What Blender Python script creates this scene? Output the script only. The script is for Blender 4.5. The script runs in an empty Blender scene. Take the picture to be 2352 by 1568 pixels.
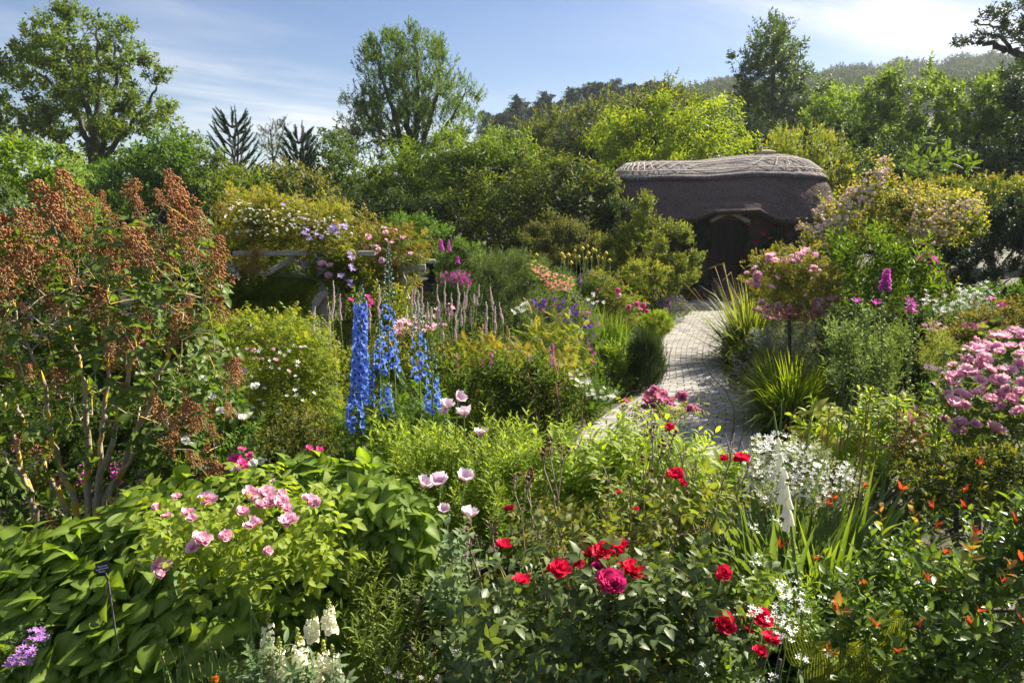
import bpy, math, random
import numpy as np
from math import radians, sin, cos, pi
from mathutils import Vector, Matrix

S = bpy.context.scene
rng = np.random.default_rng(11)
random.seed(5)

# ------------------------------------------------------------------ camera, world, sun, exposure
TH = radians(10.97); F = 1568.0; CX, CY = 1176.0, 784.0; HC = 2.6
CT, ST = cos(TH), sin(TH)
cam = bpy.data.cameras.new('camera'); cam.lens = 24; cam.sensor_width = 36
cam.clip_start = 0.05; cam.clip_end = 6000
co = bpy.data.objects.new('camera', cam); S.collection.objects.link(co)
co.location = (0, 0, HC); co.rotation_euler = (pi/2 - TH, 0, 0)
S.camera = co
S.render.resolution_x = 1024; S.render.resolution_y = 682

SUN_AZ, SUN_EL = radians(52), radians(39)
SD = Vector((sin(SUN_AZ)*cos(SUN_EL), cos(SUN_AZ)*cos(SUN_EL), sin(SUN_EL)))
sl = bpy.data.lights.new('sun', 'SUN'); sl.energy = 5.0; sl.angle = radians(0.55); sl.color = (1.0, 0.915, 0.75)
so = bpy.data.objects.new('sun', sl); S.collection.objects.link(so)
so.rotation_euler = (-SD).to_track_quat('-Z', 'Y').to_euler(); so.location = SD*40

W = bpy.data.worlds.new('World'); S.world = W; W.use_nodes = True
def world():
    nt = W.node_tree; N = nt.nodes; L = nt.links; N.clear()
    out = N.new('ShaderNodeOutputWorld'); bg = N.new('ShaderNodeBackground')
    sky = N.new('ShaderNodeTexSky'); sky.sky_type = 'NISHITA'; sky.sun_disc = False
    sky.sun_elevation = SUN_EL; sky.sun_rotation = SUN_AZ
    sky.air_density = 1.0; sky.dust_density = 0.6; sky.ozone_density = 2.5; sky.altitude = 60
    tc = N.new('ShaderNodeTexCoord'); sp = N.new('ShaderNodeSeparateXYZ'); L.new(tc.outputs['Generated'], sp.inputs[0])
    def M(op, a, b=None, c=None):
        n = N.new('ShaderNodeMath'); n.operation = op
        for i, v in enumerate((a, b, c)):
            if v is None: continue
            if isinstance(v, (int, float)): n.inputs[i].default_value = v
            else: L.new(v, n.inputs[i])
        return n.outputs[0]
    x, y, z = sp.outputs
    yy = M('MAXIMUM', y, 0.05); u = M('DIVIDE', x, yy); v = M('DIVIDE', z, yy)
    # cirrus streaks: an anisotropic noise in the (azimuth, height) tangent plane of the sky
    def streak(ang, su, sv, seed, lo, hi):
        a = M('ADD', M('MULTIPLY', u, cos(ang)*su), M('MULTIPLY', v, sin(ang)*su))
        b = M('ADD', M('MULTIPLY', u, -sin(ang)*sv), M('MULTIPLY', v, cos(ang)*sv))
        cb = N.new('ShaderNodeCombineXYZ'); L.new(a, cb.inputs[0]); L.new(b, cb.inputs[1]); cb.inputs[2].default_value = seed
        nz = N.new('ShaderNodeTexNoise'); nz.inputs['Scale'].default_value = 1; nz.inputs['Detail'].default_value = 7
        nz.inputs['Roughness'].default_value = 0.62; nz.inputs['Distortion'].default_value = 0.35
        L.new(cb.outputs[0], nz.inputs['Vector'])
        mr = N.new('ShaderNodeMapRange'); mr.interpolation_type = 'SMOOTHSTEP'
        L.new(nz.outputs['Fac'], mr.inputs[0]); mr.inputs[1].default_value = lo; mr.inputs[2].default_value = hi
        return mr.outputs[0]
    def band(u0, v0, ang, wu, wv):
        du = M('SUBTRACT', u, u0); dv = M('SUBTRACT', v, v0)
        a = M('MULTIPLY', M('ADD', M('MULTIPLY', du, cos(ang)), M('MULTIPLY', dv, sin(ang))), 1/wu)
        b = M('MULTIPLY', M('ADD', M('MULTIPLY', du, -sin(ang)), M('MULTIPLY', dv, cos(ang))), 1/wv)
        r = M('ADD', M('MULTIPLY', a, a), M('MULTIPLY', b, b))
        return M('POWER', 2.718, M('MULTIPLY', r, -1))
    s1 = streak(radians(-11), 1.5, 7.0, 3.0, 0.34, 0.72)
    s2 = streak(radians(-6), 1.3, 12.0, 9.0, 0.36, 0.72)
    m1 = M('MULTIPLY', s1, M('ADD', M('MULTIPLY', band(0.42, 0.285, radians(-13), 0.50, 0.05), 1.1), M('MULTIPLY', band(0.62, 0.20, radians(-8), 0.4, 0.08), 0.45)))
    m2 = M('MULTIPLY', s2, M('ADD', M('MULTIPLY', band(-0.42, 0.175, radians(-9), 0.36, 0.045), 1.0), M('MULTIPLY', band(-0.42, 0.125, radians(-2), 0.22, 0.018), 1.3)))
    m3 = M('MULTIPLY', s2, M('MULTIPLY', band(-0.55, 0.30, radians(-12), 0.35, 0.03), 0.5))
    m4 = M('MULTIPLY', s1, 0.05)
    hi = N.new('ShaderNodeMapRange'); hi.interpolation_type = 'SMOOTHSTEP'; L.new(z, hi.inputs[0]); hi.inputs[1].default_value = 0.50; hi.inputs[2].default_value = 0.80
    m5 = M('MULTIPLY', hi.outputs[0], 0.65)      # made-up bright cloud veil overhead, out of view, added as fill light
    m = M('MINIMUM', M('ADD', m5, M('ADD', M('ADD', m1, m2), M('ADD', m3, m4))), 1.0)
    mx = N.new('ShaderNodeMix'); mx.data_type = 'RGBA'; L.new(m, mx.inputs[0])
    hs = N.new('ShaderNodeHueSaturation'); hs.inputs['Saturation'].default_value = SKY_SAT; hs.inputs['Value'].default_value = 1
    hs.inputs['Hue'].default_value = SKY_HUE
    L.new(sky.outputs[0], hs.inputs['Color'])
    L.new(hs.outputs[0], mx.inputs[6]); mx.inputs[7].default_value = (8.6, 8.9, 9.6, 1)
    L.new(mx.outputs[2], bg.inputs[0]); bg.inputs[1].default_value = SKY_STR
    L.new(bg.outputs[0], out.inputs[0])
SKY_STR = 0.034; SKY_SAT = 1.45; SKY_HUE = 0.512
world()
S.view_settings.view_transform = 'Standard'; S.view_settings.look = 'None'
S.view_settings.exposure = 1.68; S.view_settings.gamma = 1
cy = S.cycles
cy.use_denoising = True; cy.max_bounces = 7; cy.diffuse_bounces = 3; cy.glossy_bounces = 2; cy.transmission_bounces = 5
cy.transparent_max_bounces = 4; cy.volume_bounces = 0; cy.volume_step_rate = 4; cy.caustics_reflective = False; cy.caustics_refractive = False
try: cy.denoiser = 'OPENIMAGEDENOISE'; cy.denoising_prefilter = 'ACCURATE'
except Exception: pass

# ------------------------------------------------------------------ view-ray helpers (photo pixels, 2352 wide)
def P(px, py, Y):
    px = np.asarray(px, float); py = np.asarray(py, float); Y = np.asarray(Y, float)
    u = (px-CX)/F; v = (CY-py)/F
    t = Y/(CT + v*ST)
    return np.stack(np.broadcast_arrays(u*t, Y, HC + (-ST + v*CT)*t), -1)
def Gd(px, py):
    u = (px-CX)/F; v = (CY-py)/F; t = -HC/(-ST + v*CT)
    return np.array([u*t, (CT+v*ST)*t, 0.0])
def ppm(Y): return F/(Y*1.02)

# ------------------------------------------------------------------ object bookkeeping
def tag(o, label=None, cat=None, group=None, kind=None):
    if label: o['label'] = label
    if cat: o['category'] = cat
    if group: o['group'] = group
    if kind: o['kind'] = kind
    return o
def thing(name, label, cat, loc, group=None):
    o = bpy.data.objects.new(name, None); S.collection.objects.link(o)
    o.location = [float(v) for v in loc]; o.empty_display_size = 0.1
    return tag(o, label, cat, group)
def origin(parent):
    v = np.zeros(3)
    while parent is not None: v = v+np.array(parent.location); parent = parent.parent
    return v

class Tm:   # a shape template
    def __init__(s): s.V = np.zeros((0, 3)); s.A = np.zeros((0, 3)); s.Q = np.zeros((0, 4), int); s.T = np.zeros((0, 3), int); s.qm = np.zeros(0, int); s.tm = np.zeros(0, int)
class Geo:
    def __init__(s): s.V = []; s.A = []; s.Q = []; s.T = []; s.qm = []; s.tm = []; s.n = 0
    def raw(s, V, Q=None, T=None, A=None, m=0, qm=None, tm=None):
        V = np.asarray(V, float).reshape(-1, 3)
        if A is None: A = np.tile([0.5, 0.5, 0.0], (len(V), 1))
        A = np.asarray(A, float)
        if A.ndim == 1: A = np.tile(A, (len(V), 1))
        s.V.append(V); s.A.append(A)
        if Q is not None and len(Q):
            Q = np.asarray(Q, int); s.Q.append(Q + s.n); s.qm.append(np.full(len(Q), m) if qm is None else qm)
        if T is not None and len(T):
            T = np.asarray(T, int); s.T.append(T + s.n); s.tm.append(np.full(len(T), m) if tm is None else tm)
        s.n += len(V)
    def inst(s, t, pos, R, sc, rnd=None):
        n = len(pos); k = len(t.V)
        if n == 0: return
        sc = np.broadcast_to(np.asarray(sc, float), (n,))
        V = (np.einsum('nij,kj->nki', R, t.V)*sc[:, None, None] + np.asarray(pos)[:, None, :]).reshape(-1, 3)
        A = np.tile(t.A, (n, 1)).reshape(n, k, 3)
        if rnd is None: rnd = rng.random(n)
        A[:, :, 0] = 0.45*A[:, :, 0] + 0.55*np.asarray(rnd)[:, None]
        off = (np.arange(n)*k)[:, None, None]
        Q = (t.Q[None] + off).reshape(-1, 4) if len(t.Q) else None
        T = (t.T[None] + off).reshape(-1, 3) if len(t.T) else None
        s.raw(V, Q, T, A.reshape(-1, 3), qm=np.tile(t.qm, n), tm=np.tile(t.tm, n))
    def tube(s, pts, rad, sides=5, A=(0.5, 0.5, 0), m=0, cap=True):
        pts = np.asarray(pts, float); n = len(pts); rad = np.broadcast_to(np.asarray(rad, float), (n,))
        d = np.gradient(pts, axis=0); d /= np.linalg.norm(d, axis=1)[:, None] + 1e-9
        up = np.array([0.0, 0, 1]) if abs(d[0][2]) < 0.9 else np.array([1.0, 0, 0])
        a = np.cross(d, up); a /= np.linalg.norm(a, axis=1)[:, None] + 1e-9
        b = np.cross(d, a)
        th = np.arange(sides)*2*pi/sides
        V = pts[:, None] + rad[:, None, None]*(np.cos(th)[None, :, None]*a[:, None] + np.sin(th)[None, :, None]*b[:, None])
        V = V.reshape(-1, 3)
        i = np.arange(n-1)[:, None]*sides; j = np.arange(sides)[None]; j2 = (j+1) % sides
        Q = np.stack([i+j, i+j2, i+sides+j2, i+sides+j], -1).reshape(-1, 4)
        T = None
        if cap:
            V = np.vstack([V, pts[-1]+d[-1]*rad[-1]*0.5]); e = (n-1)*sides
            T = [(e+k, e+(k+1) % sides, n*sides) for k in range(sides)]
        s.raw(V, Q, T, A, m)
    def box(s, c, h, R=None, m=0, A=(0.5, 0.5, 0), bev=0.0):
        h = np.array(h, float); c = np.array(c, float)
        if bev <= 0:
            V = np.array([[x, y, z] for x in (-1, 1) for y in (-1, 1) for z in (-1, 1)])*h
            Q = [(0, 1, 3, 2), (4, 6, 7, 5), (0, 4, 5, 1), (2, 3, 7, 6), (0, 2, 6, 4), (1, 5, 7, 3)]; T = []
        else:
            bm = bmesh_box(h, bev); V, Q, T = bm
        if R is not None: V = V @ np.array(R).T
        s.raw(V + c, Q, T, A, m)
    def tmpl(s):
        t = Tm()
        t.V = np.vstack(s.V); t.A = np.vstack(s.A)
        if s.Q: t.Q = np.vstack(s.Q); t.qm = np.concatenate(s.qm)
        if s.T: t.T = np.vstack(s.T); t.tm = np.concatenate(s.tm)
        return t
    def mesh(s, name, mats, org=(0, 0, 0), smooth=True):
        me = bpy.data.meshes.new(name)
        V = np.vstack(s.V) - np.asarray(org); A = np.vstack(s.A)
        Q = np.vstack(s.Q) if s.Q else np.zeros((0, 4), int); T = np.vstack(s.T) if s.T else np.zeros((0, 3), int)
        qm = np.concatenate(s.qm) if s.Q else np.zeros(0, int); tm = np.concatenate(s.tm) if s.T else np.zeros(0, int)
        nl = len(Q)*4 + len(T)*3; nf = len(Q) + len(T)
        me.vertices.add(len(V)); me.vertices.foreach_set('co', V.astype(np.float32).ravel())
        me.loops.add(nl); me.loops.foreach_set('vertex_index', np.concatenate([Q.ravel(), T.ravel()]).astype(np.int32))
        me.polygons.add(nf)
        st = np.concatenate([np.arange(len(Q))*4, len(Q)*4 + np.arange(len(T))*3]).astype(np.int32)
        me.polygons.foreach_set('loop_start', st)
        me.polygons.foreach_set('material_index', np.concatenate([qm, tm]).astype(np.int32))
        me.polygons.foreach_set('use_smooth', np.full(nf, smooth))
        at = me.attributes.new('at', 'FLOAT_COLOR', 'POINT')
        at.data.foreach_set('color', np.hstack([A, np.ones((len(A), 1))]).astype(np.float32).ravel())
        me.update(calc_edges=True)
        for m in (mats if isinstance(mats, (list, tuple)) else [mats]): me.materials.append(m)
        return me
    def build(s, name, mats, parent=None, smooth=True):
        if not s.V: return None
        me = s.mesh(name, mats, origin(parent), smooth)
        o = bpy.data.objects.new(name, me); S.collection.objects.link(o)
        if parent is not None: o.parent = parent
        return o
def bmesh_box(h, bev):
    import bmesh
    bm = bmesh.new(); bmesh.ops.create_cube(bm, size=2)
    for v in bm.verts: v.co = Vector((v.co.x*h[0], v.co.y*h[1], v.co.z*h[2]))
    bmesh.ops.bevel(bm, geom=list(bm.edges), offset=bev, segments=1, affect='EDGES')
    V = np.array([v.co[:] for v in bm.verts]); Q = []; T = []
    for f in bm.faces:
        ix = [v.index for v in f.verts]
        (Q if len(ix) == 4 else T).append(tuple(ix)) if len(ix) in (3, 4) else None
    bm.free(); return V, Q, T

def nrm(v): return v/(np.linalg.norm(v, axis=-1, keepdims=True) + 1e-9)
def frames(d, twist=None):            # (n,3) directions -> rotation matrices whose Z column is d
    d = nrm(np.asarray(d, float)); n = len(d)
    if twist is None: twist = rng.random(n)*2*pi
    ref = np.where(np.abs(d[:, 2:3]) < 0.95, np.array([[0.0, 0, 1]]), np.array([[1.0, 0, 0]]))
    a = nrm(np.cross(ref, d)); b = np.cross(d, a)
    c, s_ = np.cos(twist)[:, None], np.sin(twist)[:, None]
    x = a*c + b*s_; y = -a*s_ + b*c
    return np.stack([x, y, d], -1)
def frames_yz(dy, dz):                # Y column along dy, Z near dz
    y = nrm(np.asarray(dy, float)); x = nrm(np.cross(y, dz)); z = np.cross(x, y)
    return np.stack([x, y, z], -1)

# ------------------------------------------------------------------ materials
MC = {}
def newmat(name):
    m = bpy.data.materials.new(name); m.use_nodes = True; nt = m.node_tree; nt.nodes.clear()
    return m, nt, nt.nodes, nt.links
def col4(c): return (c[0], c[1], c[2], 1)
def leafmat(name, c0, c1, tip=None, tl=0.45, rough=0.55, spec=0.18, rib=None, tipw=(0.55, 1.0), warm=(1.55, 1.5, 0.4)):
    if name in MC: return MC[name]
    m, nt, N, L = newmat(name)
    out = N.new('ShaderNodeOutputMaterial'); at = N.new('ShaderNodeAttribute'); at.attribute_name = 'at'
    sp = N.new('ShaderNodeSeparateColor'); L.new(at.outputs['Color'], sp.inputs[0])
    def mix(f, a, b, bt='MIX'):
        x = N.new('ShaderNodeMix'); x.data_type = 'RGBA'; x.blend_type = bt
        for i, v in ((0, f), (6, a), (7, b)):
            if isinstance(v, (int, float)): x.inputs[i].default_value = v
            elif isinstance(v, tuple): x.inputs[i].default_value = col4(v)
            else: L.new(v, x.inputs[i])
        return x.outputs[2]
    c = mix(sp.outputs[0], tuple(c0), tuple(c1))
    if tip is not None:
        mr = N.new('ShaderNodeMapRange'); mr.inputs[1].default_value = tipw[0]; mr.inputs[2].default_value = tipw[1]
        L.new(sp.outputs[1], mr.inputs[0]); c = mix(mr.outputs[0], c, tuple(tip))
    if rib is not None:
        c = mix(sp.outputs[2], c, tuple(rib))
    p = N.new('ShaderNodeBsdfPrincipled'); L.new(c, p.inputs['Base Color'])
    p.inputs['Roughness'].default_value = rough; p.inputs['Specular IOR Level'].default_value = spec
    t = N.new('ShaderNodeBsdfTranslucent'); L.new(mix(1.0, c, tuple(warm), 'MULTIPLY'), t.inputs['Color'])
    ms = N.new('ShaderNodeMixShader'); ms.inputs[0].default_value = tl
    L.new(p.outputs[0], ms.inputs[1]); L.new(t.outputs[0], ms.inputs[2]); L.new(ms.outputs[0], out.inputs[0])
    MC[name] = m; return m
def petalmat(name, c0, c1, inner=None, tl=0.35):
    return leafmat(name, c0, c1, tip=None, tl=tl, rough=0.6, spec=0.2, rib=inner, warm=(1.2, 1.2, 1.2))
def surfmat(name, c0, c1, scale=8, rough=0.85, bump=0.3, detail=6, stretch=(1, 1, 1), spots=None, attr=0.0, spec=0.3, bscale=None, coord='Object'):
    if name in MC: return MC[name]
    m, nt, N, L = newmat(name)
    out = N.new('ShaderNodeOutputMaterial'); p = N.new('ShaderNodeBsdfPrincipled'); tc = N.new('ShaderNodeTexCoord')
    mp = N.new('ShaderNodeMapping'); mp.inputs['Scale'].default_value = stretch; L.new(tc.outputs[coord], mp.inputs[0])
    nz = N.new('ShaderNodeTexNoise'); nz.inputs['Scale'].default_value = scale; nz.inputs['Detail'].default_value = detail; nz.inputs['Roughness'].default_value = 0.65
    L.new(mp.outputs[0], nz.inputs['Vector'])
    cr = N.new('ShaderNodeMapRange'); L.new(nz.outputs[0], cr.inputs[0]); cr.inputs[1].default_value = 0.32; cr.inputs[2].default_value = 0.68
    fac = cr.outputs[0]
    if attr > 0:
        at = N.new('ShaderNodeAttribute'); at.attribute_name = 'at'; sp = N.new('ShaderNodeSeparateColor'); L.new(at.outputs['Color'], sp.inputs[0])
        ml = N.new('ShaderNodeMix'); ml.data_type = 'FLOAT'; ml.inputs[0].default_value = attr
        L.new(fac, ml.inputs[2]); L.new(sp.outputs[0], ml.inputs[3]); fac = ml.outputs[0]
    mx = N.new('ShaderNodeMix'); mx.data_type = 'RGBA'; L.new(fac, mx.inputs[0]); mx.inputs[6].default_value = col4(c0); mx.inputs[7].default_value = col4(c1)
    c = mx.outputs[2]
    if spots is not None:
        n2 = N.new('ShaderNodeTexNoise'); n2.inputs['Scale'].default_value = spots[1]; n2.inputs['Detail'].default_value = 4; L.new(tc.outputs[coord], n2.inputs['Vector'])
        r2 = N.new('ShaderNodeMapRange'); L.new(n2.outputs[0], r2.inputs[0]); r2.inputs[1].default_value = spots[2]; r2.inputs[2].default_value = spots[2]+0.08
        m2 = N.new('ShaderNodeMix'); m2.data_type = 'RGBA'; L.new(r2.outputs[0], m2.inputs[0]); L.new(c, m2.inputs[6]); m2.inputs[7].default_value = col4(spots[0]); c = m2.outputs[2]
    L.new(c, p.inputs['Base Color']); p.inputs['Roughness'].default_value = rough; p.inputs['Specular IOR Level'].default_value = spec
    if bump:
        bp = N.new('ShaderNodeBump'); bp.inputs['Strength'].default_value = bump; bp.inputs['Distance'].default_value = 0.03
        L.new(nz.outputs[0], bp.inputs['Height']); L.new(bp.outputs[0], p.inputs['Normal'])
    L.new(p.outputs[0], out.inputs[0]); MC[name] = m; return m

# ------------------------------------------------------------------ leaf, sprig and flower templates
def leafT(w=0.5, rows=3, fold=0.25, droop=0.25, pe=0.75, qe=0.9, cup=0.0):
    g = Geo(); V = [(0, 0, 0)]; A = [(0.5, 0, 1)]
    for i in range(1, rows):
        t = i/rows; hw = 0.5*w*max(0, sin(pi*t**pe))**qe; z = -droop*t*t
        V += [(-hw, t, z+fold*hw), (0, t, z), (hw, t, z+fold*hw)]; A += [(0.5, t, 0), (0.5, t, 1), (0.5, t, 0)]
    V.append((0, 1, -droop)); A.append((0.5, 1, 0.5)); n = len(V)-1
    Q = []; T = [(0, 2, 1), (0, 3, 2)]
    for i in range(rows-2):
        b = 1+3*i
        Q += [(b, b+1, b+4, b+3), (b+1, b+2, b+5, b+4)]
    b = 1+3*(rows-2); T += [(b, b+1, n), (b+1, b+2, n)]
    g.raw(V, Q, T, A); return g.tmpl()
def leafmid(w=0.5, droop=0.15, fold=0.2):       # two triangles either side of the midrib
    g = Geo(); hw = 0.5*w
    g.raw([(0, 0, 0), (-hw, 0.42, fold*hw), (0, 1, -droop), (hw, 0.42, fold*hw)], None, [(0, 2, 1), (0, 3, 2)],
          [(0.5, 0, 0.3), (0.5, 0.4, 0), (0.5, 1, 0.3), (0.5, 0.4, 0)]); return g.tmpl()
def pinnate(leaf, pairs, rel=0.4, ang=60, rach=0.006, droop=0.2):
    g = Geo(); pos = []; dy = []; dz = []; sc = []
    for i in range(pairs):
        t = 0.3+0.62*i/max(1, pairs-1); z = -droop*t*t
        for s_ in (-1, 1):
            a = radians(ang); pos.append((0, t, z)); dy.append((s_*sin(a), cos(a), -0.25)); dz.append((0, 0.1, 1)); sc.append(rel*(1-0.25*abs(t-0.6)))
    pos.append((0, 0.98, -droop)); dy.append((0, 1, -0.45)); dz.append((0, 0.3, 1)); sc.append(rel*1.05)
    g.inst(leaf, np.array(pos), frames_yz(np.array(dy), np.array(dz)), np.array(sc), rng.random(len(pos)))
    g.tube([(0, 0, 0), (0, 0.5, -droop*0.25), (0, 1, -droop)], [rach, rach*0.8, rach*0.5], 3, A=(0.5, 0, 0.6))
    return g.tmpl()
def area(t):
    a = 0
    for F_ in (t.T, t.Q[:, :3] if len(t.Q) else t.Q, t.Q[:, [0, 2, 3]] if len(t.Q) else t.Q):
        if len(F_): v = t.V[F_]; a += np.linalg.norm(np.cross(v[:, 1]-v[:, 0], v[:, 2]-v[:, 0]), axis=1).sum()/2
    return a
def sprigT(leaf, n=8, rel=0.4, ang=55, kind='spiral', taper=0.3, start=0.15, stem=0.008, bend=0.1, jit=0.25, sizejit=0.2, lift=0.0, variants=4):
    outs = []
    for v in range(variants):
        g = Geo(); pos = []; dy = []; dz = []; sc = []; tt = []
        bx, by = rng.normal(0, bend, 2); ph = rng.random()*2*pi
        k = 0; m = n//2 if kind == 'opp' else n
        for i in range(m):
            t = start + (1-start)*(i+0.0)/max(1, m-1)
            azs = [ph+i*pi/2, ph+i*pi/2+pi] if kind == 'opp' else [ph + i*2.399]
            if kind == 'flat': azs = [ph + (i % 2)*pi + rng.normal(0, 0.3)]
            for az in azs:
                az += rng.normal(0, jit*0.6); a = radians(ang*(1-0.35*t)) + rng.normal(0, jit*0.5)
                r = np.array([cos(az), sin(az), 0]); z = np.array([0, 0, 1.0])
                d = z*cos(a)+r*sin(a); nn = z*sin(a)-r*cos(a)
                pos.append((bx*t*t, by*t*t, t)); dy.append(d + np.array([0, 0, lift])); dz.append(nn + rng.normal(0, jit*0.5, 3)); sc.append(rel*(1-taper*t)*(1+rng.normal(0, sizejit))); tt.append(t)
        R = frames_yz(np.array(dy), np.array(dz)); pos = np.array(pos); sc = np.maximum(0.1*rel, np.array(sc))
        for i in range(len(pos)):
            t2 = Tm(); t2.__dict__.update(leaf.__dict__); t2.A = leaf.A.copy(); t2.A[:, 1] = tt[i]
            g.inst(t2, pos[i:i+1], R[i:i+1], sc[i:i+1], rng.random(1))
        out_area = area(g.tmpl())
        if stem > 0: g.tube([(0, 0, 0), (bx*0.25, by*0.25, 0.5), (bx, by, 1.0)], [stem, stem*0.8, stem*0.4], 3, A=(0.3, 0.0, 0.5), cap=False)
        t = g.tmpl(); t.area = out_area; outs.append(t)
    return outs
def bladeT(w=0.03, bends=(0.15, 0.35, 0.6, 0.9), seg=5):
    outs = []
    for b in bends:
        g = Geo(); V = []; A = []
        for i in range(seg):
            t = i/seg; th = b*t*1.6; hw = 0.5*w*(1-t**2.2)
            x = b*0.75*t*t; z = t*(1-0.35*b*t*b)
            V += [(x, -hw, z), (x+0.3*hw, 0, z), (x, hw, z)]; A += [(0.5, t, 0), (0.5, t, 0.6), (0.5, t, 0)]
        V.append((b*0.8, 0, 1-0.42*b*b)); A.append((0.5, 1, 0))
        Q = []
        for i in range(seg-1):
            a = 3*i; Q += [(a, a+1, a+4, a+3), (a+1, a+2, a+5, a+4)]
        a = 3*(seg-1); T = [(a, a+1, a+3), (a+1, a+2, a+3)]
        g.raw(V, Q, T, A); t = g.tmpl(); t.area = area(t); outs.append(t)
    return outs
def petal(g, az, tilt, r0, ln, w, cup=0.25, ruf=0.06, m=0, rows=2, base=0.35, zc=0.0, innerv=None, tipp=0.75):
    # petal rooted at radius r0, going outwards at elevation tilt, cupped upwards at its end
    er = np.array([cos(az), sin(az), 0]); et = np.array([-sin(az), cos(az), 0]); ez = np.array([0, 0, 1.0])
    V = []; A = []
    for i in range(rows+1):
        t = i/rows; hw = 0.5*w*(base+(1-base)*sin(pi*min(1, t*0.62+0.0)) if t < 1 else tipp)
        for j in (-1, 0, 1):
            p = er*(r0 + ln*t*cos(tilt)) + ez*(zc + ln*t*sin(tilt) + cup*ln*t*t*0.5 + abs(j)*hw*cup + rng.normal(0, ruf)*ln*t) + et*(j*hw) - er*(abs(j)*hw*0.25*t)
            V.append(p); A.append((0.5, t, 1-t if innerv is None else innerv))
    Q = []
    for i in range(rows):
        for j in range(2):
            a = 3*i+j; Q.append((a, a+1, a+4, a+3))
    g.raw(V, Q, None, A, m)
def roseT(rings=((0.0, 7, 12, 0.5), (0.0, 6, 32, 0.42), (0.0, 5, 52, 0.33), (0.0, 4, 70, 0.25), (0, 3, 84, 0.18)), w=0.8, ruf=0.07, variants=3, calyx=True):
    outs = []
    for v in range(variants):
        g = Geo(); ph = rng.random()*6
        for k, (r0, n, tl, ln) in enumerate(rings):
            for i in range(n):
                petal(g, ph+k*0.5+i*2*pi/n+rng.normal(0, 0.12), radians(tl)+rng.normal(0, 0.1), 0.02, ln*(1+rng.normal(0, 0.08)), ln*w*1.25, cup=0.55, ruf=ruf, m=0, zc=-0.02*k)
        if calyx:
            g.tube([(0, 0, -0.22), (0, 0, -0.1), (0, 0, 0.0)], [0.02, 0.07, 0.05], 5, m=1)
        outs.append(g.tmpl())
    return outs
def starT(n=5, w=0.42, ln=0.5, tilt=8, cup=0.1, disk=0.09, rows=1, variants=2, ruf=0.05, base=0.35, tipp=0.6):
    outs = []
    for v in range(variants):
        g = Geo(); ph = rng.random()*6
        for i in range(n): petal(g, ph+i*2*pi/n, radians(tilt)+rng.normal(0, 0.12), 0.02, ln, w, cup=cup, ruf=ruf, rows=rows, base=base, tipp=tipp)
        if disk > 0: g.tube([(0, 0, -0.03), (0, 0, 0.02), (0, 0, 0.06)], [disk, disk, disk*0.5], 5, m=1)
        outs.append(g.tmpl())
    return outs
def bellT(flare=1.35, L_=1.0, r=0.22, sides=7, variants=2):
    outs = []
    for v in range(variants):
        g = Geo(); pts = [(0, 0, z*L_) for z in (0, 0.08, 0.25, 0.55, 0.85, 1.0)]; rd = [r*0.25, r*0.7, r*0.95, r*1.02, r*1.12, r*flare]
        g.tube(pts, rd, sides, A=(0.5, 0.5, 0), cap=False); outs.append(g.tmpl())
    return outs
def blobT(r=0.5, variants=3, j=0.25):
    outs = []
    for v in range(variants):
        V = nrm(np.array([(1, 0, 0), (-1, 0, 0), (0, 1, 0), (0, -1, 0), (0, 0, 1), (0, 0, -1)], float))*r*(1+rng.normal(0, j, (6, 1)))
        T = [(0, 2, 4), (2, 1, 4), (1, 3, 4), (3, 0, 4), (2, 0, 5), (1, 2, 5), (3, 1, 5), (0, 3, 5)]
        g = Geo(); g.raw(V, None, T, (rng.random(), 0.5, 0)); outs.append(g.tmpl())
    return outs

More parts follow.
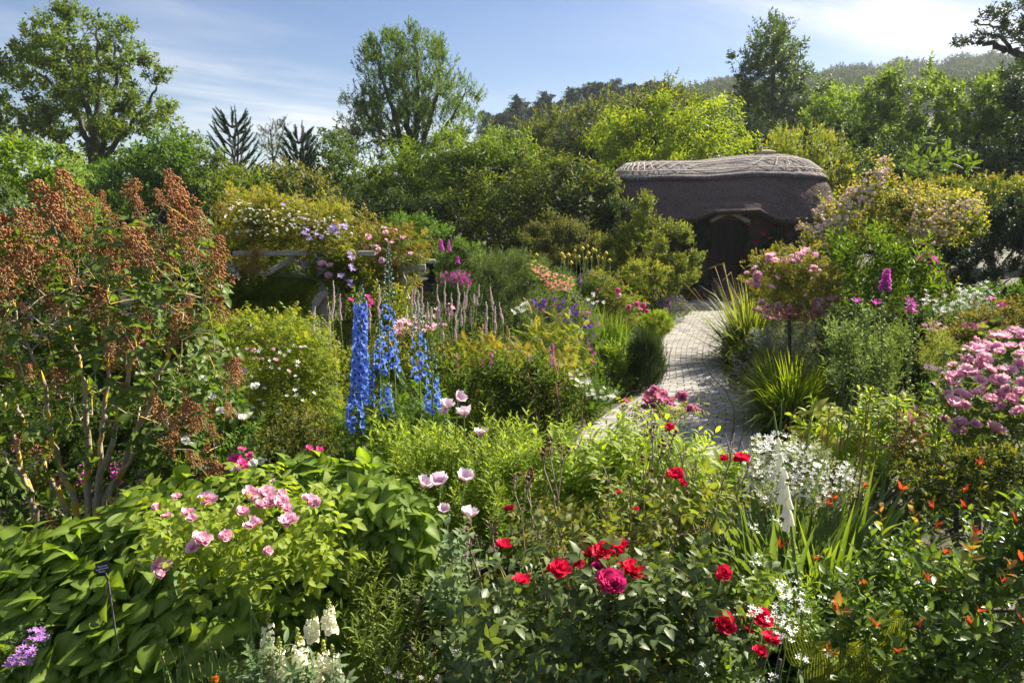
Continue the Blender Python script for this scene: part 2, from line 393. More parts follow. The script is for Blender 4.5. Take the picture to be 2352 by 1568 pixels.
# ------------------------------------------------------------------ volumes traced from outlines
def inside(poly, pt):
    x, y = pt[:, 0], pt[:, 1]; c = np.zeros(len(pt), bool); n = len(poly)
    for i in range(n):
        x1, y1 = poly[i]; x2, y2 = poly[(i+1) % n]
        if y1 == y2: continue
        cond = ((y1 > y) != (y2 > y)) & (x < (x2-x1)*(y-y1)/(y2-y1)+x1)
        c ^= cond
    return c
def edist(poly, pt):
    d = np.full(len(pt), 1e9); n = len(poly)
    for i in range(n):
        a = np.array(poly[i], float); b = np.array(poly[(i+1) % n], float); ab = b-a
        t = np.clip(((pt-a) @ ab)/(ab @ ab+1e-9), 0, 1); d = np.minimum(d, np.linalg.norm(pt-(a+t[:, None]*ab), axis=1))
    return d
class Vol:
    def __init__(s, poly, Y, D):
        s.poly = [(float(a), float(b)) for a, b in poly]; s.Y = Y; s.D = D
        p = np.array(s.poly); s.lo = p.min(0); s.hi = p.max(0)
        x, y = p[:, 0], p[:, 1]; s.area = 0.5*abs(np.dot(x, np.roll(y, 1))-np.dot(y, np.roll(x, 1)))
        q = s.pix(600); s.E = 0.75*edist(s.poly, q).max()
        s.Ym = float(np.mean(Y)); s.am2 = s.area/ppm(s.Ym)**2
        s.bx = float(x.mean()); c = P(s.bx, 0.45*p[:, 1].mean()+0.55*s.hi[1], s.Ym); s.c = c; s.c[2] = max(0.1, s.c[2])
    def Yf(s, px, py):
        if isinstance(s.Y, (int, float)): return np.full(np.shape(py), float(s.Y))
        t = np.clip((py-s.lo[1])/(s.hi[1]-s.lo[1]), 0, 1); return s.Y[0]+(s.Y[1]-s.Y[0])*t
    def pix(s, n):
        r = []; k = 0
        while k < n:
            q = s.lo+(s.hi-s.lo)*rng.random((max(200, 2*n), 2)); q = q[inside(s.poly, q)]; r.append(q); k += len(q)
        return np.vstack(r)[:n]
    def th(s, q): e = np.clip(edist(s.poly, q)/s.E, 0, 1); return s.D*np.sqrt(1-(1-e)**2)
    def sample(s, n, front=0.65, shell=0.4, inset=0.0):
        q = s.pix(n if not inset else 4*n)
        if inset: q = q[(edist(s.poly, q) > inset)]; q = q[:n]; n = len(q)
        t = s.th(q); sg = np.where(rng.random(n) < front, -1, 1)
        off = sg*t*rng.random(n)**shell
        p = P(q[:, 0], q[:, 1], s.Yf(q[:, 0], q[:, 1])+off)
        return p[p[:, 2] > 0.03]
    def surf(s, q, k=1.0):
        q = np.asarray(q, float).reshape(-1, 2); return P(q[:, 0], q[:, 1], s.Yf(q[:, 0], q[:, 1])-k*s.th(q))
def branch_out(g, nodes, nrad, targets, base, rmin=0.004, ratio=0.6, sides=4, curve=0.25, wob=0.04, rcap=1.0):
    """grow curved branches from existing nodes to every target (greedy nearest), thinner each time"""
    nodes = [np.array(n, float) for n in nodes]; nrad = list(nrad)
    order = np.argsort(np.linalg.norm(targets-np.asarray(base), axis=1))
    NA = np.array(nodes); RA = np.array(nrad)
    for k in order:
        t = targets[k]; d = t-NA; dist = np.linalg.norm(d, axis=1); cost = dist + 0.9*np.maximum(0, -d[:, 2]+0.35*dist)
        i = int(np.argmin(cost)); a = NA[i]; L_ = dist[i]
        if L_ < 0.02: continue
        mid = (a+t)/2 + np.array([0, 0, curve*L_*0.3]) + (t-a)*0 + rng.normal(0, wob*L_, 3) - np.array([(t-a)[0], (t-a)[1], 0])*(-curve*0.25)
        r0 = min(max(rmin, RA[i]*ratio), rcap); ns = 5; tt = np.linspace(0, 1, ns)[:, None]
        pts = (1-tt)**2*a+2*tt*(1-tt)*mid+tt**2*t
        pts[1:-1] += rng.normal(0, wob*0.4*L_, (ns-2, 3)); rr = np.linspace(r0, max(rmin*0.6, r0*0.45), ns)
        g.tube(pts, rr, sides)
        NA = np.vstack([NA, pts[1:]]); RA = np.concatenate([RA, rr[1:]])
    return NA, RA
def wobble(a, b, n=6, amp=0.03, rise=0.0):
    a = np.asarray(a, float); b = np.asarray(b, float); t = np.linspace(0, 1, n)[:, None]; L_ = np.linalg.norm(b-a)
    p = a+(b-a)*t; p[1:-1] += rng.normal(0, amp*L_, (n-2, 3)); p[:, 2] += rise*L_*np.sin(pi*t[:, 0]); return p

def leafage(vol, sprigs, size, cover, clump=None, up=0.5, out=0.7, jit=0.5, front=0.65, shell=0.4, szj=0.2, cap=90000, down=0.0):
    ar = np.mean([t.area for t in sprigs])*size*size
    n = int(min(cap, cover*vol.am2/ar)); g = Geo()
    if clump:
        m, cr = clump; cc = vol.sample(m, front, shell, inset=min(0.5*vol.E, (0.2 if vol.Ym > 18 else 0.4)*cr*ppm(vol.Ym))); w = 0.6+0.8*rng.random(len(cc)); idx = rng.choice(len(cc), n, p=w/w.sum())
        o = nrm(rng.normal(0, 1, (n, 3)))*(rng.random((n, 1))**0.5)*cr*np.array([1, 1, 0.7])*(0.6+0.8*rng.random(len(cc))[idx][:, None])
        pos = cc[idx]+o; loc = nrm(o); crn = rng.random(len(cc))[idx]
    else:
        pos = vol.sample(n, front, shell); n = len(pos); loc = nrm(pos-vol.c); crn = rng.random(n); cc = pos[:40]
    gl = nrm(pos-vol.c); k = pos[:, 2] > 0.02
    d = nrm(out*(0.5*loc+0.5*gl) + up*np.array([0, 0, 1.0]) - down*np.array([0, 0, 1.0]) + jit*rng.normal(0, 1, (n, 3))*0.6)
    R = frames(d); sc = size*np.clip(1+rng.normal(0, szj, n), 0.4, 1.8); rn = np.clip(0.55*crn+0.45*rng.random(n), 0, 1)
    v = rng.integers(0, len(sprigs), n)
    pos = pos - d*(sc*(0.5 if vol.Ym > 18 else 0.75))[:, None]
    for j, t in enumerate(sprigs):
        s_ = (v == j) & k; g.inst(t, pos[s_], R[s_], sc[s_], rn[s_])
    return g, cc
def bush(name, label, cat, poly, Y, D, sprig, size, mat, cover=4.0, clump=None, group=None, stems=0, srad=0.02, bark=None, part='foliage',
         limbs=None, base=None, **kw):
    vol = Vol(poly, Y, D)
    b = P(vol.bx if base is None else base[0], 900, vol.Ym if base is None or len(base) < 2 else base[1]); b[2] = 0.0 if base is None or len(base) < 3 else base[2]
    root = thing(name, label, cat, b, group)
    g, cc = leafage(vol, SP[sprig], size, cover, clump, **kw)
    g.build(part, mat, root)
    if stems or limbs:
        gs = Geo(); nodes = [b]; rad = [srad]
        if limbs:
            nodes = []; rad = []
            for pts, r0, r1 in limbs:
                q = np.array(pts, float); yy = vol.Ym + (q[:, 2] if q.shape[1] > 2 else 0)
                w = P(q[:, 0], q[:, 1], yy)
                # resample smoothly
                t = np.linspace(0, 1, len(w)); tt = np.linspace(0, 1, 4*len(w)); ww = np.stack([np.interp(tt, t, w[:, i]) for i in range(3)], -1)
                ww[1:-1] = (ww[:-2]+ww[1:-1]*2+ww[2:])/4 + rng.normal(0, r0*0.25, ww[1:-1].shape)
                rr = np.linspace(r0, r1, len(ww)); gs.tube(ww, rr, 8); nodes += list(ww[2:]); rad += list(rr[2:])
        n = stems if stems else len(cc); tg = cc[rng.choice(len(cc), min(n, len(cc)), replace=False)]
        if not limbs:
            for i in range(max(3, n//6)):
                q = tg[i % len(tg)]; foot = b+np.array([*rng.normal(0, 0.25*min(0.5, vol.am2**0.5), 2), 0])*np.array([1, 1, 0])
                w = wobble(foot, foot+(q-foot)*0.7, 6, 0.04); gs.tube(w, np.linspace(srad, srad*0.5, 6), 5); nodes += list(w[1:]); rad += list(np.linspace(srad, srad*0.5, 6)[1:])
        branch_out(gs, nodes, rad, tg, b, rmin=max(0.003, srad*0.15), rcap=srad)
        gs.build('trunk' if limbs else 'stem', bark or MC['bark'], root)
    root['_'] = 0; del root['_']
    return root, vol
MESHC = {}
def flowers(parent, name, T_list, mats, pos, dirs, size, szj=0.15, label=None, cap=100, key=None, limit_small=False):
    """every flower a mesh child sharing data; past the cap the rest goes into one stuff part"""
    pos = np.asarray(pos, float).reshape(-1, 3); n = len(pos)
    if n == 0: return
    dirs = np.broadcast_to(np.asarray(dirs, float), (n, 3)); R = frames(dirs)
    sc = np.broadcast_to(np.asarray(size, float), (n,))*np.clip(1+rng.normal(0, szj, n), 0.5, 1.6)
    key = key or name+str(id(T_list))+str(id(mats[0]))
    if key not in MESHC:
        L_ = []
        for t in T_list:
            for r in ((0.15, 0.5, 0.85) if len(T_list) < 4 else (0.5,)):
                g = Geo(); g.inst(t, np.zeros((1, 3)), np.eye(3)[None], [1.0], [r]); L_.append(g.mesh(name, mats))
        MESHC[key] = L_
    L_ = MESHC[key]; org = origin(parent)
    order = np.arange(n)
    if n > cap: order = np.argsort(pos[:, 1])          # the nearest ones show largest
    for i in order[:cap]:
        o = bpy.data.objects.new(name, L_[random.randrange(len(L_))]); S.collection.objects.link(o); o.parent = parent
        M = Matrix([[*(R[i][r]*sc[i]), pos[i][r]-org[r]] for r in range(3)]+[[0, 0, 0, 1]]); o.matrix_local = M
        if label: o['label'] = label
    if n > cap:
        g = Geo(); v = rng.integers(0, len(T_list), n)
        rest = order[cap:]
        for j, t in enumerate(T_list):
            s_ = rest[v[rest] == j]; g.inst(t, pos[s_], R[s_], sc[s_])
        o = g.build(name, mats, parent); tag(o, kind='stuff')
def face(pos, cam_w=0.45, up=0.5, jit=0.35, sun=0.15):
    pos = np.asarray(pos, float).reshape(-1, 3); c = nrm(np.array([0, 0, HC])-pos)
    return nrm(cam_w*c+np.array([0, 0, up])+sun*np.array(SD)+rng.normal(0, jit, pos.shape)*0.6)

# ------------------------------------------------------------------ sprig library
LM_OV = leafmid(0.5); LM_LAN = leafmid(0.26, 0.25); LM_NAR = leafmid(0.14, 0.2); LM_RND = leafmid(0.75, 0.1)
LF_OV = leafT(0.55, 4, 0.3, 0.3); LF_LAN = leafT(0.30, 4, 0.3, 0.35, pe=0.85); LF_NAR = leafT(0.2, 4, 0.35, 0.25, pe=0.8)
LF_BIG = leafT(0.68, 6, 0.28, 0.35, pe=0.62, qe=0.8); LF_GLOSS = leafT(0.5, 5, 0.35, 0.22, pe=0.85, qe=0.85); LF_HEART = leafT(0.72, 5, 0.35, 0.4, pe=0.6, qe=0.75)
PIN_MID = pinnate(leafmid(0.5), 3, 0.36, 60); PIN_NEAR = pinnate(leafT(0.6, 3, 0.25, 0.2), 2, 0.55, 65)
PIN_FINE = pinnate(leafmid(0.35), 6, 0.28, 65)
SP = {
    'far': sprigT(LM_OV, 12, 0.42, 65, jit=0.6, stem=0.0, start=0.0),
    'fardroop': sprigT(LM_LAN, 12, 0.5, 95, jit=0.4, stem=0.0, start=0.0),
    'farfine': sprigT(LM_OV, 18, 0.26, 60, jit=0.6, stem=0.0, start=0.0),
    'mid': sprigT(LM_OV, 11, 0.34, 58, jit=0.35, stem=0.012),
    'midfine': sprigT(LM_OV, 16, 0.22, 55, jit=0.4, stem=0.01),
    'midlan': sprigT(LM_LAN, 12, 0.40, 55, jit=0.3, stem=0.01),
    'midnar': sprigT(LM_NAR, 16, 0.34, 45, jit=0.3, stem=0.008),
    'midround': sprigT(LM_RND, 10, 0.32, 60, jit=0.4, stem=0.01),
    'thicket': sprigT(leafmid(0.7), 12, 0.5, 70, jit=0.7, stem=0.0, start=0.0),
    'pine': sprigT(leafmid(0.14, 0.0), 44, 0.34, 42, jit=0.35, stem=0.03, taper=0.2),
    'needle': sprigT(leafmid(0.09, 0.0), 26, 0.22, 45, jit=0.3, stem=0.012, taper=0.2),
    'rosemid': sprigT(PIN_MID, 5, 0.62, 62, jit=0.35, stem=0.012, start=0.25),
    'pinfine': sprigT(PIN_FINE, 5, 0.75, 55, jit=0.3, stem=0.008, start=0.2),
    'rosenear': sprigT(PIN_NEAR, 5, 0.62, 66, jit=0.35, stem=0.014, start=0.2),
    'phlox': sprigT(LF_NAR, 20, 0.26, 52, jit=0.25, stem=0.011, taper=0.25, start=0.05),
    'lily': sprigT(LF_LAN, 13, 0.36, 62, jit=0.3, stem=0.012, taper=0.15, start=0.1),
    'ovate': sprigT(LF_OV, 10, 0.36, 62, jit=0.35, stem=0.013),
    'gloss': sprigT(LF_GLOSS, 10, 0.30, 58, jit=0.35, stem=0.013, start=0.12),
    'big': sprigT(LF_BIG, 3, 1.0, 96, jit=0.35, stem=0.012, taper=0.1, start=0.8, bend=0.05),
    'lilacleaf': sprigT(LF_HEART, 4, 0.72, 100, kind='opp', jit=0.45, stem=0.02, start=0.6),
    'opp': sprigT(LF_OV, 10, 0.30, 60, kind='opp', jit=0.3, stem=0.012),
}
BL = bladeT(0.03); BLW = bladeT(0.05)

# ------------------------------------------------------------------ leaf materials
def LMT(n, c0, c1, tip=None, **k): return leafmat('leaf '+n, c0, c1, tip, **k)
MC['bark'] = None
del MC['bark']
surfmat('bark', (0.045, 0.035, 0.028), (0.13, 0.11, 0.09), 14, stretch=(1, 1, 0.25), bump=0.6)
surfmat('lichen bark', (0.22, 0.17, 0.12), (0.46, 0.39, 0.29), 22, stretch=(1, 1, 0.4), bump=0.6, spots=((0.58, 0.38, 0.03), 11, 0.52))
surfmat('twig', (0.17, 0.12, 0.09), (0.34, 0.28, 0.21), 20, bump=0.3)
surfmat('green stem', (0.09, 0.15, 0.03), (0.17, 0.24, 0.06), 20, bump=0.0)
surfmat('red stem', (0.16, 0.06, 0.03), (0.22, 0.14, 0.05), 20, bump=0.0)
surfmat('far bark', (0.05, 0.045, 0.04), (0.12, 0.11, 0.10), 3, stretch=(1, 1, 0.2), bump=0.5)
G_OAK = LMT('oak', (0.05, 0.09, 0.016), (0.14, 0.205, 0.032), (0.15, 0.21, 0.035), tl=0.45)
G_ASH = LMT('willow grey', (0.05, 0.10, 0.03), (0.13, 0.20, 0.055), tl=0.45)
G_FRESH = LMT('fresh', (0.075, 0.14, 0.018), (0.16, 0.25, 0.035), (0.20, 0.28, 0.04), tl=0.45)
G_MID = LMT('mid green', (0.05, 0.11, 0.014), (0.12, 0.21, 0.03), tl=0.45)
G_DARK = LMT('dark', (0.018, 0.038, 0.012), (0.045, 0.085, 0.022), (0.13, 0.17, 0.03), tl=0.3, tipw=(0.75, 1.1))
G_CHERRY = LMT('cherry', (0.05, 0.10, 0.014), (0.14, 0.215, 0.03), (0.19, 0.26, 0.04), tl=0.45)
G_BRIGHT = LMT('bright', (0.12, 0.19, 0.018), (0.23, 0.31, 0.035), (0.28, 0.33, 0.04), tl=0.48)
G_YEL = LMT('yellow green', (0.12, 0.17, 0.018), (0.22, 0.28, 0.03), (0.30, 0.28, 0.05), tl=0.45)
G_BRONZE = LMT('bronze tips', (0.08, 0.14, 0.018), (0.17, 0.24, 0.03), (0.30, 0.19, 0.05), tl=0.45, tipw=(0.7, 1.1))
G_MAPLE = LMT('field maple', (0.065, 0.12, 0.024), (0.17, 0.26, 0.05), (0.21, 0.29, 0.06), tl=0.45)
G_BLUE = LMT('blue dark', (0.018, 0.04, 0.02), (0.05, 0.09, 0.035), tl=0.3)
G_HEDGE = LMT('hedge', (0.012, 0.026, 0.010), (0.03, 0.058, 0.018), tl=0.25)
G_GREY = LMT('grey green', (0.07, 0.11, 0.055), (0.16, 0.22, 0.11), tl=0.35)
G_SILVER = LMT('silver', (0.22, 0.26, 0.2), (0.40, 0.44, 0.36), tl=0.3)
G_NEEDLE = LMT('needles', (0.018, 0.042, 0.024), (0.045, 0.085, 0.045), tl=0.15, rough=0.6)
G_OLIVE = LMT('olive', (0.06, 0.085, 0.02), (0.13, 0.16, 0.04), (0.2, 0.18, 0.05), tl=0.4)
G_FAR = LMT('far wood', (0.03, 0.05, 0.018), (0.085, 0.12, 0.035), tl=0.25, rough=0.7)
G_FARB = LMT('far wood dark', (0.02, 0.04, 0.02), (0.05, 0.075, 0.03), tl=0.2, rough=0.7)
G_STRAW = LMT('straw', (0.25, 0.19, 0.07), (0.42, 0.34, 0.13), tl=0.4)
G_PERS = LMT('knotweed', (0.05, 0.11, 0.008), (0.13, 0.22, 0.016), (0.14, 0.24, 0.02), tl=0.48, rough=0.5, spec=0.22, rib=(0.22, 0.30, 0.06), tipw=(0.9, 1.6))
G_ROSEP = LMT('pale rose', (0.17, 0.27, 0.012), (0.30, 0.40, 0.028), tl=0.5, rib=(0.25, 0.3, 0.06))
G_ROSER = LMT('dark rose', (0.022, 0.052, 0.018), (0.06, 0.115, 0.03), (0.12, 0.17, 0.03), tl=0.4, rough=0.42, spec=0.25, rib=(0.12, 0.16, 0.06))
G_LILAC = LMT('lilac', (0.04, 0.085, 0.014), (0.09, 0.15, 0.022), tl=0.45, rough=0.4, rib=(0.14, 0.2, 0.05))
G_PHLOX = LMT('phlox', (0.12, 0.21, 0.012), (0.22, 0.34, 0.022), (0.34, 0.44, 0.04), tl=0.5, rib=(0.24, 0.3, 0.06))
G_PRUNUS = LMT('red tipped', (0.035, 0.085, 0.016), (0.10, 0.18, 0.028), (0.14, 0.20, 0.03), tl=0.45, rough=0.35, spec=0.28, rib=(0.14, 0.2, 0.05), tipw=(0.8, 1.2))
G_BLADE = LMT('blade', (0.06, 0.12, 0.02), (0.14, 0.22, 0.035), (0.22, 0.26, 0.06), tl=0.4, tipw=(0.7, 1.1))
G_BLADEY = LMT('yellow blade', (0.13, 0.20, 0.018), (0.25, 0.32, 0.035), (0.45, 0.33, 0.08), tl=0.45, tipw=(0.7, 1.1))
G_BLADEB = LMT('blue blade', (0.07, 0.12, 0.055), (0.15, 0.21, 0.09), tl=0.35)
G_FERN = LMT('fern', (0.13, 0.17, 0.015), (0.24, 0.27, 0.03), tl=0.48)
G_GLAUC = LMT('glaucous', (0.10, 0.16, 0.07), (0.20, 0.27, 0.13), tl=0.4)

# ------------------------------------------------------------------ ground, terrain, far wood
soil = surfmat('soil', (0.028, 0.022, 0.014), (0.06, 0.06, 0.03), 3, bump=0.5)
g = Geo()
xs = np.concatenate([np.linspace(-900, -60, 10), np.linspace(-40, 40, 33), np.linspace(60, 900, 10)])
ys = np.concatenate([np.linspace(-60, 44, 40), np.linspace(60, 1500, 16)])
X, Yg = np.meshgrid(xs, ys, indexing='ij'); Z = np.where((abs(X) < 60) & (Yg < 44), 0.0, -0.0)
V = np.stack([X, Yg, Z], -1).reshape(-1, 3); ny = len(ys)
Q = [(i*ny+j, (i+1)*ny+j, (i+1)*ny+j+1, i*ny+j+1) for i in range(len(xs)-1) for j in range(ny-1)]
g.raw(V, Q); o = g.build('ground', soil); tag(o, kind='structure')

RIDGE1 = [(-400, 378), (560, 378), (760, 372), (1000, 352), (1090, 310), (1180, 285), (1300, 250), (1450, 218), (1560, 202), (1700, 210), (2352, 230), (3000, 230)]
RIDGE2 = [(-400, 420), (1300, 420), (1480, 240), (1560, 200), (1620, 186), (1700, 192), (1800, 180), (1880, 160), (2000, 148), (2100, 140), (2200, 132), (2352, 112), (2700, 60), (3000, 40)]
R1 = np.array(RIDGE1, float); R2 = np.array(RIDGE2, float)
def hz(px, Y):
    """terrain height where the photograph column px meets depth Y"""
    z1 = P(px, np.interp(px, R1[:, 0], R1[:, 1]), 120.0)[..., 2] - 7.5
    z2 = P(px, np.interp(px, R2[:, 0], R2[:, 1]), 290.0)[..., 2] - 6.0
    z1 = np.maximum(z1, 0.5); z2 = np.maximum(z2, 0.5)
    return np.interp(Y, [46, 120, 150, 290, 420], [-0.4, 1, 2, 3, 4]), z1, z2
def terr(px, Y):
    k, z1, z2 = hz(px, Y)
    a = np.clip((Y-46)/(120-46), 0, 1); b = np.clip((Y-120)/(290-120), 0, 1); c = np.clip((Y-290)/130, 0, 1)
    z = z1*a*a*(3-2*a) if np.ndim(Y) == 0 else z1*(a*a*(3-2*a))
    return np.where(Y <= 120, z-0.4*(1-a), np.where(Y <= 290, z1+(z2-z1)*b**1.15, z2*(1-0.35*c)))
pxs = np.linspace(-700, 3050, 90); yy = np.concatenate([np.linspace(46, 130, 16), np.linspace(140, 420, 22)])
PX, YY = np.meshgrid(pxs, yy, indexing='ij')
u = (PX-CX)/F; Zt = terr(PX, YY) + 0.5*np.sin(PX*0.02)*np.cos(YY*0.09)*np.clip((YY-50)/60, 0, 1)
V = np.stack([u*YY/CT*1.0, YY, Zt], -1).reshape(-1, 3); ny = len(yy)
Q = [(i*ny+j, (i+1)*ny+j, (i+1)*ny+j+1, i*ny+j+1) for i in range(len(pxs)-1) for j in range(ny-1)]
g = Geo(); g.raw(V, Q); o = g.build('hills', surfmat('hillside', (0.03, 0.045, 0.02), (0.08, 0.10, 0.04), 0.3, bump=0.0)); tag(o, kind='structure')

def crown_blob(seed, fat=1.0):
    g = Geo(); n = 130; o = nrm(rng.normal(0, 1, (n, 3))); o[:, 2] = np.abs(o[:, 2])*0.9-0.15
    lump = 1+0.22*np.sin(o[:, 0]*5+seed)*np.cos(o[:, 1]*4-seed*2)
    pos = o*lump[:, None]*np.array([1, 1, 0.9*fat])*0.5*(0.75+0.25*rng.random((n, 1)))+np.array([0, 0, 0.45*fat])
    g.inst(SP['far'][seed % 4], pos, frames(o+rng.normal(0, 0.4, (n, 3))), 0.17+0.07*rng.random(n), rng.random(n)); return g.tmpl()
CB = [crown_blob(i) for i in range(5)]
def scatter_wood(name, label, cnt, pxr, Yr, size, mats, seed, cond=None):
    px = pxr[0]+(pxr[1]-pxr[0])*rng.random(cnt); Y = Yr[0]+(Yr[1]-Yr[0])*rng.random(cnt)
    z = np.array([float(terr(a, b)) for a, b in zip(px, Y)]); pos = np.stack([(px-CX)/F*Y/CT, Y, z-0.8], -1)
    g = Geo(); s_ = size*(0.65+0.7*rng.random(cnt)); v = rng.integers(0, 5, cnt)
    for j in range(5):
        k = v == j; n = k.sum(); g.inst(CB[j], pos[k], frames(np.array([[0, 0, 1.0]]*n)), s_[k], rng.random(n))
    o = g.build(name, mats); tag(o, label, 'woodland', kind='stuff'); return o
scatter_wood('woodland', 'hazy broadleaf wood covering the far hill at the right', 520, (1480, 2600), (170, 292), 8, [G_FAR], 1)
scatter_wood('woodland', 'low dark wood on the near ridge beyond the garden trees', 300, (1000, 1800), (95, 122), 5, [G_FARB], 2)
scatter_wood('woodland', 'distant low treeline on the horizon at the left', 200, (-200, 1080), (150, 210), 6, [G_FAR], 3)

def conifer_mesh(seed, narrow=0.2):
    g = Geo(); g.tube([(0, 0, 0), (0, 0, 0.5), (0, 0, 1.0)], [0.016, 0.01, 0.003], 5, m=1)
    pos = []; d = []; s_ = []
    for i in range(34):
        t = 0.14+0.85*i/34; L_ = narrow*(1-t)**0.8*(0.7+0.6*rng.random())+0.015
        for k in range(5):
            a = rng.random()*2*pi; n = max(2, int(L_/0.03))
            for q in range(n):
                f = (q+0.6)/n; pos.append((cos(a)*L_*f, sin(a)*L_*f, t+0.02-0.25*L_*f+rng.normal(0, 0.006))); d.append((cos(a), sin(a), 0.1)); s_.append(0.05+0.012*rng.random())
    g.inst(SP['far'][seed], np.array(pos), frames(np.array(d)), np.array(s_)*1.5); return g.mesh('conifer', [G_NEEDLE, MC['far bark']])
CM = [conifer_mesh(i, (0.17, 0.2, 0.15, 0.23)[i]) for i in range(4)]
con = [(1112, 258, 'leftmost, next to the tall central tree'), (1126, 262, 'second from the left along the ridge'), (1148, 262, ''), (1160, 258, ''), (1172, 250, ''), (1187, 222, 'tallest of the left part of the ridge'), (1208, 236, 'narrow, just right of the tallest one'),
       (1222, 246, ''), (1238, 234, ''), (1247, 214, 'straight, with a forked neighbour'), (1262, 218, ''), (1278, 236, ''), (1292, 232, ''), (1308, 204, 'broad, where the ridge steepens'), (1322, 214, ''), (1336, 202, 'slim, middle of the ridge'),
       (1352, 192, ''), (1364, 192, ''), (1384, 192, 'broad dark, right of the middle'), (1402, 192, ''), (1414, 182, 'thin and the tallest to the right'), (1430, 198, ''), (1447, 196, ''), (1462, 194, ''), (1478, 196, ''), (1492, 186, ''), (1508, 190, ''), (1526, 188, '')]
for i, (px, py, w) in enumerate(con):
    Y = 112+rng.normal(0, 4); top = P(px, py, Y); zb = float(terr(px, Y))-0.5; h = max(5.0, top[2]-zb)
    o = bpy.data.objects.new('conifer', CM[i % 4]); S.collection.objects.link(o)
    o.location = (top[0], Y, zb); o.scale = (h*0.95, h*0.95, h); o.rotation_euler[2] = i*1.7
    tag(o, ('dark conifer on the ridge, '+w) if w else 'small dark conifer standing on the misty ridge behind the garden', 'conifer', 'conifers along the ridge')

# ------------------------------------------------------------------ brick path
edges = [(1592, 1692, 690), (1558, 1692, 712), (1545, 1680, 740), (1532, 1664, 768), (1516, 1656, 800), (1512, 1658, 830), (1505, 1684, 868), (1478, 1722, 902),
         (1405, 1748, 945), (1340, 1752, 992), (1300, 1740, 1060)]
Lp = np.array([Gd(a, y) for a, b, y in edges]); Rp = np.array([Gd(b, y) for a, b, y in edges])
mid = (Lp+Rp)/2; s_ = np.concatenate([[0], np.cumsum(np.linalg.norm(np.diff(Rp*0.6+mid*0.4, axis=0), axis=1))])
def edge_at(s): return (np.array([np.interp(s, s_, Lp[:, i]) for i in range(3)]), np.array([np.interp(s, s_, Rp[:, i]) for i in range(3)]))
g = Geo(); V = []; nn = 80
for i in range(nn+1):
    a, b = edge_at(s_[-1]*i/nn); V += [a+(0, 0, 0.012)+(a-b)*0.01, b+(0, 0, 0.012)]
g.raw(V, [(2*i, 2*i+1, 2*i+3, 2*i+2) for i in range(nn)])
o = g.build('path_bed', surfmat('mortar sand', (0.09, 0.085, 0.065), (0.22, 0.2, 0.16), 30, bump=0.4)); tag(o, kind='structure')
pav = surfmat('paving brick', (0.15, 0.14, 0.135), (0.34, 0.32, 0.30), 9, bump=0.35, attr=0.65, rough=0.8, spec=0.3, bscale=30)
g = Geo(); rowh = 0.108; s = 0.02; row = 0
def slab(g, quad, z0, z1, gap=0.006):
    c = np.mean(quad, 0); q = np.array([c+(p-c)*(1-gap/(np.linalg.norm(p-c)+1e-6)) for p in quad]); tilt = rng.normal(0, 0.0012, 4)
    top = q+np.array([0, 0, 1])*(z1+tilt)[:, None]; c2 = c+(top-c)*0.0; ins = c+(top-c)*np.array([0.955, 0.955, 1]); rim = top-(0, 0, 0.006)
    V = np.vstack([q+(0, 0, z0), rim, ins]); F_ = [(8, 9, 10, 11)]+[(4+k, 4+(k+1) % 4, 8+(k+1) % 4, 8+k) for k in range(4)]+[(k, (k+1) % 4, 4+(k+1) % 4, 4+k) for k in range(4)]
    g.raw(V, F_, None, (rng.random(), 0.5, 0))
while s < s_[-1]-rowh:
    a0, b0 = edge_at(s); a1, b1 = edge_at(s+rowh); w = np.linalg.norm(b0-a0); wi = w-0.345
    n = max(3, round(wi/0.215)); off = 0.5 if row % 2 else 0.0; cuts = [0]+[(k+off)/n for k in range(0 if off else 1, n)]+[1]
    f = wi/w
    for k in range(len(cuts)-1):
        t0, t1 = cuts[k]*f, cuts[k+1]*f
        slab(g, [a0+(b0-a0)*t0, a0+(b0-a0)*t1, a1+(b1-a1)*t1, a1+(b1-a1)*t0], 0.004, 0.03)
    s += rowh; row += 1
for c in range(3):
    s = 0.02+0.07*c
    while s < s_[-1]-0.22:
        a0, b0 = edge_at(s); a1, b1 = edge_at(s+0.215); w = np.linalg.norm(b0-a0); w1 = np.linalg.norm(b1-a1)
        t0, t1 = 1-(0.34-c*0.112)/w, 1-(0.34-(c+1)*0.112)/w; u0, u1 = 1-(0.34-c*0.112)/w1, 1-(0.34-(c+1)*0.112)/w1
        slab(g, [a0+(b0-a0)*t0, a0+(b0-a0)*t1, a1+(b1-a1)*u1, a1+(b1-a1)*u0], 0.004, 0.031); s += 0.215
o = g.build('path', pav, smooth=False); tag(o, kind='structure')

# ------------------------------------------------------------------ thatched cottage
HY = 19.6
def hx(px): return float(P(px, 560, 20.2)[0])
xl, xr = hx(1404), hx(1919); xc = (xl+xr)/2; hl = (xr-xl)/2; xd = hx(1665)
cot = thing('thatched_cottage', 'small brick cottage under a dark thatched roof with an arched eave over its doorway', 'cottage', (xc, 21.3, 0))
th1 = surfmat('thatch', (0.028, 0.020, 0.020), (0.15, 0.11, 0.10), 15, bump=1.0, stretch=(1.6, 1.6, 0.5), rough=0.95, attr=0.2, spec=0.1)
th2 = surfmat('thatch ridge', (0.06, 0.05, 0.052), (0.30, 0.26, 0.25), 11, bump=1.0, stretch=(2.4, 1.2, 0.35), rough=0.9, attr=0.25, spec=0.15)
ts = np.array([0, .08, .2, .35, .5, .62, .74, .86, .95, 1.0])
A_ = np.array([1.0, 1.015, 1.012, 1.0, 0.975, 0.93, 0.87, 0.80, 0.755, 0.72])*hl       # half length
B_ = np.array([2.15, 2.11, 1.97, 1.75, 1.48, 1.22, 0.88, 0.50, 0.21, 0.0])             # half depth
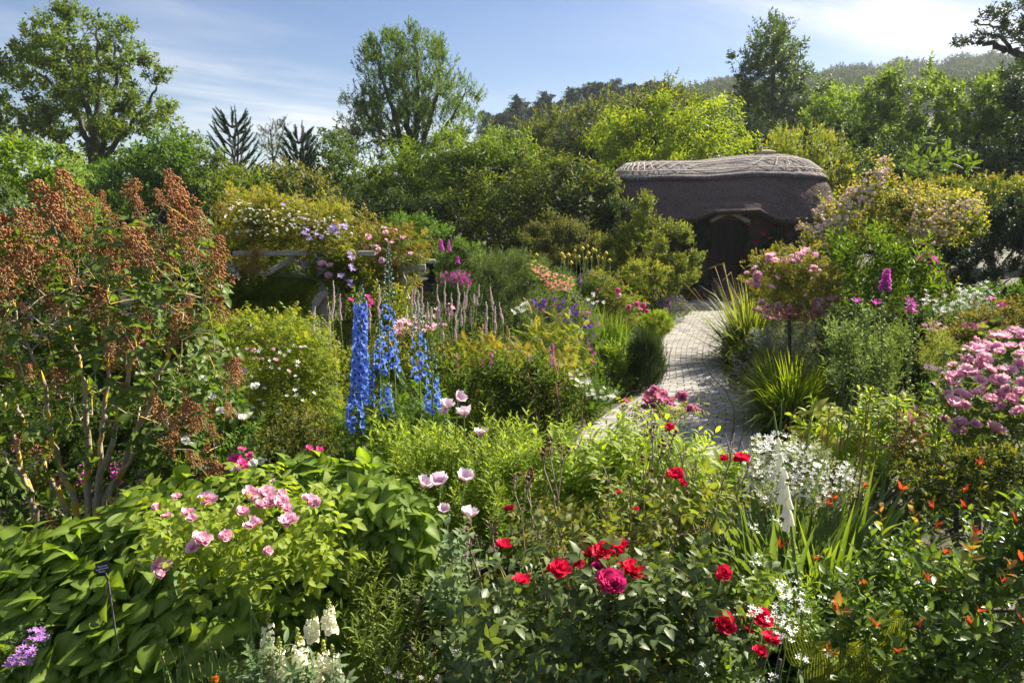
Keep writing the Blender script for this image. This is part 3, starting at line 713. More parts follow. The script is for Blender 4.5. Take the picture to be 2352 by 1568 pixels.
Z_ = np.array([0, .07, .28, .60, .93, 1.17, 1.38, 1.56, 1.66, 1.70])                   # rise from the eave
def roofpt(t, th, off=0.0):
    a = np.interp(t, ts, A_)+off; b = np.interp(t, ts, B_)+off; z = np.interp(t, ts, Z_)
    c, s = cos(th), sin(th); e = 0.42
    x = a*np.sign(c)*abs(c)**e; y = -b*np.sign(s)*abs(s)**(0.5)
    xw = xc+x
    rise = 0.17*math.exp(-((x-1.75)/1.0)**2)*t**2 + 0.05*sin(x*1.3+0.6)*t
    eave = 2.30 + (0.34*math.exp(-(((xw-xd)/0.92)**4))*(1-t)**4 if s > 0 else 0) + 0.02*sin(x*3)
    return (xw, 21.35+y, eave+z+rise+off*0.9+0.0)
NA_ = 150
def ring(t, off=0, dz=0): return [np.array(roofpt(t, 2*pi*k/NA_, off))+(0, 0, dz) for k in range(NA_)]
def skin(g, rings, A=None, m=0):
    V = np.vstack([np.array(r) for r in rings]); Q = []
    for i in range(len(rings)-1):
        for k in range(NA_): Q.append((i*NA_+k, i*NA_+(k+1) % NA_, (i+1)*NA_+(k+1) % NA_, (i+1)*NA_+k))
    V = V + rng.normal(0, 0.007, V.shape); g.raw(V, Q, None, np.stack([rng.random(len(V)), np.full(len(V), .5), np.zeros(len(V))], -1), m)
g = Geo()
inn = [np.array(roofpt(0, 2*pi*k/NA_, -0.42))+(0, 0, 0.26) for k in range(NA_)]
skin(g, [inn, ring(0, -0.16, 0.02), ring(0, -0.03, -0.02)]+[ring(t) for t in np.linspace(0.02, 0.70, 20)])
thatch = g.build('thatch', th1, cot)
g = Geo()
def capring(t, off, dz=0):
    return [np.array(roofpt(t+0.004*sin(k*0.42)+0.006*math.sin(k*0.17+1), 2*pi*k/NA_, off))+(0, 0, dz) for k in range(NA_)]
skin(g, [capring(0.60, -0.03), capring(0.594, 0.065), capring(0.605, 0.09)]+[ring(t, 0.09*(1-0.2*t)) for t in np.linspace(0.63, 1.0, 14)])
cap = g.build('thatch_ridge', th2, cot)
g = Geo()   # hazel liggers
def lig(t, k0, k1, n): return [np.array(roofpt(t, 2*pi*(k0+(k1-k0)*i/n)/NA_, 0.115)) for i in range(n+1)]
for t in (0.70, 0.87):
    g.tube(lig(t, 0, NA_, NA_), 0.015, 4)
for q in range(0, NA_*2):
    th0, th1_ = 2*pi*q/44, 2*pi*(q+1)/44
    if q >= 44: break
    for (ta, tb) in ((0.70, 0.87), (0.87, 0.70)):
        pts = [np.array(roofpt(ta+(tb-ta)*f, th0+(th1_-th0)*f, 0.118)) for f in np.linspace(0, 1, 5)]
        g.tube(pts, 0.012, 4)
g.build('ridge_lattice', surfmat('hazel rods', (0.42, 0.38, 0.34), (0.6, 0.55, 0.5), 20, bump=0.2), cap)
g = Geo()   # loose straw ends that roughen the outline
n = 5200; tt = rng.random(n)*0.5+0.02; aa = rng.random(n)*2*pi
pos = np.array([roofpt(t, a, 0.0) for t, a in zip(tt, aa)]); nx = nrm(pos-np.array([xc, 21.35, 2.0]))
d = nrm(np.array([0, 0, -1.0])+0.55*nx+rng.normal(0, 0.35, (n, 3))); g.inst(leafmid(0.10, 0.05), pos, frames_yz(d, nx), 0.06+0.05*rng.random(n))
n = 2600; tt = rng.random(n)*0.38+0.61; aa = rng.random(n)*2*pi; pos2 = np.array([roofpt(t, a, 0.10) for t, a in zip(tt, aa)]); nx = nrm(pos2-np.array([xc, 21.35, 2.6]))
d = nrm(np.array([0, 0, -0.8])+0.3*nx+rng.normal(0, 0.45, (n, 3)))
g.build('loose_straw', leafmat('dull straw', (0.06, 0.045, 0.042), (0.17, 0.13, 0.115), tl=0.2, rough=0.9), thatch)
g = Geo(); g.inst(leafmid(0.09, 0.05), pos2, frames_yz(d, nx), 0.07+0.06*rng.random(n))
g.build('loose_straw', leafmat('pale straw', (0.12, 0.10, 0.095), (0.34, 0.30, 0.27), tl=0.2, rough=0.9), cap)
# walls with the door opening, plaster board, door, steps
brick = surfmat('cottage brick', (0.09, 0.045, 0.032), (0.19, 0.095, 0.06), 14, bump=0.5, attr=0.5)
dl, dr = hx(1633), hx(1702); zd = 0.62; zt = 2.22
g = Geo(); wy = 19.95; rw = 0.225
def brickwall(g, x0, x1, z0, z1, y, th=0.2, axis=0):
    r = 0; z = z0
    while z < z1-0.01:
        x = x0-(0.11 if r % 2 else 0)
        while x < x1:
            a, b = max(x, x0), min(x+rw, x1); h = min(0.075, z1-z)
            if b-a > 0.03:
                jitter = rng.normal(0, 0.002)
                if axis == 0: g.box(((a+b)/2, y+th/2-jitter, z+h/2), ((b-a)/2-0.005, th/2, h/2-0.005), A=(rng.random(), .5, 0))
                else: g.box((y+th/2-jitter, (a+b)/2, z+h/2), (th/2, (b-a)/2-0.005, h/2-0.005), A=(rng.random(), .5, 0))
            x += rw
        z += 0.075; r += 1
brickwall(g, xc-hl+0.35, dl-0.09, 0, 2.66, wy); brickwall(g, dr+0.09, xc+hl-0.35, 0, 2.66, wy); brickwall(g, dl-0.089, dr+0.089, 2.28, 2.66, wy)
brickwall(g, wy+0.21, 22.9, 0, 2.5, xc-hl+0.34, axis=1); brickwall(g, wy+0.21, 22.9, 0, 2.5, xc+hl-0.54, axis=1)
g.box((xc, 22.8, 1.3), (hl-0.4, 0.08, 1.3)); g.box((xc, 21.4, 2.62), (hl-0.6, 1.3, 0.03))
g.box(((xc-hl+0.4+dl-0.1)/2, wy+0.105, 1.32), ((dl-0.1-(xc-hl+0.4))/2, 0.08, 1.31)); g.box(((xc+hl-0.4+dr+0.1)/2, wy+0.105, 1.32), ((xc+hl-0.4-dr-0.1)/2, 0.08, 1.31))
g.build('wall', brick, cot, smooth=False)
wood = surfmat('dark door wood', (0.022, 0.010, 0.008), (0.055, 0.022, 0.016), 6, stretch=(8, 1, 0.4), bump=0.3, rough=0.6)
g = Geo(); nb = 6
for i in range(nb):
    a = dl+0.03+(dr-dl-0.06)*i/nb; b = dl+0.03+(dr-dl-0.06)*(i+1)/nb
    g.box(((a+b)/2, wy+0.13, (zd+zt)/2), ((b-a)/2-0.004, 0.02, (zt-zd)/2), A=(rng.random(), .5, 0))
g.box(((dl+dr)/2, wy+0.16, (zd+zt)/2), ((dr-dl)/2-0.02, 0.01, (zt-zd)/2))
door = g.build('door', wood, cot, smooth=False)
g = Geo(); g.tube([(dr-0.16, wy+0.105, 1.5), (dr-0.16, wy+0.07, 1.5), (dr-0.16, wy+0.07, 1.62), (dr-0.16, wy+0.105, 1.62)], 0.011, 6); g.build('handle', surfmat('black iron', (0.02, 0.02, 0.02), (0.04, 0.04, 0.04), 20, rough=0.5), door)
g = Geo(); g.box((dl-0.03, wy+0.03, (zd+zt)/2), (0.055, 0.07, (zt-zd)/2+0.05)); g.box((dr+0.03, wy+0.03, (zd+zt)/2), (0.055, 0.07, (zt-zd)/2+0.05)); g.box(((dl+dr)/2, wy+0.03, zt+0.02), ((dr-dl)/2-0.03, 0.068, 0.04))
g.build('door_frame', wood, cot, smooth=False)
plas = surfmat('cream plaster', (0.50, 0.42, 0.33), (0.66, 0.58, 0.47), 6, bump=0.15)
g = Geo(); V = []; n = 24       # curved pale board following the arch of the eave
for i in range(n+1):
    f = i/n*2-1; x = xd-0.01+f*0.58; zt_ = 2.24+0.32*math.exp(-((f*0.58/0.46)**2)); zb = zt_-0.13-0.02*f
    V += [(x, wy-0.13, zb), (x, wy-0.13, zt_), (x, wy-0.02, zb), (x, wy-0.02, zt_)]
Q = []
for i in range(n):
    a = 4*i; Q += [(a, a+4, a+5, a+1), (a+2, a+3, a+7, a+6), (a, a+2, a+6, a+4), (a+1, a+5, a+7, a+3)]
g.raw(V, Q+[(0, 1, 3, 2), (4*n, 4*n+2, 4*n+3, 4*n+1)]); g.build('eave_board', plas, cot)
g = Geo()
for k in range(4):
    zz0 = 0.155*k; yy0 = wy-0.02-0.27*(3-k); x = dl-0.07
    while x < dr+0.06:
        for (h0, h1) in ((zz0, zz0+0.075), (zz0+0.078, zz0+0.153)):
            g.box((x+0.05, (yy0+wy+0.0)/2, (h0+h1)/2), (0.05, (wy-yy0)/2, (h1-h0)/2-0.002), A=(rng.random(), .5, 0))
        x += 0.105
g.build('doorstep', surfmat('step brick', (0.07, 0.045, 0.045), (0.15, 0.10, 0.09), 14, bump=0.5, attr=0.5), cot, smooth=False)
g = Geo(); a = Gd(1588, 703); b = Gd(1694, 703); y0 = a[1]; y1 = wy-0.87
g.box(((a[0]+b[0])/2, (y0+y1)/2+0.0, 0.022), ((b[0]-a[0])/2+0.1, abs(y1-y0)/2+0.02, 0.019), bev=0.006)
o = g.build('pavement', surfmat('slab', (0.30, 0.29, 0.28), (0.40, 0.38, 0.37), 5, bump=0.1), smooth=False); tag(o, kind='structure')
# straw bird on the ridge
bp = P(1757, 357, 21.35); bird = thing('straw_bird', 'straw duck ornament sitting on the thatched ridge', 'ornament', (bp[0], 21.35, bp[2]-0.02))
strawm = surfmat('woven straw', (0.30, 0.23, 0.13), (0.50, 0.40, 0.24), 60, stretch=(1, 1, 4), bump=0.6)
bx, bz = bp[0], bp[2]
g = Geo(); g.tube([(bx-0.25, 21.35, bz+0.05), (bx-0.2, 21.35, bz+0.04), (bx-0.05, 21.35, bz+0.03), (bx+0.12, 21.35, bz+0.06), (bx+0.24, 21.35, bz+0.09), (bx+0.33, 21.35, bz+0.10)], [0.03, 0.10, 0.13, 0.11, 0.06, 0.02], 9); g.build('body', strawm, bird)
g = Geo(); g.tube([(bx-0.16, 21.35, bz+0.08), (bx-0.13, 21.35, bz+0.20), (bx-0.12, 21.35, bz+0.27), (bx-0.17, 21.35, bz+0.29), (bx-0.25, 21.35, bz+0.27)], [0.05, 0.035, 0.045, 0.035, 0.008], 7); g.build('head', strawm, bird)

# ------------------------------------------------------------------ trees behind the garden
FB = MC['far bark']
bush('broadleaf_tree', 'tall many-stemmed broadleaf tree at the left edge of the view, open crown against the sky', 'tree',
     [(-60, 170), (0, 118), (28, 75), (70, 46), (118, 18), (185, -4), (235, 4), (262, 18), (272, 42), (310, 55), (322, 92), (337, 128), (352, 140), (384, 166), (381, 205), (399, 227), (405, 262), (421, 286), (445, 315), (480, 345), (470, 372), (400, 380), (300, 392), (160, 390), (40, 350), (-40, 300)],
     30, 2.4, 'far', 0.42, G_OAK, cover=3.9, clump=(300, 0.5), bark=FB, base=(222, 30), front=0.5, shell=1.0, up=0.3, out=0.6, jit=0.8,
     limbs=[([(222, 470), (222, 400), (216, 300), (200, 210), (186, 130)], 0.24, 0.06), ([(216, 420), (205, 330), (170, 250), (120, 190), (80, 160)], 0.15, 0.04),
            ([(220, 400), (215, 300), (228, 210), (226, 120), (222, 60)], 0.16, 0.04), ([(226, 400), (240, 320), (262, 240), (270, 170), (262, 100)], 0.15, 0.04),
            ([(228, 420), (252, 345), (300, 290), (340, 240), (360, 200)], 0.14, 0.04), ([(222, 430), (190, 370), (130, 320), (60, 270), (0, 230)], 0.14, 0.04), ([(228, 430), (262, 385), (320, 345), (390, 318)], 0.12, 0.03)])
bush('broadleaf_tree', 'tall upright tree standing alone against the sky in the middle of the view', 'tree',
     [(870, 72), (897, 51), (922, 60), (944, 54), (968, 72), (1003, 70), (1018, 88), (1036, 100), (1047, 135), (1062, 160), (1069, 178), (1084, 172), (1096, 196), (1105, 222), (1094, 249), (1098, 286), (1060, 320), (1003, 350), (950, 365), (850, 372), (790, 350), (772, 320), (787, 286), (798, 240), (776, 222), (786, 208), (812, 214), (814, 190), (822, 160), (820, 124), (834, 88), (850, 88)],
     32, 2.2, 'farfine', 0.44, G_ASH, cover=4.4, clump=(330, 0.42), bark=FB, base=(938, 32), front=0.5, shell=1.0, up=0.8, out=0.5, jit=0.6,
     limbs=[([(938, 470), (940, 370), (938, 280), (930, 190), (920, 110)], 0.22, 0.05), ([(934, 400), (918, 310), (890, 220), (868, 140), (860, 100)], 0.14, 0.04),
            ([(942, 400), (955, 310), (962, 220), (958, 140), (950, 90)], 0.15, 0.04), ([(945, 400), (975, 320), (1000, 240), (1010, 170), (1006, 110)], 0.14, 0.04),
            ([(930, 400), (890, 320), (850, 270), (820, 230)], 0.12, 0.03), ([(946, 410), (990, 340), (1040, 270), (1068, 215)], 0.12, 0.03)])
bush('broadleaf_tree', 'dark conical tree rising behind the right half of the thatched roof', 'tree',
     [(1778, 37), (1758, 52), (1735, 70), (1738, 88), (1709, 92), (1700, 118), (1676, 128), (1690, 148), (1683, 172), (1700, 190), (1690, 240), (1700, 290), (1780, 310), (1880, 300), (1935, 270), (1930, 210), (1905, 198), (1870, 185), (1890, 150), (1868, 146), (1844, 150), (1840, 128), (1852, 95), (1834, 88), (1832, 60), (1806, 66), (1796, 42)],
     42, 3.0, 'far', 0.5, LMT('poplar', (0.03, 0.06, 0.022), (0.10, 0.155, 0.045), tl=0.4), cover=5.0, clump=(190, 0.75), bark=FB, base=(1780, 42), up=0.5, out=0.7, jit=0.6,
     limbs=[([(1780, 400), (1780, 300), (1778, 200), (1778, 110), (1778, 55)], 0.25, 0.05), ([(1780, 300), (1750, 230), (1715, 180), (1700, 150)], 0.1, 0.03), ([(1780, 280), (1810, 210), (1835, 150), (1840, 110)], 0.1, 0.03)])
bush('oak_tree', 'gnarled oak with crooked bare limbs reaching in at the top right corner', 'tree',
     [(2190, 108), (2192, 92), (2215, 78), (2205, 60), (2225, 50), (2245, 28), (2280, 20), (2317, 4), (2352, 2), (2420, -10), (2480, 40), (2500, 120), (2470, 180), (2400, 150), (2345, 138), (2310, 110), (2250, 100), (2215, 112)],
     30, 2.0, 'far', 0.38, LMT('oak dark', (0.02, 0.035, 0.016), (0.05, 0.075, 0.03), tl=0.3), cover=2.6, clump=(95, 0.36), bark=FB, base=(2450, 30), up=0.5, out=0.5, jit=0.8, shell=0.7,
     limbs=[([(2460, 520), (2450, 330), (2420, 230), (2370, 150), (2330, 120), (2290, 108), (2250, 98), (2215, 100)], 0.3, 0.05), ([(2370, 150), (2352, 100), (2320, 75), (2290, 60), (2250, 58)], 0.1, 0.03), ([(2390, 170), (2385, 110), (2370, 60), (2345, 30)], 0.11, 0.03), ([(2330, 120), (2300, 85), (2270, 80), (2240, 70)], 0.08, 0.03), ([(2420, 230), (2450, 150), (2440, 80)], 0.12, 0.03)])

def B(name, label, poly, Y, D, sp, size, mat, cat='shrub', **k):
    return bush(name, label, cat, poly, Y, D, sp, size, mat, **k)
# deep thicket that closes the gaps behind everything
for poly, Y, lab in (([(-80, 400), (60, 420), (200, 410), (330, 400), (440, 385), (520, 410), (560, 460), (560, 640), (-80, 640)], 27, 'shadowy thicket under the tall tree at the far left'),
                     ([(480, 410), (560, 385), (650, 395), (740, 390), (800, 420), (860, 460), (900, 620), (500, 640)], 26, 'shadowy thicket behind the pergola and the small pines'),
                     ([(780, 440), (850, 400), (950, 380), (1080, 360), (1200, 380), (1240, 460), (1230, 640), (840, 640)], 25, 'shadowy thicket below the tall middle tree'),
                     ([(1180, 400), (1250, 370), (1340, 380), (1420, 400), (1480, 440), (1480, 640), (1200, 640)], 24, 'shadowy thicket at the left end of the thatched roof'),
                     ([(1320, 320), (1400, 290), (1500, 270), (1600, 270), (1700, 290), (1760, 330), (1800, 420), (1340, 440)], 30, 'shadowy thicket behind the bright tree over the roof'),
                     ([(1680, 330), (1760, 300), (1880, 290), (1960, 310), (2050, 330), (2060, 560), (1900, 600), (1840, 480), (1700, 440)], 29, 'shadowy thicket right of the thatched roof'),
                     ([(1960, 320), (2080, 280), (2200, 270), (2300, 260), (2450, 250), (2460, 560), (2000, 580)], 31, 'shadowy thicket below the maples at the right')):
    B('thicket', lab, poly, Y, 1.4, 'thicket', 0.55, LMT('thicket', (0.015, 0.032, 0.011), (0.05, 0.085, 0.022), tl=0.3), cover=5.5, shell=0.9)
# left hand belt of shrubs
B('young_oak', 'light green young oak in front of the tall tree at the far left', [(-40, 300), (10, 298), (45, 312), (80, 330), (92, 318), (120, 335), (150, 338), (188, 352), (200, 400), (230, 440), (230, 540), (-40, 540)], 15, 1.6, 'far', 0.30, G_FRESH, cat='tree', cover=5, clump=(110, 0.3), stems=30, srad=0.05)
B('viburnum_bush', 'pale grey-green bush at the left edge above the brown lilac', [(-40, 412), (15, 415), (40, 430), (62, 440), (75, 470), (105, 500), (110, 580), (-40, 580)], 10, 0.7, 'midround', 0.2, G_GREY, cover=5, clump=(50, 0.2), stems=14)
B('hedgerow_shrub', 'broad green shrub under the tall left tree, right of the young oak', [(150, 400), (210, 370), (280, 350), (340, 330), (400, 312), (440, 305), (462, 330), (480, 360), (500, 400), (500, 500), (150, 500)], 24, 2.0, 'far', 0.36, G_MID, cover=4.5, clump=(140, 0.45), stems=20, srad=0.05)
B('young_tree', 'slender young tree top sticking up right of the tall left tree', [(455, 300), (466, 292), (474, 310), (478, 340), (520, 350), (540, 380), (530, 440), (440, 440), (440, 340), (452, 330)], 22, 1.0, 'far', 0.26, G_OAK, cat='tree', cover=3.4, clump=(50, 0.28), stems=16, srad=0.04)
B('elder_shrub', 'yellow-green shrub with compound leaves behind the rose pergola, left part', [(470, 420), (510, 380), (560, 372), (610, 385), (640, 420), (650, 490), (470, 500)], 18, 1.5, 'far', 0.30, LMT('elder', (0.06, 0.10, 0.015), (0.14, 0.20, 0.03), (0.18, 0.2, 0.04)), cover=4.5, clump=(90, 0.32), stems=16, srad=0.03)
B('hazel_shrub', 'olive green shrub with hazy rusty tips left of the small dark pine', [(600, 400), (640, 375), (690, 380), (720, 400), (770, 410), (790, 480), (760, 520), (600, 520)], 19, 1.5, 'far', 0.28, G_OLIVE, cover=4.5, clump=(90, 0.32), stems=16, srad=0.03)
B('goat_willow', 'grey-leaved tree with dense dark foliage left of the tall middle tree', [(690, 330), (714, 300), (722, 264), (733, 300), (745, 320), (756, 290), (768, 276), (780, 300), (800, 330), (830, 350), (850, 420), (860, 520), (760, 530), (700, 500), (700, 420)], 24, 1.8, 'far', 0.34, LMT('goat willow', (0.035, 0.07, 0.02), (0.09, 0.14, 0.04)), cat='tree', cover=4.0, clump=(120, 0.4), stems=20, srad=0.05)

def pine(name, label, top, base_px, Y, whorls, width, up=0.9):
    t = P(top[0], top[1], Y); b = P(base_px[0], base_px[1], Y); b0 = np.array([b[0], Y, 0.0]); root = thing(name, label, 'tree', b0)
    H = t[2]; g = Geo(); gt = Geo(); gt.tube(wobble(b0, t, 8, 0.006), np.linspace(0.09, 0.02, 8), 6)
    nd = [0]
    for i in range(whorls):
        f = 0.42+0.56*i/whorls; z = H*f; L_ = width*(1-f)**0.6*1.35+0.12
        for k in range(6):
            a = 2*pi*k/6+i*0.6+rng.normal(0, 0.15); e = b0+np.array([cos(a)*L_, sin(a)*L_, z+L_*up])
            pts = wobble(b0+np.array([0, 0, z]), e, 7, 0.02); pts[:, 2] -= 0.12*L_*np.sin(np.linspace(0, pi, 7)); gt.tube(pts, np.linspace(0.03, 0.012, 7), 4)
            dd = np.gradient(pts, axis=0); q = np.linspace(0.25, 1, 9)
            for s_ in q:
                p = np.array([np.interp(s_*6, np.arange(7), pts[:, j]) for j in range(3)]); d = dd[min(6, int(s_*6))]
                g.inst(SP['pine'][nd[0] % 4], p[None], frames(d[None]), [0.30]); nd[0] += 1
    for z in np.linspace(0.9, 1.0, 5): g.inst(SP['pine'][0], (b0+(t-b0)*z)[None], frames(np.array([[0, 0, 1.0]])), [0.25])
    g.build('foliage', G_NEEDLE, root); gt.build('trunk', FB, root); return root
pine('pine_tree', 'small pine with upswept candle-like branches on the skyline left of the birch', (541, 262), (541, 400), 24, 10, 0.85)
pine('pine_tree', 'narrow dark young pine standing right of the birch', (694, 298), (694, 470), 22, 9, 0.55)
# the birch: airy, mostly twigs
br, bv = bush('birch_tree', 'thin airy birch with sparse pale leaves between the two small pines', 'tree',
     [(590, 300), (605, 282), (630, 275), (655, 268), (668, 290), (664, 320), (655, 350), (630, 372), (605, 360), (588, 330)], 30, 0.9, 'farfine', 0.22, LMT('birch', (0.10, 0.12, 0.06), (0.2, 0.22, 0.12), tl=0.4), cover=1.5,
     clump=(70, 0.3), base=(625, 30), bark=MC['twig'], stems=70, srad=0.03, limbs=[([(628, 480), (628, 400), (625, 340), (622, 300), (628, 280)], 0.05, 0.015), ([(627, 380), (640, 330), (655, 285)], 0.03, 0.012)])

# middle masses
B('cherry_tree', 'wide drooping-leaved cherry tree below and right of the tall middle tree', [(830, 400), (850, 350), (900, 330), (960, 330), (1010, 300), (1040, 290), (1090, 292), (1130, 288), (1180, 300), (1225, 330), (1245, 380), (1230, 450), (1100, 500), (900, 500)], 23, 2.2, 'fardroop', 0.36, G_CHERRY, cat='tree', cover=4.6, clump=(170, 0.42), stems=24, srad=0.06, down=0.2)
B('cherry_laurel', 'very dark dense laurel below the cherry tree, left part of the dark mass', [(720, 500), (780, 450), (860, 440), (950, 430), (1030, 440), (1060, 500), (1050, 580), (1000, 600), (880, 560), (760, 520)], 20.5, 1.6, 'fardroop', 0.30, G_DARK, cover=5.5, clump=(120, 0.35), stems=12, srad=0.05)
B('cherry_tree', 'dark cherry tree with sunlit yellow top sprays left of the thatched roof', [(1000, 470), (1040, 420), (1120, 400), (1180, 380), (1240, 370), (1290, 350), (1350, 375), (1400, 395), (1420, 430), (1408, 500), (1390, 600), (1200, 610), (1030, 590)], 20.3, 1.8, 'fardroop', 0.33, LMT('cherry dark', (0.022, 0.042, 0.012), (0.065, 0.10, 0.022), (0.17, 0.19, 0.03), tipw=(0.7, 1.0)), cat='tree', cover=4.8, clump=(170, 0.38), stems=20, srad=0.06)
B('ivy_bank', 'bright low ivy bank glowing at the foot of the dark laurel', [(860, 500), (900, 478), (950, 482), (1000, 500), (1040, 520), (1030, 560), (960, 570), (880, 545)], 17, 0.8, 'mid', 0.22, LMT('ivy', (0.06, 0.13, 0.015), (0.12, 0.22, 0.03)), cover=4, clump=(40, 0.25))
B('ash_tree', 'olive brown-tinged tree filling the slope below the ridge conifers', [(1170, 330), (1200, 290), (1250, 262), (1320, 240), (1380, 228), (1440, 215), (1500, 205), (1525, 185), (1545, 168), (1560, 190), (1600, 210), (1640, 220), (1600, 300), (1400, 390), (1250, 400), (1200, 370)], 34, 3.0, 'farfine', 0.6, LMT('ash', (0.04, 0.065, 0.016), (0.12, 0.165, 0.032), (0.16, 0.17, 0.04)), cat='tree', cover=4.2, clump=(200, 0.6), stems=24, srad=0.08)
B('bird_cherry', 'bright yellow-green tree with hanging narrow leaves directly behind the thatched roof', [(1340, 330), (1350, 300), (1400, 262), (1430, 250), (1470, 265), (1500, 225), (1530, 205), (1545, 235), (1580, 245), (1620, 225), (1655, 200), (1680, 225), (1700, 260), (1716, 300), (1740, 330), (1765, 370), (1700, 400), (1400, 410), (1350, 370)], 25, 1.8, 'fardroop', 0.40, G_BRIGHT, cat='tree', cover=3.6, clump=(150, 0.38), stems=40, srad=0.06, down=0.15)
B('blue_spruce', 'small upright grey-green spruce behind the right half of the roof', [(1700, 350), (1705, 260), (1712, 240), (1724, 262), (1745, 330), (1740, 370), (1705, 380)], 27, 0.8, 'needle', 0.4, G_NEEDLE, cat='tree', cover=4, clump=(30, 0.3), up=1.2)
B('barberry_bush', 'rounded yellow-green bush with orange tips behind the right end of the roof', [(1730, 350), (1770, 320), (1800, 300), (1830, 290), (1870, 298), (1920, 310), (1950, 335), (1965, 355), (1985, 395), (1990, 450), (1960, 500), (1880, 500), (1800, 400)], 24.5, 1.6, 'farfine', 0.36, G_YEL, cover=4.5, clump=(140, 0.36), stems=20, srad=0.04)
B('field_maple', 'light green maple between the dark conical tree and the taller maples', [(1850, 260), (1870, 230), (1900, 215), (1925, 190), (1950, 195), (1980, 215), (2010, 250), (2015, 340), (1980, 380), (1900, 320), (1850, 300)], 31, 2.0, 'far', 0.42, G_MAPLE, cat='tree', cover=4.2, clump=(110, 0.45), stems=24, srad=0.08)
B('field_maple', 'large silvery-lit maple with many upright leaders below the hill at the right', [(1960, 260), (1985, 200), (2010, 165), (2030, 180), (2045, 140), (2060, 150), (2070, 175), (2105, 190), (2120, 150), (2140, 140), (2150, 170), (2170, 190), (2200, 230), (2220, 320), (2200, 420), (2000, 420), (1960, 350)], 28, 2.2, 'far', 0.40, G_MAPLE, cat='tree', cover=4.2, clump=(170, 0.42), stems=40, srad=0.07, up=0.8)
B('field_maple', 'maple at the right edge under the gnarled oak, paler leaves on top', [(2150, 240), (2170, 190), (2190, 165), (2210, 180), (2230, 155), (2250, 175), (2280, 160), (2300, 190), (2330, 200), (2420, 220), (2430, 420), (2200, 430), (2160, 340)], 26, 2.2, 'far', 0.38, G_MAPLE, cat='tree', cover=4.2, clump=(150, 0.42), stems=40, srad=0.07, up=0.8)
B('holm_oak', 'very dark blue-green tree under the oak at the right edge', [(2290, 170), (2330, 135), (2400, 120), (2470, 180), (2480, 420), (2330, 430), (2310, 300), (2280, 240)], 24, 2.0, 'far', 0.34, G_BLUE, cat='tree', cover=4.5, clump=(130, 0.4), stems=20, srad=0.08)
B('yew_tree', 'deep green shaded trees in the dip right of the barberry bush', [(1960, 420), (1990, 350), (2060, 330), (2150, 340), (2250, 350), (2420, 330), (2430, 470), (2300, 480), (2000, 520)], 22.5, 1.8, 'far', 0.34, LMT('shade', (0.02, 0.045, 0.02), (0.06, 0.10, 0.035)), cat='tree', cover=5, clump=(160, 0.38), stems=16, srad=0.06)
B('elder_shrub', 'spindly shrub with flat sprays of leaves in front of the dark trees at the right', [(2065, 390), (2080, 350), (2120, 330), (2150, 300), (2165, 330), (2200, 345), (2240, 370), (2230, 400), (2120, 420)], 17, 0.7, 'pinfine', 0.3, G_FRESH, cover=0.9, clump=(40, 0.22), stems=30, srad=0.02)
B('beech_hedge', 'clipped hedge with sunlit yellow-orange top running to the right edge', [(2030, 430), (2070, 412), (2120, 402), (2200, 405), (2290, 402), (2352, 398), (2440, 398), (2440, 470), (2260, 500), (2040, 500)], 16.0, 1.0, 'mid', 0.24, G_BRONZE, cover=5, clump=(150, 0.22), stems=8)
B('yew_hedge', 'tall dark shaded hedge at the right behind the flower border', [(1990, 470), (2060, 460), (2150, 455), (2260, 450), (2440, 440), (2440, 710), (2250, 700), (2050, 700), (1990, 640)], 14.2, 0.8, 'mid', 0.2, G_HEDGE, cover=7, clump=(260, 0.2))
B('hornbeam_hedge', 'leafy hedge end with arching sprays left of the dark hedge', [(1900, 470), (1950, 440), (2010, 430), (2080, 440), (2170, 430), (2240, 450), (2290, 470), (2270, 510), (2200, 560), (2000, 560), (1900, 530)], 12.8, 0.7, 'opp', 0.26, G_YEL, cover=3.6, clump=(70, 0.24), stems=20)
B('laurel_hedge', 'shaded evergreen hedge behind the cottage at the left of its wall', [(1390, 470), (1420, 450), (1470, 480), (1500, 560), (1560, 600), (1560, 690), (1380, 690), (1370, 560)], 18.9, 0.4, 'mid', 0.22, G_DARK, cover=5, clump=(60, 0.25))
# climber on the cottage wall
for (poly, lab, nf, fp) in (([(1568, 508), (1600, 500), (1628, 505), (1634, 560), (1622, 600), (1630, 640), (1600, 660), (1560, 640), (1560, 540)], 'dark climbing rose on the cottage wall left of the doorway', 0, []),
                        ([(1704, 512), (1740, 520), (1800, 516), (1850, 518), (1890, 540), (1890, 620), (1840, 680), (1720, 690), (1700, 640), (1712, 600), (1695, 560)], 'dark climbing rose with a few crimson blooms on the cottage wall right of the doorway', 6, [(1717, 516), (1702, 530), (1735, 555), (1769, 549), (1780, 515), (1752, 540)])):
    r_, v_ = bush('climbing_rose', lab, 'climber', poly, 19.62, 0.26, 'mid', 0.17, LMT('wall climber', (0.016, 0.035, 0.016), (0.05, 0.085, 0.032), tl=0.3), cover=5, clump=(60, 0.16), stems=10)
    if fp: p = v_.surf(fp, 1.25); flowers(r_, 'rose_flower', roseT(rings=((0, 6, 20, 0.5), (0, 5, 60, 0.35)), variants=2), [petalmat('crimson petal', (0.45, 0.01, 0.05), (0.6, 0.03, 0.12)), MC['green stem']], p, face(p, 0.8), 0.12)

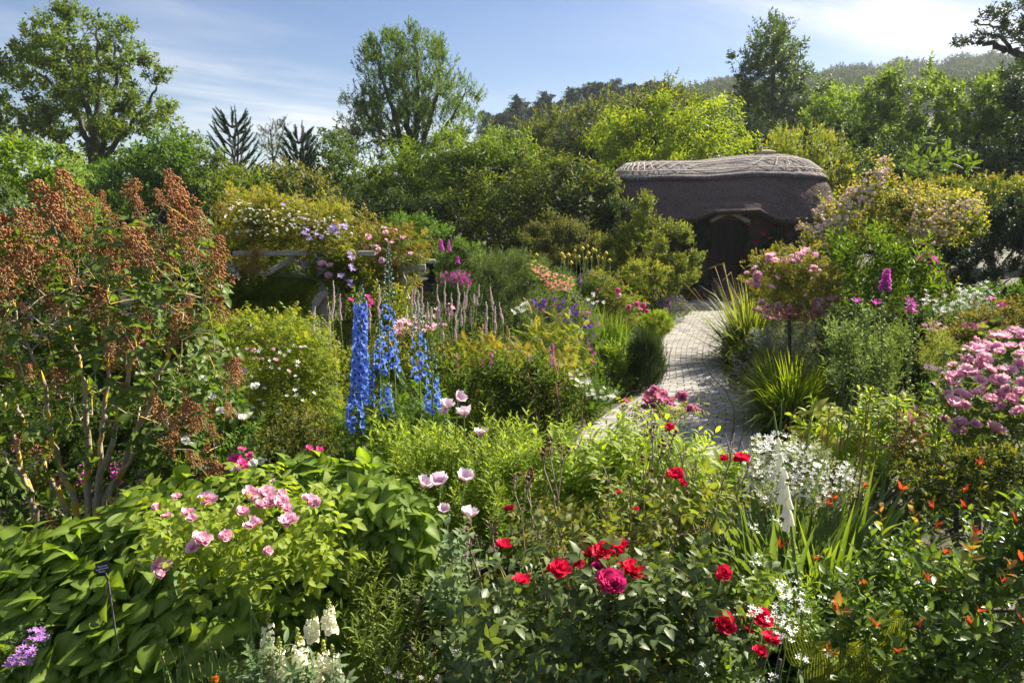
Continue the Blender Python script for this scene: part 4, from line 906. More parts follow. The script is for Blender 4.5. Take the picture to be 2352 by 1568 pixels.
# ------------------------------------------------------------------ flower templates and petal materials
GS = MC['green stem']
R_FAR = roseT(rings=((0, 6, 18, 0.5), (0, 5, 45, 0.4), (0, 4, 70, 0.28)), variants=3, ruf=0.05)
R_NEAR = roseT(variants=4)
STAR5 = starT(5, 0.42, 0.5, 10, disk=0.08); STAR6 = starT(6, 0.36, 0.5, 5, disk=0.06, rows=2, tipp=0.2); CUP5 = starT(5, 0.4, 0.5, 35, disk=0, cup=0.3)
POPPY = starT(7, 0.62, 0.5, 42, cup=0.35, disk=0.12, rows=2, tipp=1.0, ruf=0.10, variants=3); DAISY = starT(11, 0.13, 0.5, 8, disk=0.13, cup=0.05, tipp=0.8)
BLOB = blobT(0.5)
PM = {
    'pink': [petalmat('pink petal', (0.78, 0.42, 0.54), (0.90, 0.62, 0.69), (0.70, 0.26, 0.42)), GS],
    'palepink': [petalmat('pale pink petal', (0.80, 0.46, 0.58), (0.90, 0.68, 0.74), (0.72, 0.28, 0.42)), GS],
    'hotpink': [petalmat('hot pink petal', (0.62, 0.06, 0.30), (0.80, 0.16, 0.42)), GS],
    'magenta': [petalmat('magenta petal', (0.48, 0.04, 0.34), (0.68, 0.12, 0.50)), GS],
    'red': [petalmat('red petal', (0.66, 0.008, 0.05), (0.84, 0.03, 0.11), (0.42, 0.004, 0.04)), GS],
    'crimson': [petalmat('crimson pink petal', (0.60, 0.02, 0.16), (0.72, 0.06, 0.24), (0.5, 0.02, 0.14)), GS],
    'white': [petalmat('white petal', (0.72, 0.72, 0.68), (0.85, 0.85, 0.80)), leafmat('yellow eye', (0.6, 0.42, 0.05), (0.7, 0.5, 0.08))],
    'cream': [petalmat('cream petal', (0.76, 0.74, 0.58), (0.86, 0.85, 0.72)), GS],
    'poppy': [petalmat('lilac white petal', (0.78, 0.66, 0.74), (0.88, 0.82, 0.84), (0.50, 0.20, 0.38)), leafmat('poppy eye', (0.30, 0.32, 0.12), (0.4, 0.4, 0.2))],
    'blue': [petalmat('blue petal', (0.05, 0.20, 0.76), (0.28, 0.50, 0.95), (0.14, 0.14, 0.6)), leafmat('dark eye', (0.02, 0.01, 0.05), (0.05, 0.03, 0.12))],
    'violet': [petalmat('violet petal', (0.10, 0.02, 0.30), (0.24, 0.06, 0.48)), GS],
    'purple': [petalmat('purple petal', (0.30, 0.10, 0.42), (0.48, 0.24, 0.60)), GS],
    'clematis': [petalmat('lilac blue petal', (0.40, 0.36, 0.72), (0.60, 0.54, 0.84), (0.45, 0.25, 0.6)), leafmat('cream eye', (0.6, 0.55, 0.3), (0.7, 0.65, 0.4))],
    'salmon': [petalmat('salmon petal', (0.76, 0.30, 0.30), (0.88, 0.50, 0.46), (0.8, 0.5, 0.2)), GS],
    'yellow': [petalmat('yellow head', (0.42, 0.36, 0.06), (0.6, 0.5, 0.1)), GS],
    'veron': [petalmat('mauve spike', (0.55, 0.42, 0.45), (0.76, 0.64, 0.63)), GS],
    'foxglove': [petalmat('foxglove petal', (0.50, 0.06, 0.40), (0.68, 0.16, 0.56), (0.7, 0.3, 0.6)), GS],
    'bud': [leafmat('bluish bud', (0.20, 0.30, 0.34), (0.32, 0.42, 0.44), tl=0.2), GS],
    'seed': [leafmat('brown seed', (0.24, 0.095, 0.04), (0.54, 0.28, 0.13), tl=0.25, rough=0.8), MC['twig']],
    'deadbud': [leafmat('dark bud', (0.10, 0.03, 0.03), (0.24, 0.09, 0.07), tl=0.15, rough=0.6), MC['twig']],
}
def pick(poly, n): v = Vol(poly, 5, 0.1); return v.pix(n)
def fl_on(root, vol, name, T, mats, pts, size, k=1.1, **kw):
    pts = np.asarray(pts, float).reshape(-1, 2); p = vol.surf(pts, k); p = p+rng.normal(0, 0.02, p.shape)*np.array([0, 1, 0]); flowers(root, name, T, mats, p, face(p), size, **kw); return p
def stalks(root, bases, tops, rad, mat=GS, name='stem', amp=0.02, sides=4, taper=0.5):
    g = Geo()
    for a, b in zip(bases, tops): g.tube(wobble(a, b, 6, amp), np.linspace(rad, rad*taper, 6), sides)
    return g.build(name, mat, root)

# ------------------------------------------------------------------ middle distance, centre
C_OL = [(1180, 510), (1215, 485), (1260, 470), (1300, 478), (1340, 500), (1385, 500), (1400, 560), (1395, 620), (1300, 620), (1190, 590)]
B('osmanthus_shrub', 'dim olive shrub in front of the dark cherry left of the cottage', C_OL, 17.6, 0.9, 'midfine', 0.24, G_OLIVE, cover=4, clump=(90, 0.2), stems=20)
B('crab_apple', 'sunlit small tree with red leaf tips in front of the roof left of the doorway', [(1385, 600), (1378, 560), (1400, 520), (1440, 500), (1462, 470), (1470, 440), (1495, 432), (1520, 436), (1535, 445), (1530, 470), (1560, 500), (1585, 520), (1600, 540), (1590, 560), (1612, 590), (1606, 615), (1612, 640), (1575, 660), (1545, 705), (1440, 715), (1395, 690), (1370, 640)], 16.9, 0.9, 'mid', 0.24,
  LMT('crab apple', (0.08, 0.12, 0.018), (0.18, 0.22, 0.03), (0.24, 0.20, 0.05), tipw=(0.8, 1.2)), cat='tree', cover=4.6, clump=(140, 0.2), stems=40, srad=0.03)
B('spirea_bush', 'small rounded yellow-green bush below the red tipped tree', [(1422, 618), (1440, 598), (1480, 590), (1515, 598), (1540, 622), (1532, 648), (1490, 668), (1440, 660)], 15.2, 0.45, 'midfine', 0.2, G_YEL, cover=5, clump=(60, 0.12), stems=14)
r, v = B('rosemary_willow', 'large feathery grey-green bush of fine leaves in the middle distance', [(1000, 590), (1010, 560), (1050, 545), (1110, 542), (1150, 565), (1190, 558), (1240, 580), (1290, 600), (1325, 625), (1330, 690), (1280, 720), (1180, 715), (1090, 690), (1020, 650)], 14.6, 1.0, 'midnar', 0.26, G_GREY, cover=3.8, clump=(110, 0.25), stems=40, up=0.9)
r, v = B('hebe_bush', 'darker leafy clump under the back foxgloves', [(990, 580), (1010, 548), (1060, 540), (1100, 556), (1110, 620), (1060, 650), (1000, 640)], 14.4, 0.6, 'mid', 0.2, G_MID, cover=4, clump=(50, 0.18))
r, v = B('border_phlox', 'clump of magenta phlox beyond the pale mauve spikes', [(1000, 650), (1010, 628), (1060, 622), (1092, 635), (1095, 670), (1050, 720), (1005, 710)], 13.4, 0.4, 'phlox', 0.24, G_MID, cat='flowering plant', cover=3.5, stems=12)
fl_on(r, v, 'flower', CUP5, PM['magenta'], np.vstack([pick([(1003, 650), (1012, 626), (1060, 620), (1092, 634), (1090, 655), (1040, 660)], 110)]), 0.06)
r, v = B('peruvian_lily', 'bank of salmon pink lilies sloping down beside the feathery bush', [(1212, 605), (1225, 600), (1290, 635), (1320, 640), (1318, 680), (1270, 690), (1240, 660)], 12.2, 0.4, 'midlan', 0.2, G_MID, cat='flowering plant', cover=3.5)
fl_on(r, v, 'flower', CUP5, PM['salmon'], pick([(1212, 605), (1228, 600), (1262, 622), (1316, 638), (1318, 668), (1262, 672), (1236, 640)], 150), 0.06)
# yarrow
b0 = P(1360, 700, 13); r = thing('yarrow', 'stand of flat yellowish yarrow heads on tall stalks left of the spirea bush', 'flowering plant', (b0[0], 13, 0))
px = [(1232, 600), (1290, 598), (1293, 610), (1296, 606), (1312, 618), (1320, 590), (1338, 585), (1345, 608), (1350, 580), (1362, 588), (1368, 590), (1352, 596), (1375, 604), (1384, 608), (1392, 596), (1330, 604), (1306, 600), (1400, 612), (1358, 606)]
tp = np.array([P(a, b-14, 13+rng.normal(0, 0.25)) for a, b in px]); bs = tp*[1, 1, 0]+rng.normal(0, 0.1, tp.shape)*[1, 1, 0]; stalks(r, bs, tp, 0.008)
flowers(r, 'flower_head', [t for t in blobT(0.5, 3, 0.1)], PM['yellow'], tp, np.array([[0, 0, 1.0]]), 0.09); 
g, _ = leafage(Vol([(1280, 640), (1290, 620), (1400, 620), (1400, 700), (1290, 700)], 13, 0.4), SP['midnar'], 0.3, 2.5, up=1.2); g.build('foliage', G_GREY, r)
# foxgloves at the back
def foxglove(label, px, pytop, pyfl, Y, n, size, mats=None, pybot=None, cat='foxglove', lean=0, seed=True, leaves=True, fullstem=False, stemr=0.009, spread=1.0):
    top = P(px, pytop, Y); base = np.array([top[0]+lean, Y, 0.0]); r = thing('foxglove', label, cat, base)
    pts = wobble(base, top, 8, 0.008); stalk = Geo(); stalk.tube(pts, np.linspace(stemr, stemr*0.35, 8), 6); stalk.build('stem', GS, r)
    def at(z): f = np.clip(z/top[2], 0, 1)*7; return np.array([np.interp(f, np.arange(8), pts[:, i]) for i in range(3)])
    zf = float(P(px, pyfl, Y)[2]); pos = []; d = []; sc = []
    for i in range(n):
        f = i/max(1, n-1); z = zf+(top[2]-zf)*f*0.97; a = i*2.4+rng.normal(0, 0.3); e = np.array([cos(a), sin(a)*0.8-0.25, -0.75+0.75*f]); pos.append(at(z)+e*0.006); d.append(e); sc.append(size*(1-0.6*f))
    flowers(r, 'bell_flower', BELL, mats or PM['foxglove'], pos, np.array(d), np.array(sc), 0.08)
    if seed:
        pos = []; d = []; m = int(min(70, max(6, zf*0.62/0.022))); z1 = zf*0.35
        for i in range(m):
            z = z1+(zf-z1)*i/m; a = i*2.4; e = np.array([cos(a), sin(a), 0.35]); pos.append(at(z)+e*0.02*spread); d.append(e)
        flowers(r, 'seed_pod', PODS, [leafmat('seed pod', (0.22, 0.26, 0.09), (0.38, 0.38, 0.18), tl=0.3), MC['twig']], pos, np.array(d), 0.028*spread, 0.15)
    if leaves:
        g = Geo(); m = 9; a = rng.random(m)*6.3; zz = 0.06+0.35*zf*rng.random(m); q = np.array([at(z) for z in zz]); dd = np.stack([np.cos(a), np.sin(a), np.full(m, 0.5)], -1)
        g.inst(LF_BIG, q, frames_yz(dd, np.array([[0, 0, 1.0]]*m)), 0.16+0.1*rng.random(m)); g.build('foliage', G_MID, r)
    return r
BELL = bellT(1.45, 1.0, 0.26); PODS = blobT(0.5, 2, 0.1)
foxglove('pink foxglove spire at the back of the border, left and taller of the close pair', 1012, 549, 573, 13.0, 26, 0.06, seed=False)
foxglove('pink foxglove spire at the back of the border, right of the close pair', 1030, 550, 572, 13.3, 20, 0.05, seed=False)
foxglove('small pink foxglove spire standing lower, above the magenta phlox', 1051, 588, 602, 12.8, 12, 0.05, seed=False)
foxglove('white foxglove spire beside the right end of the pergola', 965, 568, 590, 12.0, 18, 0.055, PM['white'], seed=False)
foxglove('thin mauve foxglove spire in the yarrow', 1332, 628, 648, 12.6, 12, 0.045, PM['purple'], seed=False)
# pink shrub rose by the path
r, v = B('rose_bush', 'orange-tipped shrub rose with a few pink blooms between the yarrow and the path', [(1330, 650), (1350, 630), (1385, 618), (1420, 640), (1440, 665), (1470, 680), (1490, 710), (1470, 750), (1420, 760), (1360, 740), (1330, 700)], 13.2, 0.6, 'rosemid', 0.22, G_BRONZE, cover=4, clump=(60, 0.16), stems=16)
fl_on(r, v, 'rose_flower', R_FAR, PM['pink'], [(1421, 681)], 0.15); fl_on(r, v, 'rose_flower', R_FAR, PM['hotpink'], [(1375, 667), (1418, 668), (1445, 706), (1462, 700), (1478, 703), (1470, 712), (1485, 716), (1448, 735)], 0.09)
r, v = B('marjoram_mound', 'chartreuse mound spilling over the left edge of the path', [(1462, 745), (1470, 720), (1500, 708), (1530, 712), (1548, 735), (1545, 765), (1520, 778), (1475, 775)], 13.4, 0.4, 'midfine', 0.13, LMT('marjoram', (0.20, 0.28, 0.02), (0.32, 0.40, 0.035)), cover=6, clump=(90, 0.07))
r, v = B('catmint', 'mauve catmint leaning onto the top of the path', [(1500, 705), (1520, 690), (1560, 682), (1592, 700), (1590, 716), (1560, 728), (1510, 725)], 16.0, 0.35, 'midnar', 0.2, G_GREY, cat='flowering plant', cover=3, up=0.8)
fl_on(r, v, 'flower', BLOB, PM['purple'], pick([(1500, 695), (1530, 678), (1565, 680), (1600, 706), (1592, 716), (1530, 722)], 140), 0.035, k=1.3)
# iris fans
def blades(name, label, cat, poly, Y, n, length, mat, spread=0.25, T=BL, part='blade', hfrac=1.0, basejit=0.15, group=None):
    """upright leaves rising from the ground, tips inside the outline"""
    p = np.array(poly, float); v = Vol(poly, Y, basejit); c = P(p[:, 0].mean(), 800, Y); r = thing(name, label, cat, (c[0], Y, 0), group)
    x0, x1 = P(p[:, 0].min(), 700, Y)[0], P(p[:, 0].max(), 700, Y)[0]; q = v.pix(n); top = P(q[:, 0], q[:, 1], Y+rng.normal(0, basejit, n))
    top[:, 2] = np.maximum(top[:, 2], 0.12)
    base = np.stack([c[0]+(top[:, 0]-c[0])*(1-spread)+rng.normal(0, 0.04, n), top[:, 1]+rng.normal(0, 0.05, n), np.zeros(n)], -1)
    d = top-base; L_ = np.linalg.norm(d, axis=1)*1.08; tw = rng.random(n)*2*pi
    g = Geo(); k = rng.integers(0, 3, n)
    for j in range(3):
        s_ = k == j; g.inst(T[j], base[s_], frames(d[s_]+np.array([0, 0, 0.0]), tw[s_]), L_[s_])
    g.build(part, mat, r).__setitem__('kind', 'stuff'); return r, v
blades('iris_clump', 'upright clump of sword-shaped iris leaves left of the path', 'plant', [(1335, 760), (1345, 700), (1380, 690), (1420, 700), (1445, 730), (1450, 770), (1440, 800), (1340, 800)], 11.4, 360, 1, G_BLADE)
r, v = B('rosemary_bush', 'dense dark green rosemary bush bulging over the left edge of the path', [(1440, 785), (1448, 760), (1480, 748), (1505, 765), (1524, 790), (1532, 830), (1528, 865), (1510, 890), (1478, 905), (1445, 895), (1430, 850)], 9.9, 0.45, 'needle', 0.2, LMT('rosemary', (0.025, 0.05, 0.015), (0.07, 0.11, 0.03), tl=0.3), cover=6, clump=(130, 0.12), up=1.3)
B('penstemon_clump', 'bright green leafy clump against the left side of the rosemary', [(1362, 870), (1362, 820), (1380, 790), (1420, 778), (1448, 790), (1452, 850), (1445, 890), (1400, 900)], 9.7, 0.4, 'midlan', 0.2, G_FRESH, cover=4.5, clump=(60, 0.13), up=0.9, stems=16)
# sweet peas on a willow hoop
c = P(1285, 760, 10.4); r = thing('willow_hoop', 'bent willow hoop standing among the sweet peas', 'plant support', (c[0], 10.4, 0))
g = Geo(); hp = P(np.array([1228, 1222, 1228, 1240, 1262, 1285, 1308, 1330, 1345, 1352, 1354]), np.array([1000, 850, 760, 705, 672, 662, 672, 705, 760, 850, 1000]), 10.4); hp[0, 2] = hp[-1, 2] = 0
g.tube(hp, 0.016, 6); g.tube(hp+np.array([0.02, 0.05, 0.02]), 0.012, 6); g.build('rod', MC['twig'], r)
r, v = B('sweet_pea', 'tangle of sweet peas with dark purple, violet and white flowers over the willow hoop', [(1170, 700), (1210, 680), (1260, 668), (1320, 668), (1365, 680), (1385, 740), (1385, 880), (1330, 880), (1310, 780), (1230, 760), (1180, 730)], 10.4, 0.45, 'midnar', 0.17, G_GLAUC, cat='flowering plant', cover=1.9, stems=40, clump=(110, 0.13))
fl_on(r, v, 'flower', CUP5, PM['violet'], np.vstack([pick([(1215, 690), (1290, 685), (1330, 700), (1330, 770), (1250, 740)], 46), pick([(1330, 680), (1360, 690), (1365, 800), (1335, 800)], 16)]), 0.075, k=1.2)
fl_on(r, v, 'flower', CUP5, PM['crimson'], pick([(1205, 700), (1290, 680), (1320, 720), (1270, 750), (1215, 735)], 9), 0.07, k=1.2)
fl_on(r, v, 'flower', CUP5, PM['white'], np.vstack([pick([(1172, 710), (1215, 692), (1212, 715), (1180, 722)], 16), pick([(1360, 670), (1385, 680), (1385, 700), (1345, 700)], 6)]), 0.07, k=1.2)
fl_on(r, v, 'flower', CUP5, PM['magenta'], [(1357, 805), (1360, 830), (1365, 852), (1350, 720), (1375, 730), (1372, 745), (1365, 815), (1352, 790), (1367, 845)], 0.07, k=1.3)
# tansy-like yellow foliage
B('sorbaria_shrub', 'golden feathery-leaved shrub with orange tints right of centre', [(1165, 800), (1190, 755), (1215, 725), (1250, 712), (1290, 725), (1322, 735), (1318, 760), (1335, 800), (1330, 840), (1260, 850), (1190, 850)], 9.2, 0.5, 'pinfine', 0.24, G_YEL, cover=3.2, clump=(60, 0.14), stems=14)
# culver's root: pale candles
vr, vv = B('culvers_root', 'tall whorled foliage below the pale mauve candle spikes', [(740, 880), (760, 800), (900, 770), (1000, 760), (1130, 770), (1160, 800), (1180, 870), (1150, 930), (960, 930), (860, 920)], 8.0, 0.7, 'midlan', 0.26, LMT('culver', (0.07, 0.12, 0.015), (0.17, 0.22, 0.03), (0.3, 0.2, 0.04), tipw=(0.7, 1.1)), cat='flowering plant', cover=4.2, clump=(120, 0.18), stems=40, up=0.9)
def candle(px, y0, y1, Y, w=0.02, side=True, lab=None, bend=0):
    a = P(px+bend, y1, Y); b = P(px, y0, Y); base = np.array([a[0], Y, 0.0]); g = Geo()
    pts = wobble(a, b, 7, 0.02); g.tube(pts, np.array([0.7, 1, 1, 0.95, 0.75, 0.5, 0.2])*w*0.75, 6, A=(rng.random(), .5, 0))
    nn = 70; f = rng.random(nn)*6; q = np.array([[np.interp(k, np.arange(7), pts[:, i]) for i in range(3)] for k in f]); o_ = nrm(rng.normal(0, 1, (nn, 3))); rr = w*np.interp(f, np.arange(7), [0.9, 1.1, 1.1, 1, .8, .5, .2])
    g.inst(BLOB[0], q+o_*rr[:, None]*0.8, frames(o_), w*0.8); return g, a, base
sp_ = [(724, 700, 790, 0), (735, 730, 800, 0), (765, 640, 740, 0), (757, 700, 800, 0), (782, 670, 740, 0), (946, 660, 720, 0), (953, 658, 722, 0), (960, 664, 730, 0), (970, 655, 725, 0), (982, 690, 735, 0), (1005, 650, 740, 0), (1010, 690, 760, 0), (1022, 640, 720, 0), (1037, 668, 735, 0), (1051, 645, 740, 0), (1066, 665, 740, 0),
       (1076, 650, 715, -8), (1089, 672, 700, 0), (1100, 648, 705, -6), (1082, 700, 745, 0), (1116, 690, 780, 0), (1126, 655, 712, 6), (1137, 700, 770, 0), (1147, 690, 745, 8), (1046, 720, 790, 0), (1018, 740, 800, 0), (990, 700, 750, 0), (1108, 740, 790, 0), (850, 700, 760, 0), (870, 650, 730, 0), (1030, 700, 745, 0), (1060, 705, 750, 0)]
for i, (px, y0, y1, bd) in enumerate(sp_):
    Y = 8.0+rng.normal(0, 0.25); y0 += 4; g, a, base = candle(px, y0, y1, Y, 0.0135+0.004*rng.random(), bend=bd)
    r = thing('culvers_root_spike', 'pale mauve candle-shaped flower spike rising above the whorled leaves', 'flower spike', base, 'pale mauve candle spikes')
    g.build('flower', PM['veron'][0], r); gs = Geo(); gs.tube(wobble(base, a, 7, 0.01), np.linspace(0.006, 0.004, 7), 5)
    if i % 2 == 0:
        for k in range(5):
            an = rng.random()*6.3; e = a+np.array([cos(an)*0.07, sin(an)*0.07, 0.10+0.05*rng.random()]); gs.tube([a, (a+e)/2+(e-a)*[0.25, 0.25, -0.15], e], [0.004, 0.005, 0.002], 4)
    gs.build('stem', MC['green stem'], r)
# pink lilies / phlox behind delphiniums
r, v = B('phlox_clump', 'pale pink phlox showing between the delphiniums and the candle spikes', [(900, 770), (910, 735), (950, 720), (1000, 720), (1030, 735), (1030, 780), (960, 800)], 8.6, 0.3, 'phlox', 0.2, G_MID, cat='flowering plant', cover=2.2)
fl_on(r, v, 'flower', STAR5, PM['palepink'], pick([(900, 765), (915, 735), (950, 722), (1020, 725), (1030, 745), (960, 775)], 60), 0.075, k=1.3); fl_on(r, v, 'flower', STAR5, PM['pink'], [(1033, 700), (1012, 706), (1040, 706), (1005, 712), (1022, 712), (1036, 720)], 0.08, k=1.4)
B('lady_fern', 'low gold and orange tinted leaves along the middle of the border', [(1040, 800), (1120, 770), (1190, 780), (1230, 800), (1300, 800), (1330, 840), (1300, 870), (1180, 880), (1060, 860)], 7.4, 0.5, 'pinfine', 0.2, LMT('gold tint', (0.15, 0.17, 0.015), (0.26, 0.28, 0.03), (0.32, 0.24, 0.04)), cat='plant', cover=2.6, clump=(80, 0.14))
# blue-green mass with purple loosestrife spikes
B('michaelmas_daisy', 'dark green leafy perennials filling the border right of the delphiniums', [(930, 960), (960, 870), (1010, 820), (1100, 820), (1200, 810), (1300, 830), (1370, 860), (1395, 910), (1380, 960), (1250, 990), (1050, 1000)], 6.9, 0.7, 'midlan', 0.22, LMT('aster', (0.05, 0.09, 0.015), (0.13, 0.19, 0.03)), cat='plant', cover=5.5, clump=(240, 0.14), stems=60, up=1.0)
loose = [(1050, 815, 860), (1128, 812, 850), (1105, 826, 842), (1214, 820, 868), (1246, 828, 880), (1268, 792, 850), (960, 830, 880), (1160, 850, 880)]
for i, (px, y0, y1) in enumerate(loose):
    Y = 6.7; a = P(px, y1, Y); b = P(px, y0, Y); base = np.array([a[0], Y, 0.0])
    r = thing('loosestrife', 'slim magenta loosestrife spike, '+('left of the pale poppies\' blue delphiniums edge', 'above the dark leaves', 'small and half hidden', 'left of the three by the golden shrub', 'middle of the three by the golden shrub', 'tallest of the three by the golden shrub', 'behind the blue delphiniums', 'small, in the middle of the dark leaves')[i] if i not in (0,) else 'slim magenta loosestrife spike just right of the blue delphiniums', 'flowering plant', base)
    stalks(r, [base], [b], 0.006); n = 60; f = rng.random(n); q = a+(b-a)*f[:, None]; o_ = nrm(rng.normal(0, 1, (n, 3))*[1, 1, 0.3]); w = 0.028*(1.1-0.8*f)*(1.3 if i in (3, 4, 5) else 0.8)
    flowers(r, 'flower', CUP5, PM['magenta'], q+o_*w[:, None]*0.5, o_+[0, 0, 0.4], 0.028)
dt = pick([(1180, 850), (1300, 830), (1360, 850), (1350, 890), (1200, 900)], 46); tp = P(dt[:, 0], dt[:, 1], 6.5+rng.normal(0, 0.2, 46)); r = thing('faded_spikes', 'thin faded brown-mauve spikes in front of the golden shrub', 'plant', tp[0]*[1, 1, 0])
stalks(r, tp-[0, 0, 0.35]+rng.normal(0, 0.03, tp.shape), tp, 0.006, leafmat('faded', (0.25, 0.17, 0.15), (0.38, 0.28, 0.24)), 'flower_spike', taper=0.9)['kind'] = 'stuff'
# light-green rose mass, left centre
r, v = B('burnet_rose', 'wide light green small-leaved rose mound in front of the pergola', [(455, 760), (470, 715), (520, 700), (560, 712), (620, 705), (700, 725), (755, 750), (780, 800), (795, 870), (805, 940), (800, 1010), (720, 1040), (560, 1030), (470, 1010), (440, 880)], 6.6, 0.9, 'rosemid', 0.17, LMT('burnet', (0.11, 0.17, 0.015), (0.22, 0.28, 0.028), (0.28, 0.30, 0.04), rib=None), cover=5, clump=(260, 0.14), stems=50, up=0.7)
fl_on(r, v, 'flower', STAR5, PM['white'], pick([(480, 800), (720, 790), (740, 900), (560, 1000), (480, 960)], 46), 0.035); fl_on(r, v, 'flower', R_FAR, PM['palepink'], pick([(500, 800), (700, 790), (700, 860), (500, 860)], 14), 0.05)
B('dry_meadow_plants', 'straw coloured dry foliage at the foot of the light green rose mound', [(560, 1010), (600, 950), (700, 930), (790, 960), (800, 1020), (700, 1060), (580, 1050)], 5.6, 0.4, 'midfine', 0.14, G_OLIVE, cat='plant', cover=3.5, clump=(80, 0.1))
# ------------------------------------------------------------------ pergola
oak = surfmat('weathered oak', (0.26, 0.23, 0.20), (0.48, 0.44, 0.38), 10, stretch=(0.6, 6, 6), bump=0.4)
pc = P(700, 800, 10.0); per = thing('pergola', 'weathered oak pergola almost buried under rambling roses', 'pergola', (pc[0], 10.0, 0))
def beam(name, a, b, w, h, bevel=0.01):
    a = np.array(a, float); b = np.array(b, float); d = b-a; L_ = np.linalg.norm(d); y = d/L_; ref = np.array([0, 0, 1.0]) if abs(y[2]) < 0.9 else np.array([0, 1.0, 0]); x = nrm(np.cross(y, ref)); z = np.cross(x, y)
    g = Geo(); g.box((a+b)/2, (w/2, L_/2, h/2), R=np.stack([x, y, z], -1), bev=bevel); return g.build(name, oak, per, smooth=False)
def PP(px, py, Y): return P(px, py, Y)
Ya, Yb = 9.4, 11.0
for (px, py, Y) in ((742, 640, 9.4), (925, 612, 9.8), (560, 600, 12.4), (800, 592, 12.4)):
    t = PP(px, py, Y); beam('post', (t[0], Y, 0.0), (t[0], Y, t[2]), 0.10, 0.10)
beam('beam', PP(535, 583, 9.3), PP(700, 581, 9.3), 0.045, 0.07); beam('beam', PP(700, 581, 9.301), PP(862, 582, 9.301), 0.044, 0.068)
beam('beam', PP(470, 606, 9.5), PP(745, 640, 9.5), 0.045, 0.07); beam('beam', PP(742, 634, 9.4), PP(832, 634, 9.4), 0.055, 0.09)
beam('beam', PP(880, 618, 9.75), PP(978, 614, 9.75), 0.055, 0.09); beam('beam', PP(640, 604, 9.9), PP(1000, 600, 11.4), 0.045, 0.07)
beam('brace', PP(618, 624, 9.25), PP(676, 592, 9.5), 0.05, 0.07)
cur = [PP(722, 725, 9.3), PP(724, 700, 9.3), PP(734, 682, 9.3), PP(752, 668, 9.3), PP(772, 660, 9.3)]
for i in range(3): beam('brace', cur[i], cur[i+1]*1.0, 0.06+0.001*i, 0.11-0.002*i, 0.004)
cur = [PP(905, 660, 9.7), PP(896, 640, 9.7), PP(884, 622, 9.7)]
for i in range(2): beam('brace', cur[i], cur[i+1], 0.06+0.001*i, 0.10-0.002*i, 0.004)
r, v = B('rambling_rose', 'rambling rose with golden spent trusses and many small white flowers over the pergola', [(485, 470), (535, 432), (590, 436), (640, 444), (700, 466), (740, 455), (790, 468), (830, 495), (850, 560), (780, 590), (700, 580), (560, 580), (500, 575), (478, 510)], 10.2, 0.95, 'rosemid', 0.2, LMT('rambler', (0.10, 0.13, 0.018), (0.22, 0.25, 0.03), (0.34, 0.30, 0.08), tipw=(0.5, 1.1)), cat='climber', cover=5.5, clump=(260, 0.17), stems=40, base=(560, 10.4))
g, _ = leafage(v, SP['midfine'], 0.14, 2.0, (70, 0.10), up=1.0); g.build('spent_truss', G_STRAW, r); g, _ = leafage(Vol([(690, 570), (800, 560), (810, 610), (780, 660), (710, 640)], 9.35, 0.2), SP['rosemid'], 0.17, 4, (40, 0.1)); g.build('foliage', G_YEL, r); g, _ = leafage(Vol([(545, 580), (600, 560), (625, 600), (590, 640), (550, 620)], 9.25, 0.15), SP['midfine'], 0.13, 3, (24, 0.08), up=1.0); g.build('spent_truss', G_STRAW, r)
fl_on(r, v, 'flower', STAR5, PM['white'], pick([(505, 480), (560, 455), (700, 490), (800, 500), (820, 545), (700, 545), (520, 540)], 150), 0.035, k=1.15); fl_on(r, v, 'flower', STAR6, PM['clematis'], [(700, 535), (712, 548), (706, 528), (765, 520), (772, 528), (782, 518), (790, 525), (775, 535), (793, 518), (650, 470), (693, 500), (740, 545), (728, 538), (758, 530)], 0.09, k=1.3)
r, v = B('rambling_rose', 'lower curtain of dark rambling rose hanging below the pergola beams with white flower clusters', [(492, 590), (560, 584), (600, 590), (640, 596), (720, 600), (765, 630), (755, 690), (720, 730), (600, 730), (520, 710), (485, 650)], 9.95, 0.5, 'rosemid', 0.18, LMT('rambler dark', (0.09, 0.14, 0.018), (0.20, 0.26, 0.03)), cat='climber', cover=7, clump=(200, 0.14), stems=14)
fl_on(r, v, 'flower', STAR5, PM['white'], np.vstack([pick([(515, 610), (555, 605), (550, 640), (520, 640)], 40), pick([(580, 610), (620, 615), (625, 640), (590, 640)], 26)]), 0.045, k=1.2); g, _ = leafage(Vol([(540, 590), (590, 580), (620, 600), (600, 640), (550, 640)], 9.6, 0.3), SP['midfine'], 0.12, 2.5, (20, 0.08), up=1.0); g.build('spent_truss', G_STRAW, r)
r, v = B('clematis', 'lilac-blue clematis and pink roses twining through the middle of the pergola', [(690, 590), (740, 575), (790, 560), (850, 590), (870, 620), (860, 660), (820, 690), (760, 660), (700, 630)], 9.6, 0.4, 'mid', 0.16, G_BRONZE, cat='climber', cover=5.5, clump=(120, 0.12), stems=20)
fl_on(r, v, 'clematis_flower', STAR6, PM['clematis'], [(723, 587), (731, 592), (719, 600), (735, 604), (697, 602), (703, 608), (741, 620), (737, 627), (803, 580), (808, 590), (806, 610), (811, 618), (785, 632), (803, 645), (806, 655)], 0.11, k=1.3); fl_on(r, v, 'rose_flower', R_FAR, PM['pink'], [(756, 635), (738, 612), (731, 622), (757, 612), (742, 606)], 0.10, k=1.35)
